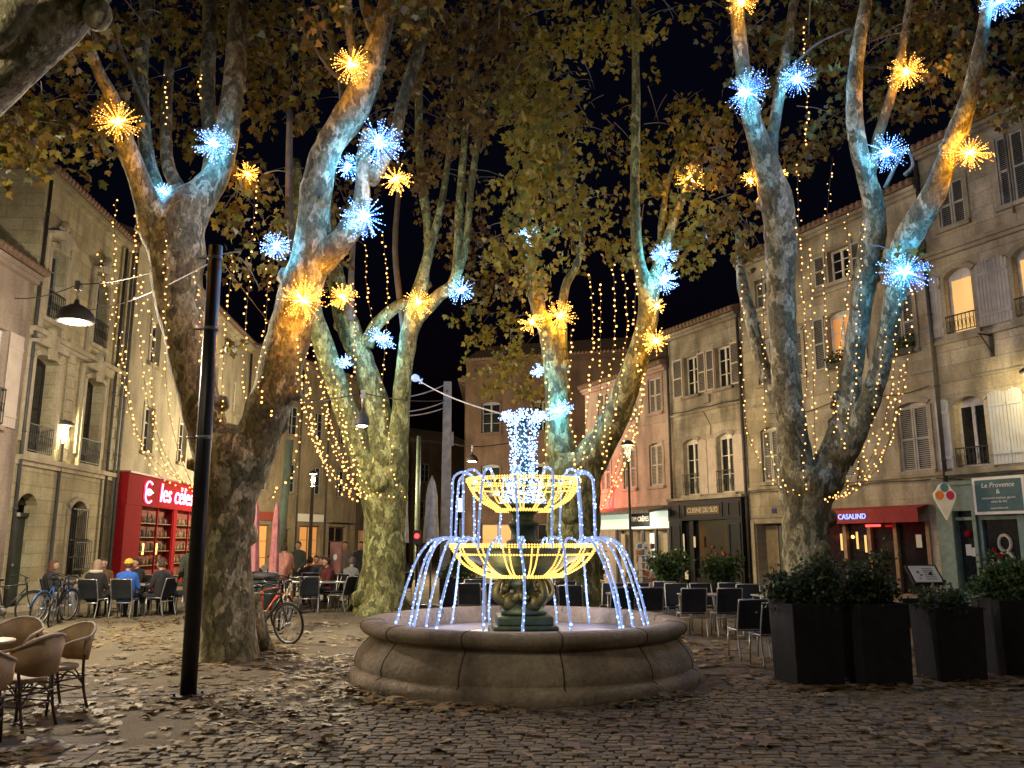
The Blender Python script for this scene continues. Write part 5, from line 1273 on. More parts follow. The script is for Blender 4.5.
hanging_lamp(362, 425, 18.6, 15, 'small white-lit lamp hung in front of the limbs of the second tree', 105, (D(262, 400, 16), D(446, 400, 24)))
hanging_lamp(472, 461, 42, 12, 'faint distant lamp hung in front of the rose brown house', 600, (D(446, 440, 42), D(520, 440, 44)))
def post_lamp(base, H, label, power, hr=.27, lantern=True, col=(1, .78, .5), lean=0, pr=.055):
    e = empty('street_lamp', base, label, 'street lamp', 'post lamps round the square')
    b = Vector(base); m = MB()
    m.lathe([(.14, 0), (.14, .08), (.1, .14), (.09, .6), (.07, .66), (pr, .7), (pr*.8, H-.62), (pr*1.3, H-.6), (pr*.6, H-.55)], b, 14); m.build('post', M['pipe_dark'], e)
    m = MB()
    for k in range(4):
        a = R_(45+90*k); m.tube([b+Vector((pr*.8*math.cos(a), pr*.8*math.sin(a), H-.57)), b+Vector((hr*.62*math.cos(a), hr*.62*math.sin(a), H-.08))], .012, 5)
    m.build('lantern_frame', M['iron'], e)
    m = MB(); m.lathe([(hr*.18, H-.52), (hr*.55, H-.1), (0, H-.1)], b, 12); m.build('lantern_glass', M['lantern_glow'], e)
    m = MB(); m.lathe([(hr, H-.06), (hr*1.02, H), (hr*.7, H+.07), (hr*.2, H+.1), (0, H+.13)], b, 20); m.lathe([(hr*.98, H-.055), (hr*.3, H-.03), (0, H-.03)], b, 20); m.build('cap', M['pipe_dark'], e)
    plight(b+Vector((.0, 0, H-.3)), power, col, .1, e, 'lamp_light')
    for o in e.children:
        if o.name.startswith('lantern_g'): o.visible_shadow = True
    return e
p = G(46, 606); post_lamp((p.x, p.y, 0), D(62, 427, p.y).z+.1, 'tall post lamp with inverted lantern beside the parked bicycles on the left', 560, .26, col=(1, .8, .42))
p = G(300, 575); post_lamp((-8.6, 36, 0), D(307, 473, 36).z, 'far post lamp with a bright lantern behind the cafe crowd', 3000, .17, pr=.09, col=(1, .82, .5))
post_lamp((-7.0, 40, 0), D(346, 466, 40).z, 'farthest small post lamp seen left of the second trunk', 1800, .15, col=(1, .82, .5))
q = D(628, 445, 27); post_lamp((q.x, 27, 0), q.z+.05, 'slim black post lamp in front of the rose house beside the fountain', 620, .24, pr=.045, col=(1, .68, .28))
# bracket lamp on the stone house
e = empty('wall_lamp', WR.T(-9.75, .0, 5.75), 'bracket lantern fixed to the tall stone house at the right edge', 'wall lamp')
m = MB(); T = WR.T; m.tube([T(-9.75, .02, 5.75), T(-9.75, .35, 5.95), T(-9.75, .75, 5.95)], .02, 6); m.build('bracket', M['iron'], e)
m = MB(); c = T(-9.75, .75, 5.55); m.lathe([(.08, -.3), (.2, .1), (0, .12)], c, 12); m.build('lantern_glass', M['lantern_glow'], e)
m = MB(); m.lathe([(.27, .13), (.27, .17), (.1, .3), (0, .4)], c, 16); m.lathe([(.265, .135), (0, .15)], c, 16); m.build('cap', M['iron'], e)
plight(T(-9.75, .75, 5.5), 170, (1, .72, .3), .12, e, 'lamp_light')
# unseen cable lamps: left inferred from the lit trunk, right added as warm fill
def lamp_at(x, y, z, power, label):
    v = Vector((x, y, z))-Vector((0, 0, CAM_H)); e_ = hanging_lamp_at(Vector((x, y, z)), .33, label, power, ((x-7, y, z+1.6), (x+7, y, z+1.6)))
lamp_at(7.5, 3.6, 6.8, 150, 'added unseen fill lamp over the near right paving, above the picture')
lamp_at(-5.2, 4.6, 6.6, 200, 'cable lamp over the near cafe tables, above the picture')
# black mast with its flat top
p = G(188, 697); top = D(216, 246, p.y)
e = empty('black_post', p, 'thick black metal post standing in front of the leaning plane tree', 'post')
m = MB(); m.tube([p, p+Vector((0, 0, top.z/2))+Vector(((top.x-p.x)/2, 0, 0)), Vector((top.x, p.y, top.z))], [.092, .09, .082], 20); m.build('shaft', M['black'], e)
m = MB(); m.lathe([(.19, 0), (.19, .02), (.1, .03)], p, 20)
for k in range(4): a_ = k*1.571+.6; m.tube([p+Vector((.155*math.cos(a_), .155*math.sin(a_), .01)), p+Vector((.155*math.cos(a_), .155*math.sin(a_), .05))], .016, 6)
m.build('base_plate', M['iron'], e)
m = MB()
for t in (.55, .8, .97):
    q = p.lerp(Vector((top.x, p.y, top.z)), t); m.tube([q-Vector((0, 0, .02)), q+Vector((0, 0, .02))], .096 if t < .9 else .09, 20)
    m.tube([q-Vector((.1, 0, 0)), q-Vector((.22, 0, .0))], .014, 6)
m.build('clamp', M['grey_metal'], e)
# concrete mast carrying the light cable
q = D(446, 382, 24); e = empty('concrete_mast', (q.x+.05, 24, 0), 'square grey concrete mast rising behind the fountain left side', 'mast')
m = MB(); b = Vector((q.x+.05, 24, 0))
m.add([b+Vector((x*s, y*s, z)) for z, s in ((0, .15), (q.z, .11)) for x, y in ((-1, -1), (1, -1), (1, 1), (-1, 1))], [(0, 1, 5, 4), (1, 2, 6, 5), (2, 3, 7, 6), (3, 0, 4, 7), (4, 5, 6, 7)])
m.build('shaft', M['concrete'], e)
m = MB(); m.tube([b+Vector((0, -.1, q.z-.3)), b+Vector((0, -.28, q.z-.3))], .03, 6); m.box(b.x+.1, b.x+.2, b.y-.15, b.y-.05, q.z-1.9, q.z-1.5); m.build('fitting', M['grey_metal'], e)
q2 = D(419, 436, 40); e = empty('concrete_mast', (q2.x, 40, 0), 'farther thin concrete mast between the second tree and the nearer mast', 'mast')
m = MB(); m.tube([(q2.x, 40, 0), (q2.x, 40, q2.z)], [.13, .1], 10); m.build('shaft', M['pole_green'], e)
q3 = G(266, 605); q3 = Vector((-7.5, 24.5, 0)); qt = D(290, 440, 24.5)
e = empty('green_mast', (q3.x, q3.y, 0), 'round grey-green mast between the crowd and the leftmost trunk', 'mast')
m = MB(); m.tube([(D(276, 590, 24.5).x, 24.5, 0), (qt.x, 24.5, qt.z)], [.15, .11], 12); m.build('shaft', M['pole_green'], e)
# overhead wires
def wire(name, label, a, b_, r=.012, sag=.2, mat='cable'):
    a, b_ = Vector(a), Vector(b_); e_ = MB(); e_.tube([a.lerp(b_, t/12)-Vector((0, 0, sag*4*(t/12)*(1-t/12))) for t in range(13)], r, 4, cap=False)
    return tag(e_.build(name, M[mat], None, a), label, 'cable', 'overhead cables')
m0 = D(446, 384, 24)
wire('overhead_cable', 'pale cable from the concrete mast top to the second tree', m0, D(392, 398, 21.5), .015, .1, 'cable_pale')
wire('overhead_cable', 'upper of the two parallel cables left of the concrete mast', D(444, 402, 24), D(404, 412, 21.5), .014, .05, 'cable_pale')
wire('overhead_cable', 'lower of the two parallel cables left of the concrete mast', D(444, 408, 24), D(404, 416, 21.5), .014, .05, 'cable_pale')
wire('overhead_cable', 'dark cable from the limestone townhouse to the black post', WL.T(2.5, .1, 8.6), D(212, 262, 10.05), .012, .2)
wire('overhead_cable', 'cable running from the black post clamp into the second tree', D(222, 262, 10.05), D(345, 395, 21), .008, .2)
wire('overhead_cable', 'thin cable crossing the leaves from the left tree to the top edge', D(105, 92, 12), D(330, 10, 13), .006, .1)
# the lit cable from the second tree to the fountain column
a = D(415, 378, 20.6); b_ = FC+Vector((-.15, 0, Zu+.93))
e = empty('light_cable', a, 'pale cable with a knot of white bulbs leading to the top of the fountain column', 'light cable')
m = MB(); m.tube([a.lerp(b_, t/14)-Vector((0, 0, .1*4*(t/14)*(1-t/14))) for t in range(15)], .013, 5); m.build('wire', M['cable_pale'], e)
m = MB(); m.tube([a, a+(b_-a)*.1], [.05, .02], 8); m.ball(a, .1, 8, 6, smooth=True)
for k in range(40): m.ball(a+(b_-a)*rnd.uniform(-.0, .1)+Vector((rnd.uniform(-1, 1), rnd.uniform(-1, 1), rnd.uniform(-1, 1)))*.07, .02, 5, 4)
m.build('bulb_knot', M['rope_blue'], e)
# ------------------------------------------------------------------ furniture
def place(root, loc, rz, **k):
    root.location = loc; root.rotation_euler = (0, 0, rz); tag(root, **k); return root
def kids(o): return [c for c in bpy.data.objects if c.parent == o]
def dup(root, loc, rz, **k):
    c = root.copy(); COL.objects.link(c)
    for ch in kids(root):
        d = ch.copy(); COL.objects.link(d); d.parent = c
        for g_ in kids(ch):
            h = g_.copy(); COL.objects.link(h); h.parent = d
    return place(c, loc, rz, **k)
# woven bistro armchair; faces +y
def bistro_chair():
    e = empty('bistro_chair', (0, 0, 0))
    m = MB(); m.lathe([(0, .42), (.2, .42), (.225, .435), (.23, .455), (.21, .468), (0, .47)], (0, .02, 0), 20, sy=1.0); m.build('seat', M['wicker_light'], e)
    bx = lambda t: Vector((.27*math.sin(t), -.02-.25*math.cos(t), 0))
    m = MB(); vs = []; n = 16
    for i in range(n+1):
        t = R_(-78+156*i/n)
        hb = .485; ht = .86-.13*abs(math.sin(t))**2.2
        for z in (hb+.1*abs(math.sin(t))**4, ht):
            for off in (0, .018):
                p = bx(t)*(1+off/.26+(z-.45)*.16); vs.append((p.x, p.y-(z-.45)*.12, z))
    fs = []
    for i in range(n):
        a = i*4; b = a+4; fs += [(a, b, b+2, a+2), (a+1, a+3, b+3, b+1), (a+2, b+2, b+3, a+3), (a, a+1, b+1, b)]
    fs += [(0, 2, 3, 1), (n*4, n*4+1, n*4+3, n*4+2)]
    m.add(vs, fs, 0, True); m.build('backrest', M['wicker'], e)
    m = MB(); ps = []
    for i in range(n+1):
        t = R_(-78+156*i/n); z = .87-.13*abs(math.sin(t))**2.2; p = bx(t)*(1.05+(z-.45)*.16); ps.append((p.x, p.y-(z-.45)*.12, z))
    L_ = Vector(ps[0]); Rr = Vector(ps[-1])
    full = [Vector((-.2, .24, .45)), Vector((-.235, .22, .62)), Vector((-.27, .14, .7))]+[Vector(p) for p in ps]+[Vector((.27, .14, .7)), Vector((.235, .22, .62)), Vector((.2, .24, .45))]
    m.tube(catmull([tuple(p) for p in full], 3), .0155, 8); m.build('arm_frame', M['wicker_light'], e)
    for sx in (-1, 1):
        m = MB(); m.tube([(sx*.2, .22, .46), (sx*.205, .235, .2), (sx*.215, .25, 0)], .0145, 8); m.build('leg', M['cane_dark'], e)
        m = MB(); m.tube(catmull([(sx*.24, -.13, .72), (sx*.2, -.16, .46), (sx*.19, -.2, .2), (sx*.2, -.26, 0)], 3), .0145, 8); m.build('leg', M['cane_dark'], e)
    m = MB()
    for z, k_ in ((.22, .98), (.33, .98)):
        C4 = [(-.205, .235, z), (.205, .235, z), (.19, -.2, z), (-.19, -.2, z)]
        for i in range(4): m.tube([C4[i], C4[(i+1) % 4]], .0095, 6)
    for a, b, z in (((-.2, .235), (.2, .235), 0), ((-.2, .235), (-.19, -.2), 0), ((.2, .235), (.19, -.2), 0), ((-.19, -.2), (.19, -.2), 0)):
        a3 = Vector((*a, .24)); b3 = Vector((*b, .24)); mid = (a3+b3)/2+Vector((0, 0, .17)); m.tube(catmull([tuple(a3), tuple(mid), tuple(b3)], 5), .0085, 6)
    m.build('stretcher', M['cane_dark'], e)
    return e
def pedestal_table(top='table_top', r=.34, h=.73, leg='black'):
    e = empty('cafe_table', (0, 0, 0))
    m = MB(); m.lathe([(0, h-.03), (r-.01, h-.03), (r, h-.022), (r, h-.005), (r-.006, h), (0, h)], (0, 0, 0), 36); m.build('table_top', M[top], e)
    m = MB(); m.tube([(0, 0, .05), (0, 0, h-.03)], .026, 10); m.build('pillar', M[leg], e)
    m = MB()
    for k in range(4):
        a = R_(45+90*k); m.tube([(0, 0, .1), (.2*math.cos(a), .2*math.sin(a), .05), (.27*math.cos(a), .27*math.sin(a), .012)], [.025, .018, .014], 6)
    m.build('foot', M[leg], e)
    return e
ch = bistro_chair()
def gp(px, py): p = G(px, py); return (p.x, p.y, 0)
CH = [((-4.85, 9.25), 2.75, 'rattan armchair nearest the leaf-strewn ground, right-hand one by the pale tables'),
      ((-4.75, 8.45), 1.3, 'rattan armchair seen side-on with its arm in front, between two others'),
      ((-4.62, 7.5), .45, 'closest rattan armchair, cut by the left edge, seen from behind'),
      ((-5.75, 9.9), -3.0, 'rattan armchair behind the two pale tables, only its curved back showing')]
for i, ((x, y), rz, lb) in enumerate(CH):
    f_ = place if i == 0 else dup
    f_(ch, (x, y, 0), rz, label=lb, cat='chair', group='rattan armchairs round the pale tables')
tb = pedestal_table()
place(tb, (-5.62, 9.1, 0), 0, label='pale round cafe table touching the far rattan chair', cat='table', group='pale round tables')
dup(tb, (-5.4, 8.4, 0), .3, label='pale round cafe table nearer the camera, cut by the left edge', cat='table', group='pale round tables')
# metal terrace chair with dark sling; faces +y
def terrace_chair():
    e = empty('terrace_chair', (0, 0, 0))
    for sx in (-1, 1):
        m = MB(); m.tube(catmull([(sx*.235, -.27, 0), (sx*.235, -.2, .25), (sx*.235, -.18, .44), (sx*.235, -.23, .66), (sx*.235, -.3, .9)], 4), .014, 8); m.build('rear_leg', M['alu'], e)
        m = MB(); m.tube([(sx*.235, .25, 0), (sx*.235, .22, .44)], .014, 8); m.tube([(sx*.235, .225, .44), (sx*.235, -.18, .44)], .013, 8); m.build('front_leg', M['alu'], e)
    for y, z in ((-.19, .36), (.22, .4), (-.295, .895)):
        m = MB(); m.tube([(-.235, y, z), (.235, y, z)], .012, 6); m.build('cross_bar', M['alu'], e)
    m = MB(); vs = []; pr = [(-.19, .46), (-.205, .55), (-.235, .68), (-.265, .78), (-.292, .885)]
    for y, z in pr: vs += [(-.225, y, z), (.225, y, z), (-.225, y-.012, z), (.225, y-.012, z)]
    fs = []
    for i in range(4): a = i*4; fs += [(a, a+1, a+5, a+4), (a+2, a+6, a+7, a+3)]
    m.add(vs, fs); m.build('back_sling', M['sling'], e)
    m = MB(); m.box(-.225, .225, -.18, .22, .43, .445); m.build('seat_sling', M['sling'], e)
    return e
def square_table():
    e = empty('terrace_table', (0, 0, 0))
    m = MB(); m.box(-.4, .4, -.35, .35, .71, .74); o = m.build('table_top', M['table_grey'], e); bevel(o, .008)
    for sx in (-1, 1):
        for sy in (-1, 1): m = MB(); m.tube([(sx*.36, sy*.31, 0), (sx*.36, sy*.31, .71)], .016, 8); m.build('leg', M['alu'], e)
    m = MB(); m.ball((.05, 0, .755), .05, 8, 5, sz=.4); m.build('ashtray', M['pipe_dark'], e)
    return e
tc = terrace_chair(); tt = square_table(); first = [True, True]
def tchair(x, y, rz, lb, g_='dark sling terrace chairs right of the fountain'):
    f_ = place if first[0] else dup; first[0] = False; f_(tc, (x, y, 0), rz, label=lb, cat='chair', group=g_)
def ttable(x, y, rz, lb, g_='grey terrace tables'):
    f_ = place if first[1] else dup; first[1] = False; f_(tt, (x, y, 0), rz, label=lb, cat='table', group=g_)
tchair(3.62, 13.2, .1, 'left one of the two nearest dark chairs, seen from behind beside the first planter')
tchair(3.76, 12.5, .12, 'right one of the two nearest dark chairs, touching the first planter')
tabs = [(5.15, 16.6), (3.75, 16.9), (2.35, 17.2), (.9, 17.9), (-.6, 18.8)]
nm = ['nearest the big planters', 'second from the planters', 'close to the basin edge', 'behind the right-hand jets', 'straight behind the pedestal']
for i, ((x, y), s_) in enumerate(zip(tabs, nm)):
    ttable(x, y, .1, 'grey terrace table '+s_)
    for dx, dy, rz, w_ in ((-.3, -.62, .1, 'near left'), (.32, -.6, -.08, 'near right'), (-.3, .64, 3.05, 'far left'), (.3, .66, 3.2, 'far right')):
        tchair(x+dx+rnd.uniform(-.05, .05), y+dy+rnd.uniform(-.08, .08), rz+rnd.uniform(-.2, .2), 'dark terrace chair at the '+w_+' side of the table '+s_)
for i, (x, y, rz, lb) in enumerate([(5.2, 13.9, .3, 'dark chair half hidden behind the first and second planters'), (6.3, 13.6, 0, 'dark chair showing through the gap before the third planter'), (4.6, 17.8, 3.1, 'dark chair near the recessed doorway'), (3.3, 18.4, 3.0, 'dark chair in front of the charcoal shopfront bushes'), (1.6, 19.2, 3.2, 'dark chair in front of the card rack')]): tchair(x, y, rz, lb)
ttable(6.4, 14.6, .1, 'grey terrace table seen in the gap between the second and third planters')

# ------------------------------------------------------------------ planters and plants
def planter(px0, px1, pyb, h, label, rz, seed, green='shrub_dark', ph=.35, n=1500, depth=.6):
    a = G(px0, pyb); b = G(px1, pyb); w = (b-a).length; c = (a+b)/2+Vector((0, depth/2, 0))
    e = empty('planter', (c.x, c.y, 0), label, 'planter', 'tall dark planters in a row on the right'); e.rotation_euler = (0, 0, rz)
    m = MB(); t = .025; hw, hd = w/2*.94, depth/2
    m.add([(x*s, y*s2, z) for z, s, s2 in ((0, hw*.94, hd*.94), (h, hw, hd)) for x, y in ((-1, -1), (1, -1), (1, 1), (-1, 1))]+[(x*(hw-t), y*(hd-t), z) for z in (h, h-.1) for x, y in ((-1, -1), (1, -1), (1, 1), (-1, 1))],
          [(0, 1, 5, 4), (1, 2, 6, 5), (2, 3, 7, 6), (3, 0, 4, 7), (4, 5, 9, 8), (5, 6, 10, 9), (6, 7, 11, 10), (7, 4, 8, 11), (8, 9, 13, 12), (9, 10, 14, 13), (10, 11, 15, 14), (11, 8, 12, 15)])
    o = MBlocal(m, 'pot', M['planter'], e); bevel(o, .012)
    m = MB(); m.box(-hw+t, hw-t, -hd+t, hd-t, h-.1, h-.06); MBlocal(m, 'soil', M['soil'], e)
    # several stems and a leafy mass with an uneven top
    m = MB(); pos = []; tp = []
    for k in range(14):
        x0, y0 = rnd.uniform(-hw*.85, hw*.85), rnd.uniform(-hd*.7, hd*.7); hh = ph*rnd.uniform(.6, 1.25)*(1-.75*(abs(x0)/hw)**1.6)
        x1, y1 = x0*.8+rnd.gauss(0, .09), y0+rnd.gauss(0, .08)
        m.tube([(x0, y0, h-.08), ((x0+x1)/2, (y0+y1)/2, h+hh*.5), (x1, y1, h+hh)], [.009, .006, .003], 4)
        for _ in range(int(n/14)):
            t_ = rnd.random()**.7; s_ = .07+.05*(1-t_)
            pos.append((x0+(x1-x0)*t_+rnd.gauss(0, s_), y0+(y1-y0)*t_+rnd.gauss(0, s_*.9), h-.02+hh*t_+rnd.gauss(0, .06))); tp.append((rnd.gauss(0, 1), rnd.gauss(0, 1), rnd.gauss(.3, .8)))
    MBlocal(m, 'stems', M['bark_dark'], e)
    pos = np.array(pos); k = len(pos); leaf_mesh('foliage', M[green], pos, nr.uniform(.035, .065, k), uv_sphere(k), np.array(tp), nr.random(k), e)
    return e
def MBlocal(m, name, mat, parent):
    """mesh whose vertices are already in the parent's own frame"""
    o = m.build(name, mat, None, (0, 0, 0)); o.parent = parent; o.location = (0, 0, 0); return o
planter(788, 848, 687, .99, 'first tall dark planter from the fountain, with a bushy dark shrub', R_(12), 1, ph=.55, n=3200)
planter(858, 917, 687, .99, 'second tall dark planter, its shrub reaching up to the menu stand', R_(8), 2, ph=.55, n=3000)
planter(936, 992, 682, .92, 'third tall dark planter, with low sparse plants', R_(6), 3, ph=.2, n=1200)
planter(1001, 1060, 677, .99, 'fourth tall dark planter at the right edge, with a spreading green bush', R_(6), 4, ph=.55, n=3000, green='shrub')
def shrub_pot(x, y, w, h, ph, label, green='shrub', n=1500, leaf=(.06, .11)):
    e = empty('potted_shrub', (x, y, 0), label, 'potted plant')
    m = MB(); m.lathe([(w*.38, 0), (w*.42, .02), (w*.5, h-.03), (w*.53, h-.03), (w*.53, h), (w*.46, h), (w*.45, h-.06), (0, h-.06)], (0, 0, 0), 20); MBlocal(m, 'pot', M['planter'], e)
    m = MB(); pos = []
    for k in range(12):
        a = rnd.uniform(0, 6.28); r = rnd.uniform(0, w*.75); hh = ph*rnd.uniform(.6, 1.1)
        m.tube([(0, 0, h-.06), (r*.5*math.cos(a), r*.5*math.sin(a), h+hh*.5), (r*math.cos(a), r*math.sin(a), h+hh)], [.014, .009, .004], 4)
        for _ in range(int(n/12)):
            t = rnd.random()**.6; pos.append((r*t*math.cos(a)+rnd.gauss(0, .13), r*t*math.sin(a)+rnd.gauss(0, .13), h+hh*t+rnd.gauss(0, .07)))
    MBlocal(m, 'stems', M['bark_dark'], e); pos = np.array(pos); k = len(pos)
    leaf_mesh('foliage', M[green], pos, nr.uniform(*leaf, k), uv_sphere(k), uv_sphere(k), nr.random(k), e); return e
p = G(668, 606); shrub_pot(4.15, 22.6, .6, .6, .85, 'round green bush in a pot left of the charcoal shop door', n=1800)
shrub_pot(5.35, 21.8, .6, .6, .8, 'round green bush in a pot in front of the charcoal shop window', n=1800)
shrub_pot(2.2, 23.5, .55, .55, .8, 'dim bush in a pot beneath the lit crepe shop', n=1200)
e = planter(437, 487, 609, .78, 'dark box planter with a leafy bush directly behind the basin left side', R_(3), 5, green='shrub', ph=.75, n=2200); e['group'] = 'boxes behind the fountain'
# menu stand
q = G(905, 640); e = empty('menu_stand', (5.72, 11.8, 0), 'white menu board tilted on a dark stand behind the planters', 'menu stand', rz=R_(8))
zc = D(922, 575, 11.8).z
m = MB(); m.tube([(0, 0, 0), (0, 0, zc-.03)], .025, 8); m.lathe([(.2, 0), (.2, .02), (.03, .04)], (0, 0, 0), 20); MBlocal(m, 'stand', M['black'], e)
Mt = Matrix.Rotation(R_(52), 3, 'X')@Matrix.Rotation(R_(0), 3, 'Z')
m = MB(); m.obox((0, 0, zc), .46, .32, .04, Mt); MBlocal(m, 'frame', M['black'], e)
m = MB(); m.obox(Vector((0, 0, zc))+Mt@Vector((0, 0, .023)), .4, .27, .006, Mt); MBlocal(m, 'menu_sheet', M['paper'], e)
m = MB()
for (x, y, a) in ((-.1, .03, .03), (-.07, -.02, .025), (-.11, -.07, .02)): m.obox(Vector((0, 0, zc))+Mt@Vector((x, y, .028)), a, a, .003, Mt)
for k in range(6): m.obox(Vector((0, 0, zc))+Mt@Vector((.06, .09-.035*k, .028)), .16, .006, .002, Mt)
MBlocal(m, 'menu_print', M['black'], e)
# card rack
e = empty('postcard_rack', (4.0, 25.4, 0), 'white wire rack of postcards in front of the lit shop', 'postcard rack')
m = MB(); m.tube([(0, 0, 0), (0, 0, 1.75)], .02, 6)
for k in range(7):
    z = .35+k*.2; m.tube([(.24*math.cos(t*.785), .24*math.sin(t*.785), z) for t in range(8)], .012, 5, closed=True)
for t in range(4): m.tube([(.24*math.cos(t*1.57+.78), .24*math.sin(t*1.57+.78), .3), (.24*math.cos(t*1.57+.78), .24*math.sin(t*1.57+.78), 1.75)], .012, 5)
MBlocal(m, 'rack_frame', M['white'], e)
m = MB()
for k in range(7):
    for t in range(8):
        a = t*.785; m.obox((.26*math.cos(a), .26*math.sin(a), .43+k*.2), .02, .13, .14, Matrix.Rotation(a, 3, 'Z'), mi=rnd.randrange(3))
o = MBlocal(m, 'postcards', [M['paper'], cloth('card_blue', (.1, .2, .35)), cloth('card_red', (.4, .12, .08))], e)
# folded umbrellas
def parasol(x, y, h, label, mat, r=.17):
    e = empty('folded_parasol', (x, y, 0), label, 'parasol')
    m = MB(); m.tube([(0, 0, 0), (0, 0, h+.12)], .025, 8); m.lathe([(.28, 0), (.28, .06), (.05, .08)], (0, 0, 0), 16); MBlocal(m, 'pole', M['alu'], e)
    m = MB(); n = 24; vs = []; pr = [(.02, h+.08), (r*.4, h-.1), (r*.65, h-.45), (r*.7, h-.95), (r*.85, h-1.4), (r*.92, h-1.75)]
    for rr, z in pr:
        for k in range(n):
            q = rr*(1+(.28 if k % 3 == 0 else -.12)); a = 2*math.pi*k/n; vs.append((q*math.cos(a), q*math.sin(a), z))
    fs = [(i*n+k, i*n+(k+1) % n, (i+1)*n+(k+1) % n, (i+1)*n+k) for i in range(len(pr)-1) for k in range(n)]
    m.add(vs, fs, 0, True); MBlocal(m, 'canopy', M[mat], e)
    m = MB(); m.lathe([(r*.66, h-.97), (r*.7, h-.93), (r*.66, h-.9)], (0, 0, 0), 20); MBlocal(m, 'strap', M[mat], e)
    return e
parasol(D(402, 540, 24).x, 24, D(402, 481, 24).z, 'folded off-white parasol against the second trunk', 'umbrella', .17)
parasol(D(431, 540, 23.5).x, 23.5, D(431, 480, 23.5).z, 'folded off-white parasol left of the concrete mast', 'umbrella', .2)
parasol(D(253, 540, 21).x, 21, D(262, 500, 21).z, 'folded pink parasol touching the leftmost trunk', 'umbrella_pink', .17)
parasol(D(275, 540, 22.5).x, 22.5, D(277, 506, 22.5).z, 'narrow folded pink parasol just left of the green mast', 'umbrella_pink', .12)
# bin, totem, small tables on the far terrace
p = gp(307, 604)
e = empty('litter_bin', (-5.95, 20.6, 0), 'slatted dark green litter bin standing before the far terrace', 'litter bin')
m = MB(); m.lathe([(.27, .15), (.3, .2), (.3, .8), (.27, .85)], (0, 0, 0), 20); MBlocal(m, 'body', M['green_door'], e)
m = MB(); m.lathe([(.31, .88), (.33, .95), (.28, 1.02), (0, 1.04)], (0, 0, 0), 20); m.tube([(0, 0, 0), (0, 0, .2)], .05, 8)
for k in range(4): a = k*1.571; m.tube([(.27*math.cos(a), .27*math.sin(a), .83), (.29*math.cos(a), .29*math.sin(a), .9)], .015, 5)
MBlocal(m, 'lid', M['pipe_dark'], e)
m = MB(); m.tube([(.05*math.cos(k*.7)*1.3, -.305, .5+.09*math.sin(k*.7)) for k in range(7)], .014, 5); MBlocal(m, 'emblem', M['grey_metal'], e)
e = empty('menu_totem', (-5.3, 25.5, 0), 'upright reddish brown menu totem on the far terrace', 'totem')
m = MB(); m.box(-.17, .17, -.08, .08, .05, 1.75); bevel(MBlocal(m, 'panel', simple('rust_panel', (.24, .1, .08), .6), e), .01); m = MB(); m.box(-.36, .36, -.2, .2, 0, .05); MBlocal(m, 'base', M['iron'], e)
m = MB(); m.ball((0, -.085, 1.3), .06, 10, 6, sy=.1, sz=1.5); MBlocal(m, 'pale_mark', M['paper'], e)
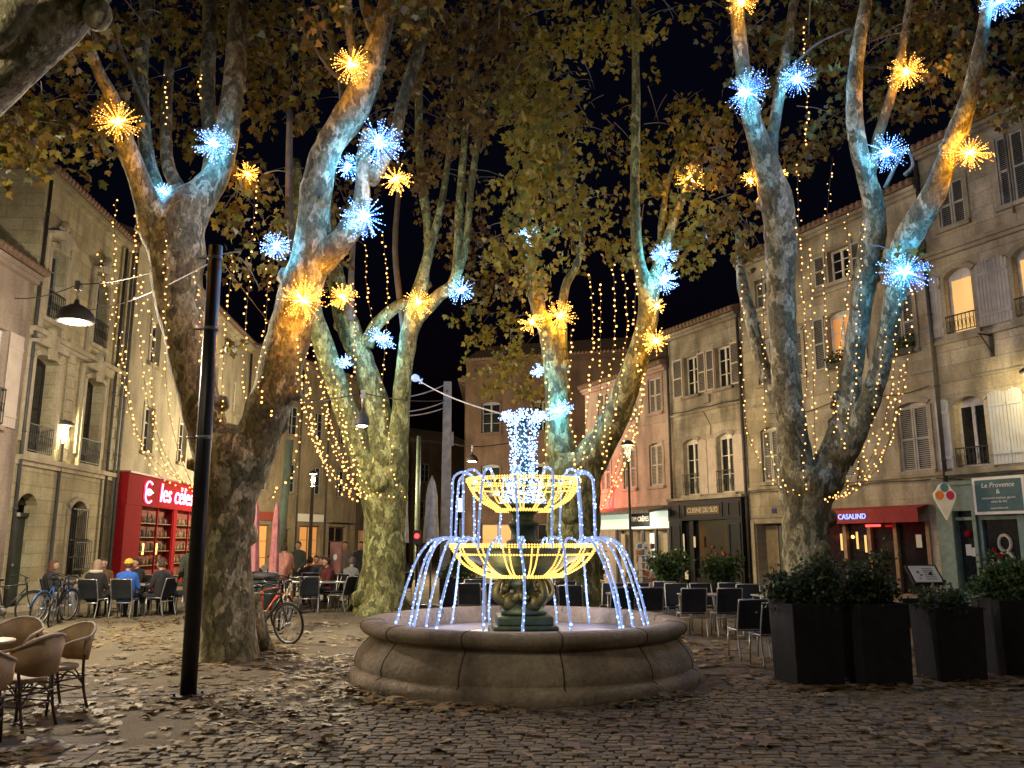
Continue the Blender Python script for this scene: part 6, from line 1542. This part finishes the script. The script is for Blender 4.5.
# ------------------------------------------------------------------ bicycles (facing +x, wheels in the xz plane)
def bicycle(col, fork=True, basket=False):
    e = empty('bicycle', (0, 0, 0))
    for x in (-.52, .52):
        m = MB(); m.tube([(x+.335*math.cos(k*.2094), 0, .345+.335*math.sin(k*.2094)) for k in range(30)], .02, 7, closed=True); w = MBlocal(m, 'wheel', M['tyre'], e)
        m = MB(); m.tube([(x+.31*math.cos(k*.2094), 0, .345+.31*math.sin(k*.2094)) for k in range(30)], .011, 6, closed=True)
        for k in range(18): a = k*.349; m.tube([(x, .012*(-1)**k, .345), (x+.305*math.cos(a), 0, .345+.305*math.sin(a))], .0022, 3)
        m.tube([(x, -.05, .345), (x, .05, .345)], .025, 8); MBlocal(m, 'rim', M['alu'], w)
        m = MB(); m.tube([(x+.37*math.cos(R_(a)), 0, .345+.37*math.sin(R_(a))) for a in range(20 if x < 0 else 30, 185 if x < 0 else 150, 15)], .017, 6); MBlocal(m, 'mudguard', M[col], e)
    m = MB(); S = (-.16, 0, .52); BB = (-.08, 0, .3); H_ = (.36, 0, .78); ST_ = (-.2, 0, .82)
    for a, b, r in ((BB, ST_, .017), (ST_, (.34, 0, .86), .016), (BB, H_, .019), (BB, (-.52, 0, .345), .012), (ST_, (-.52, 0, .345), .01), ((.34, 0, .92), (.38, 0, .7), .019)): m.tube([a, b], r, 8)
    m.tube(catmull([(.38, 0, .7), (.43, 0, .52), (.52, .0, .345)], 4), .013, 7); MBlocal(m, 'frame', M[col], e)
    m = MB(); m.tube([(.33, 0, .88), (.31, 0, 1.0)], .012, 6); m.tube(catmull([(.14, -.28, 1.0), (.27, -.22, 1.04), (.33, 0, 1.0), (.27, .22, 1.04), (.14, .28, 1.0)], 5), .011, 7)
    m.tube([(.14, -.28, 1.0), (.22, -.26, 1.02)], .017, 6); m.tube([(.14, .28, 1.0), (.22, .26, 1.02)], .017, 6); MBlocal(m, 'handlebar', M['black'], e)
    m = MB(); m.tube([(-.2, 0, .8), (-.23, 0, .95)], .013, 6); m.ball((-.25, 0, .97), .1, 10, 6, sx=1.35, sy=.75, sz=.35); MBlocal(m, 'saddle', M['black'], e)
    m = MB(); m.tube([(BB[0], -.03+.06*0, BB[2])]+[(BB[0], .03, BB[2])], .09, 16); m.tube([(BB[0], .06, BB[2]), (BB[0]+.1, .07, BB[2]-.13)], .01, 5); m.box(BB[0]+.05, BB[0]+.15, .07, .15, BB[2]-.15, BB[2]-.13)
    m.tube([(BB[0], -.06, BB[2]), (BB[0]-.1, -.07, BB[2]+.13)], .01, 5); m.box(BB[0]-.15, BB[0]-.05, -.15, -.07, BB[2]+.12, BB[2]+.14); MBlocal(m, 'crankset', M['grey_metal'], e)
    if basket:
        m = MB()
        for z, s in ((.72, .13), (.82, .15), (.95, .17)): m.tube([(.56+x*s, y*s, z) for x, y in ((-1, -1), (1, -1), (1, 1), (-1, 1))], .008, 5, closed=True)
        for k in range(12):
            a = k*.5236; m.tube([(.56+.13*math.cos(a), .13*math.sin(a), .72), (.56+.19*math.cos(a), .19*math.sin(a), .95)], .006, 4)
        MBlocal(m, 'basket', M['iron'], e)
    return e
M['bike_orange'] = simple('orange_bike_paint', (.6, .08, .02), .35, bump=0); M['bike_blue'] = simple('blue_bike_paint', (.03, .1, .3), .35, bump=0); M['bike_black'] = simple('black_bike_paint', (.02, .02, .022), .35, bump=0); M['bike_cream'] = simple('cream_bike_paint', (.5, .42, .28), .4, bump=0)
for col, x, y, rz, bk, lb in [('bike_black', -10.75, 18.2, 1.0, 0, 'black bicycle at the front of the group by the left post lamp'),
                         ('bike_blue', -10.1, 18.9, 1.5, 0, 'blue-framed bicycle parked in the group by the left post lamp'),
                         ('bike_black', -9.85, 18.5, 1.9, 1, 'dark bicycle with a basket at the back of the left group'),
                         ('bike_black', -4.35, 15.3, -.5, 0, 'black bicycle whose front wheel sticks out right of the leftmost trunk'),
                         ('bike_orange', -4.9, 17.0, 1.2, 0, 'orange bicycle parked behind the leftmost trunk'),
                         ('bike_cream', -4.7, 17.7, 1.7, 1, 'cream bicycle with a basket beyond the orange one')]:
    e = bicycle(col, basket=bool(bk)); e.location = (x, y, 0); e.rotation_euler = (R_(5), 0, rz); tag(e, lb, 'bicycle', 'parked bicycles')

# ------------------------------------------------------------------ people
def capsule(m, a, b, ra, rb, n=12):
    a, b = Vector(a), Vector(b); d = b-a; L = d.length; d.normalize(); ps = []; rs = []
    for k in range(5): t = k/4*math.pi/2; ps.append(a-d*ra*math.cos(t)*.98); rs.append(max(.002, ra*math.sin(t)))
    for k in range(1, 4): ps.append(a+d*L*k/4); rs.append(ra+(rb-ra)*k/4)
    for k in range(5): t = k/4*math.pi/2; ps.append(b+d*rb*math.sin(t)*.98); rs.append(max(.002, rb*math.cos(t)))
    m.tube(ps, rs, n)
def person(loc, rz, pose, coat, legs, hair, label, hairstyle='short', coatlen=False, shoes=(.03, .025, .02), head_turn=0, scale=1.0, hat=None, tex=''):
    """pose: 'sit', 'stand', 'lean'. The figure faces +y before rotation."""
    e = empty('person', loc, label, 'person', 'people on the cafe terraces', rz=rz)
    S = []   # (a, b, ra, rb, tag)
    if pose == 'sit':
        hipz, lean = .53, .03; hip = Vector((0, 0, hipz)); ch_ = Vector((0, lean, hipz+.42)); nk = Vector((0, lean+.02, hipz+.56)); hd = Vector((0, lean+.06, hipz+.73))
        legsP = [[Vector((sx*.1, .02, hipz-.02)), Vector((sx*.13, .43, hipz-.01)), Vector((sx*.12, .4, .09))] for sx in (-1, 1)]
        arms = [[ch_+Vector((sx*.19, 0, .04)), ch_+Vector((sx*.25, .1, -.22)), ch_+Vector((sx*.12, .34, -.2))] for sx in (-1, 1)]
    elif pose == 'sit_back':
        hipz = .53; hip = Vector((0, 0, hipz)); ch_ = Vector((0, -.09, hipz+.41)); nk = Vector((0, -.09, hipz+.55)); hd = Vector((0, -.04, hipz+.72))
        legsP = [[Vector((sx*.1, .02, hipz-.02)), Vector((sx*.15, .43, hipz+.02*sx)), Vector((sx*.1+.06, .52, .09))] for sx in (-1, 1)]
        arms = [[ch_+Vector((sx*.19, 0, .04)), ch_+Vector((sx*.24, .08, -.23)), ch_+Vector((sx*.1, .3, -.28))] for sx in (-1, 1)]
    elif pose == 'lean':
        hipz = .9; hip = Vector((0, 0, hipz)); ch_ = Vector((0, .17, hipz+.4)); nk = Vector((0, .23, hipz+.53)); hd = Vector((0, .31, hipz+.67))
        legsP = [[Vector((sx*.09, 0, hipz-.05)), Vector((sx*.1, .04, .5)), Vector((sx*.1, -.03, .09))] for sx in (-1, 1)]
        arms = [[ch_+Vector((sx*.19, 0, .04)), ch_+Vector((sx*.25, .12, -.24)), ch_+Vector((sx*.16, .36, -.26))] for sx in (-1, 1)]
    else:
        hipz = .92; hip = Vector((0, 0, hipz)); ch_ = Vector((0, 0, hipz+.42)); nk = Vector((0, .01, hipz+.56)); hd = Vector((0, .04, hipz+.73))
        st = .1 if pose == 'walk' else .0
        legsP = [[Vector((sx*.09, 0, hipz-.05)), Vector((sx*.1, .03+st*sx, .5)), Vector((sx*.11, -.02+2*st*sx, .09))] for sx in (-1, 1)]
        arms = [[ch_+Vector((sx*.2, 0, .04)), ch_+Vector((sx*.26, -.03, -.24)), ch_+Vector((sx*.2, .16, -.4))] for sx in (-1, 1)]
    m = MB()
    bulk = .02
    S += [(hip, hip+Vector((0, 0, .08)), .155+bulk, .15+bulk, 'coat' if not coatlen else 'coat')]
    def cap(a, b, ra, rb, t): S.append((a, b, ra, rb, t))
    cap(hip+Vector((-.05, 0, .05)), ch_+Vector((-.07, 0, 0)), .13+bulk, .145+bulk, 'coat'); cap(hip+Vector((.05, 0, .05)), ch_+Vector((.07, 0, 0)), .13+bulk, .145+bulk, 'coat')
    cap(ch_+Vector((-.17, 0, .05)), ch_+Vector((.17, 0, .05)), .085, .085, 'coat'); cap(ch_, nk, .11, .062, 'coat'); cap(nk, hd+Vector((0, -.02, -.06)), .055, .052, 'skin')
    for (a, k, f) in legsP:
        cap(a, k, .1, .068, 'legs'); cap(k, f, .065, .045, 'legs'); cap(f+Vector((0, -.03, -.035)), f+Vector((0, .15, -.045)), .045, .036, 'shoe')
        if coatlen and pose.startswith('st'): cap(a, k+Vector((0, 0, .1)), .13, .11, 'coat')
    # hands: palm, four unequal bent fingers and a side thumb
    for i, (a, k, w) in enumerate(arms):
        sx = -1 if i == 0 else 1
        cap(a, k, .068, .052, 'coat'); cap(k, w, .052, .038, 'coat')
        d = (w-k).normalized(); sd = d.cross(Vector((0, 0, 1))).normalized() if abs(d.z) < .95 else Vector((1, 0, 0)); up = sd.cross(d)
        p0 = w+d*.035; cap(p0, p0+d*.05, .027, .028, 'skin')
        for j, L in enumerate((.058, .068, .064, .05)):
            o_ = sd*(-.027+.018*j); q = p0+d*.07+o_; q2 = q+d*L*.55-up*.006; q3 = q2+d*L*.35-up*.022; cap(q, q2, .0095, .009, 'skin'); cap(q2, q3, .009, .0075, 'skin')
        q = p0+sd*(-sx*-.026); q2 = q+sd*(sx*.03)+d*.03; cap(q, q2, .011, .009, 'skin'); cap(q2, q2+d*.028, .009, .008, 'skin')
    for (a, b, ra, rb, t) in S: capsule(m, a, b, ra, rb, 12 if ra > .012 else 6)
    Rh = Matrix.Rotation(head_turn, 3, 'Z')
    m.ball(hd, .1, 16, 12, sx=.8, sy=.95, sz=1.18, M=Rh); m.ball(hd+Rh@Vector((0, .03, -.06)), .065, 12, 8, sx=.9, sy=.95, sz=.9)
    m.tube([hd+Rh@Vector((0, .085, .02)), hd+Rh@Vector((0, .108, -.02)), hd+Rh@Vector((0, .09, -.03))], [.01, .016, .012], 6)
    for sx in (-1, 1): m.ball(hd+Rh@Vector((sx*.08, 0, -.005)), .026, 8, 6, sx=.4, sz=1.3)
    o = MBlocal(m, 'body', M['skin'], e)
    rm = o.modifiers.new('fuse', 'REMESH'); rm.mode = 'VOXEL'; rm.voxel_size = .0125; rm.use_smooth_shade = True
    smo = o.modifiers.new('smooth', 'SMOOTH'); smo.factor = .5; smo.iterations = 2
    dg = bpy.context.evaluated_depsgraph_get(); me = bpy.data.meshes.new_from_object(o.evaluated_get(dg)); o.modifiers.clear(); o.data = me
    mats = [M['skin'], cloth('cloth%02d%02d%02d' % tuple(int(c*99) for c in coat), coat), cloth('cloth%02d%02d%02d' % tuple(int(c*99) for c in legs), legs), cloth('shoe%02d' % int(shoes[0]*99), shoes)]
    me.materials.clear()
    for q in mats: me.materials.append(q)
    np_ = len(me.polygons); cen = np.zeros(np_*3); me.polygons.foreach_get('center', cen); cen = cen.reshape(-1, 3)
    best = np.full(np_, 9.); idx = np.zeros(np_, int); tg = {'skin': 0, 'coat': 1, 'legs': 2, 'shoe': 3}
    Sx = S+[(hd, hd+Vector((0, 0, .01)), .1, .1, 'skin')]
    for (a, b, ra, rb, t) in Sx:
        a_, b_ = np.array(a), np.array(b); d = b_-a_; tt = np.clip(((cen-a_)@d)/(d@d), 0, 1); dist = np.linalg.norm(cen-(a_+tt[:, None]*d), axis=1)-(ra+(rb-ra)*tt)
        u = dist < best; best[u] = dist[u]; idx[u] = tg[t]
    me.polygons.foreach_set('material_index', idx.astype(np.int32)); me.polygons.foreach_set('use_smooth', np.ones(np_, bool)); me.update()
    # hair, hat, eyes
    m = MB()
    hp = [(.0, .128), (.05, .118), (.085, .07), (.094, .02), (.09, -.03), (.075, -.06)] if hairstyle != 'long' else [(.0, .13), (.055, .12), (.09, .075), (.1, .01), (.105, -.08), (.11, -.17), (.09, -.2)]
    vs = []; n_ = 20
    for r, z in hp:
        for k in range(n_):
            a = 2*math.pi*k/n_; y = math.sin(a)*r*1.15; x = math.cos(a)*r*.95
            if y > .02 and z < .06: y = .02+(y-.02)*.1; 
            vs.append(hd+Rh@Vector((x, y-.012, z)))
    m.add(vs, [(i*n_+k, i*n_+(k+1) % n_, (i+1)*n_+(k+1) % n_, (i+1)*n_+k) for i in range(len(hp)-1) for k in range(n_)], 0, True)
    hm = cloth('hair%02d%02d%02d' % tuple(int(c*99) for c in hair), hair)
    MBlocal(m, 'hair', hm, e)
    if hat:
        m = MB(); m.ball(hd+Vector((0, -.01, .06)), .108, 16, 10, sx=.92, sy=1.03, sz=.85, M=Rh); m.lathe([(.1, .02), (.112, .03), (.112, .06), (.1, .07)], hd+Vector((0, -.008, .0)), 18); MBlocal(m, 'hat', cloth('hat%02d%02d%02d' % tuple(int(c*99) for c in hat), hat), e)
    m = MB()
    for sx in (-1, 1): m.ball(hd+Rh@Vector((sx*.032, .084, .012)), .009, 6, 5)
    MBlocal(m, 'eyes', M['black'], e)
    e.scale = (scale,)*3
    return e
def face_to(p, q): return math.atan2(-(q[0]-p[0]), q[1]-p[1])
BLK = (.02, .02, .024); NAVY = (.02, .03, .06); GRN = (.05, .06, .04)
def seat_for(p, rz, lb, g_='dark chairs of the left cafe'):
    dup(tc, (p[0]-math.sin(-rz)*-.0, p[1], 0), rz, label=lb, cat='chair', group=g_)
# left cafe: five guests round two small tables
tabL = (-10.15, 20.6); tabR = (-9.0, 20.9)
dup(tt, (*tabL, 0), .1, label='small table between the reclining guest and the hooded coat, by the barred window', cat='table', group='grey terrace tables')
dup(tt, (*tabR, 0), -.1, label='small table under the pink neon, in front of the blue jacket', cat='table', group='grey terrace tables')
PL = [((-10.9, 20.3), -1.25, 'sit_back', BLK, (.16, .17, .19), (.1, .05, .03), 'guest in a black coat leaning back, legs stretched, by the barred window', 'long', None),
      ((-9.8, 20.0), -.1, 'sit', (.014, .016, .014), BLK, (.28, .2, .14), 'guest seen from behind in a dark coat with a pale fur-trimmed collar and fair hair', 'long', None),
      ((-9.1, 20.1), .05, 'sit', (.03, .12, .5), NAVY, (.1, .06, .04), 'guest seen from behind in a bright blue jacket and yellow hat', 'short', (.6, .42, .04)),
      ((-8.45, 20.6), 1.3, 'sit', BLK, BLK, (.08, .05, .03), 'guest with dark hair in profile right of the blue jacket', 'short', None),
      ((-8.9, 21.75), 3.1, 'sit', (.12, .03, .03), BLK, (.05, .03, .02), 'guest in dark red facing the camera beyond the blue jacket', 'short', None)]
for p, rz, ps, ct, lg, hr, lb, hs, ht in PL:
    person((*p, -.04), rz, ps, ct, lg, hr, lb, hs, hat=ht)
    d = Vector((-math.sin(rz), math.cos(rz), 0))
    dup(tc, (p[0], p[1], 0), rz, label='dark chair under the ' + ' '.join(lb.replace('guest seen from behind', 'guest').split(',')[0].split()[:11]), cat='chair', group='dark chairs of the left cafe')
m = MB(); c_ = Vector((-9.8, 20.0, 0)); m.tube([c_+Vector((.12*math.cos(k*.628), .03+.1*math.sin(k*.628), 1.06)) for k in range(10)], .045, 8, closed=True); tag(m.build('fur_collar', cloth('fur', (.5, .42, .32)), None, c_), 'pale fur collar on the dark coat of the guest seen from behind', 'collar')
person((-7.4, 19.6, 0), .9, 'walk', (.032, .036, .022), (.025, .022, .015), (.04, .03, .02), 'person in an olive green coat passing behind the black post', scale=1.0)
# far terrace crowd
PF = [((-7.35, 22.7), 2.7, 'stand', (.03, .03, .035), BLK, (.3, .28, .25), 'person in black with a grey cap standing beside the green mast', 'short', (.3, .3, .3)),
      ((-7.9, 22.3), -2.5, 'sit', (.55, .04, .03), BLK, (.05, .03, .02), 'guest in a bright red jacket seated by the pink parasol', 'short', None),
      ((-6.3, 23.4), .25, 'lean', (.55, .25, .2), (.02, .025, .04), (.05, .03, .025), 'standing person in a pink shirt bending over a table, seen from behind', 'short', None),
      ((-5.75, 24.2), .3, 'sit', (.02, .025, .035), BLK, (.06, .04, .03), 'guest in black with a white collar just right of the pink shirt', 'short', None),
      ((-5.3, 24.2), 1.9, 'sit', (.16, .11, .07), BLK, (.07, .04, .02), 'guest in a brown coat left of the rust-coloured totem', 'long', None),
      ((-6.1, 26.6), 2.9, 'sit', (.28, .05, .04), BLK, (.05, .03, .02), 'guest in dark red at the back of the far terrace', 'short', None),
      ((-4.95, 27.8), 3.0, 'stand', BLK, BLK, (.05, .03, .02), 'person in black standing behind the totem', 'short', None),
      ((-3.95, 25.2), -2.2, 'sit', BLK, BLK, (.1, .04, .03), 'guest in black wearing a red hat beside the second trunk', 'short', (.6, .04, .05)),
      ((-4.45, 23.4), -.5, 'sit', (.22, .24, .24), BLK, (.12, .1, .08), 'guest in a grey jacket seated in front of the red hat', 'short', None),
      ((-3.55, 26.4), 2.6, 'stand', (.04, .03, .03), BLK, (.1, .06, .03), 'person with loose hair half hidden by the second trunk', 'long', None),
      ((-3.75, 24.1), 1.4, 'sit', (.12, .14, .2), BLK, (.06, .04, .03), 'guest in slate blue leaning toward the grey jacket', 'short', None),
      ((-8.2, 25.2), 3.0, 'stand', (.3, .14, .1), BLK, (.25, .2, .14), 'person in a rust coat standing behind the pink parasols', 'long', None)]
PF += [((-7.0, 24.9), -1.9, 'sit', (.05, .04, .05), BLK, (.2, .12, .05), 'guest in a plum coat behind the bending pink shirt', 'long', None),
       ((-6.9, 27.4), 2.8, 'stand', (.04, .05, .04), BLK, (.05, .03, .02), 'person in dark green standing deep in the crowd left of the totem', 'short', None),
       ((-7.7, 26.9), -2.6, 'sit', (.3, .27, .22), BLK, (.05, .03, .02), 'guest in a cream jumper deep on the far terrace', 'short', None),
       ((-4.35, 26.6), 2.4, 'sit', (.2, .05, .03), BLK, (.04, .03, .02), 'guest in a maroon coat right of the totem', 'short', None)]
PF += [((-5.0, 23.2), 2.2, 'sit', (.1, .02, .02), BLK, (.05, .03, .02), 'guest in wine red between the pink shirt and the second trunk', 'short', None),
       ((-5.8, 25.6), -.6, 'sit', (.02, .03, .05), BLK, (.12, .08, .04), 'guest in navy seated deep behind the pink shirt', 'short', None),
       ((-7.1, 23.7), 1.7, 'sit', (.06, .05, .03), BLK, (.05, .03, .02), 'guest in khaki tucked beside the green mast', 'short', None),
       ((-3.2, 24.6), .9, 'sit', (.03, .03, .03), BLK, (.3, .25, .2), 'guest in black right at the edge of the second trunk', 'short', None),
       ((-5.55, 28.2), 3.0, 'stand', (.12, .1, .08), BLK, (.05, .03, .02), 'person in a taupe coat standing far back by the lit door', 'short', None),
       ((-8.6, 23.5), -2.0, 'sit', BLK, BLK, (.05, .03, .02), 'guest in black left of the bright red jacket', 'long', None)]
PL2 = [((-9.75, 22.2), 2.6, 'sit', BLK, BLK, (.05, .03, .02), 'guest in black facing out, beyond the hooded coat', 'short', None),
       ((-8.15, 21.6), 2.2, 'sit', (.05, .04, .03), BLK, (.2, .12, .06), 'guest in brown partly hidden by the walking olive coat', 'long', None),
       ((-10.4, 21.6), -2.6, 'sit', (.12, .06, .02), BLK, (.05, .03, .02), 'guest in an orange-brown top beside the reclining black coat', 'short', None)]
for p, rz, ps, ct, lg, hr, lb, hs, ht in PL2:
    person((*p, -.04), rz, ps, ct, lg, hr, lb, hs, hat=ht); dup(tc, (p[0], p[1], 0), rz, label='dark chair under the '+' '.join(lb.split(',')[0].split()[:10]), cat='chair', group='dark chairs of the left cafe')
for p, rz, ps, ct, lg, hr, lb, hs, ht in PF:
    person((*p, -.04 if ps == 'sit' else 0), rz, ps, ct, lg, hr, lb, hs, hat=ht)
    if ps == 'sit': dup(tc, (p[0], p[1], 0), rz, label='metal chair under the ' + ' '.join(lb.split(' beside')[0].split(' just')[0].split()[:11]), cat='chair', group='chairs of the far terrace')
for (x, y, rz, lb) in [(-6.2, 24.9, .2, 'table the pink-shirted person bends over'), (-4.3, 24.6, .1, 'table between the red hat and the grey jacket'), (-4.7, 22.2, .1, 'empty pale table nearest the left of the second trunk'), (-5.5, 22.3, .0, 'empty pale table right of the litter bin')]:
    dup(tt, (x, y, 0), rz, label=lb, cat='table', group='grey terrace tables')
for i, (x, y, rz) in enumerate([(-4.3, 21.6, 1.2), (-4.35, 22.6, 2.2), (-5.1, 21.5, .2), (-5.0, 22.9, 3.0), (-5.9, 21.9, -1.2)]):
    dup(tc, (x, y, 0), rz, label=['empty metal chair touching the second trunk roots', 'empty metal chair behind the table by the second trunk', 'empty metal chair in front of the two pale empty tables', 'empty metal chair behind the two pale empty tables', 'empty metal chair beside the litter bin'][i], cat='chair', group='chairs of the far terrace')
e = empty('red_signal', D(417, 536, 30), 'small round red light glowing between the folded off-white parasols', 'signal light')
c = Vector(e.location); m = MB(); m.ball(c+Vector((0, -.05, 0)), .09, 10, 8, sy=.5); m.build('lens', M['red_lamp'], e); m = MB(); m.box(c.x-.14, c.x+.14, c.y, c.y+.15, c.z-.3, c.z+.2); m.tube([(c.x, c.y+.1, 0), (c.x, c.y+.1, c.z-.3)], .05, 8); m.build('housing', M['black'], e)
e = empty('lit_panel', D(461, 505, 38), 'small bright vertical lit panel left of the upper fountain bowl', 'lit sign')
c = Vector(e.location); m = MB(); m.box(c.x-.12, c.x+.12, c.y, c.y+.1, c.z-.3, c.z+.3); m.build('face', emit('lit_panel_face', (1, .95, .7), 1.6), e); m = MB(); m.box(c.x-.15, c.x+.15, c.y+.1, c.y+.2, c.z-.33, c.z+.33); m.tube([(c.x, c.y+.15, 0), (c.x, c.y+.15, c.z-.6)], .06, 8); m.build('housing', M['iron'], e)

# lettering becomes plain mesh
dg = bpy.context.evaluated_depsgraph_get()
for o, _ in TEXTS:
    me = bpy.data.meshes.new_from_object(o.evaluated_get(dg)); nm_ = o.name.split('.')[0]; ml = o.matrix_local.copy(); pr = o.parent
    n2 = bpy.data.objects.new(nm_, me); COL.objects.link(n2); n2.parent = pr; n2.matrix_local = ml; bpy.data.objects.remove(o)
for o in bpy.data.objects:
    if 'label' in o.keys() and len(o['label'].split()) > 15 and 'chair' in o['label']: o['label'] = ' '.join(o['label'].split()[:14])
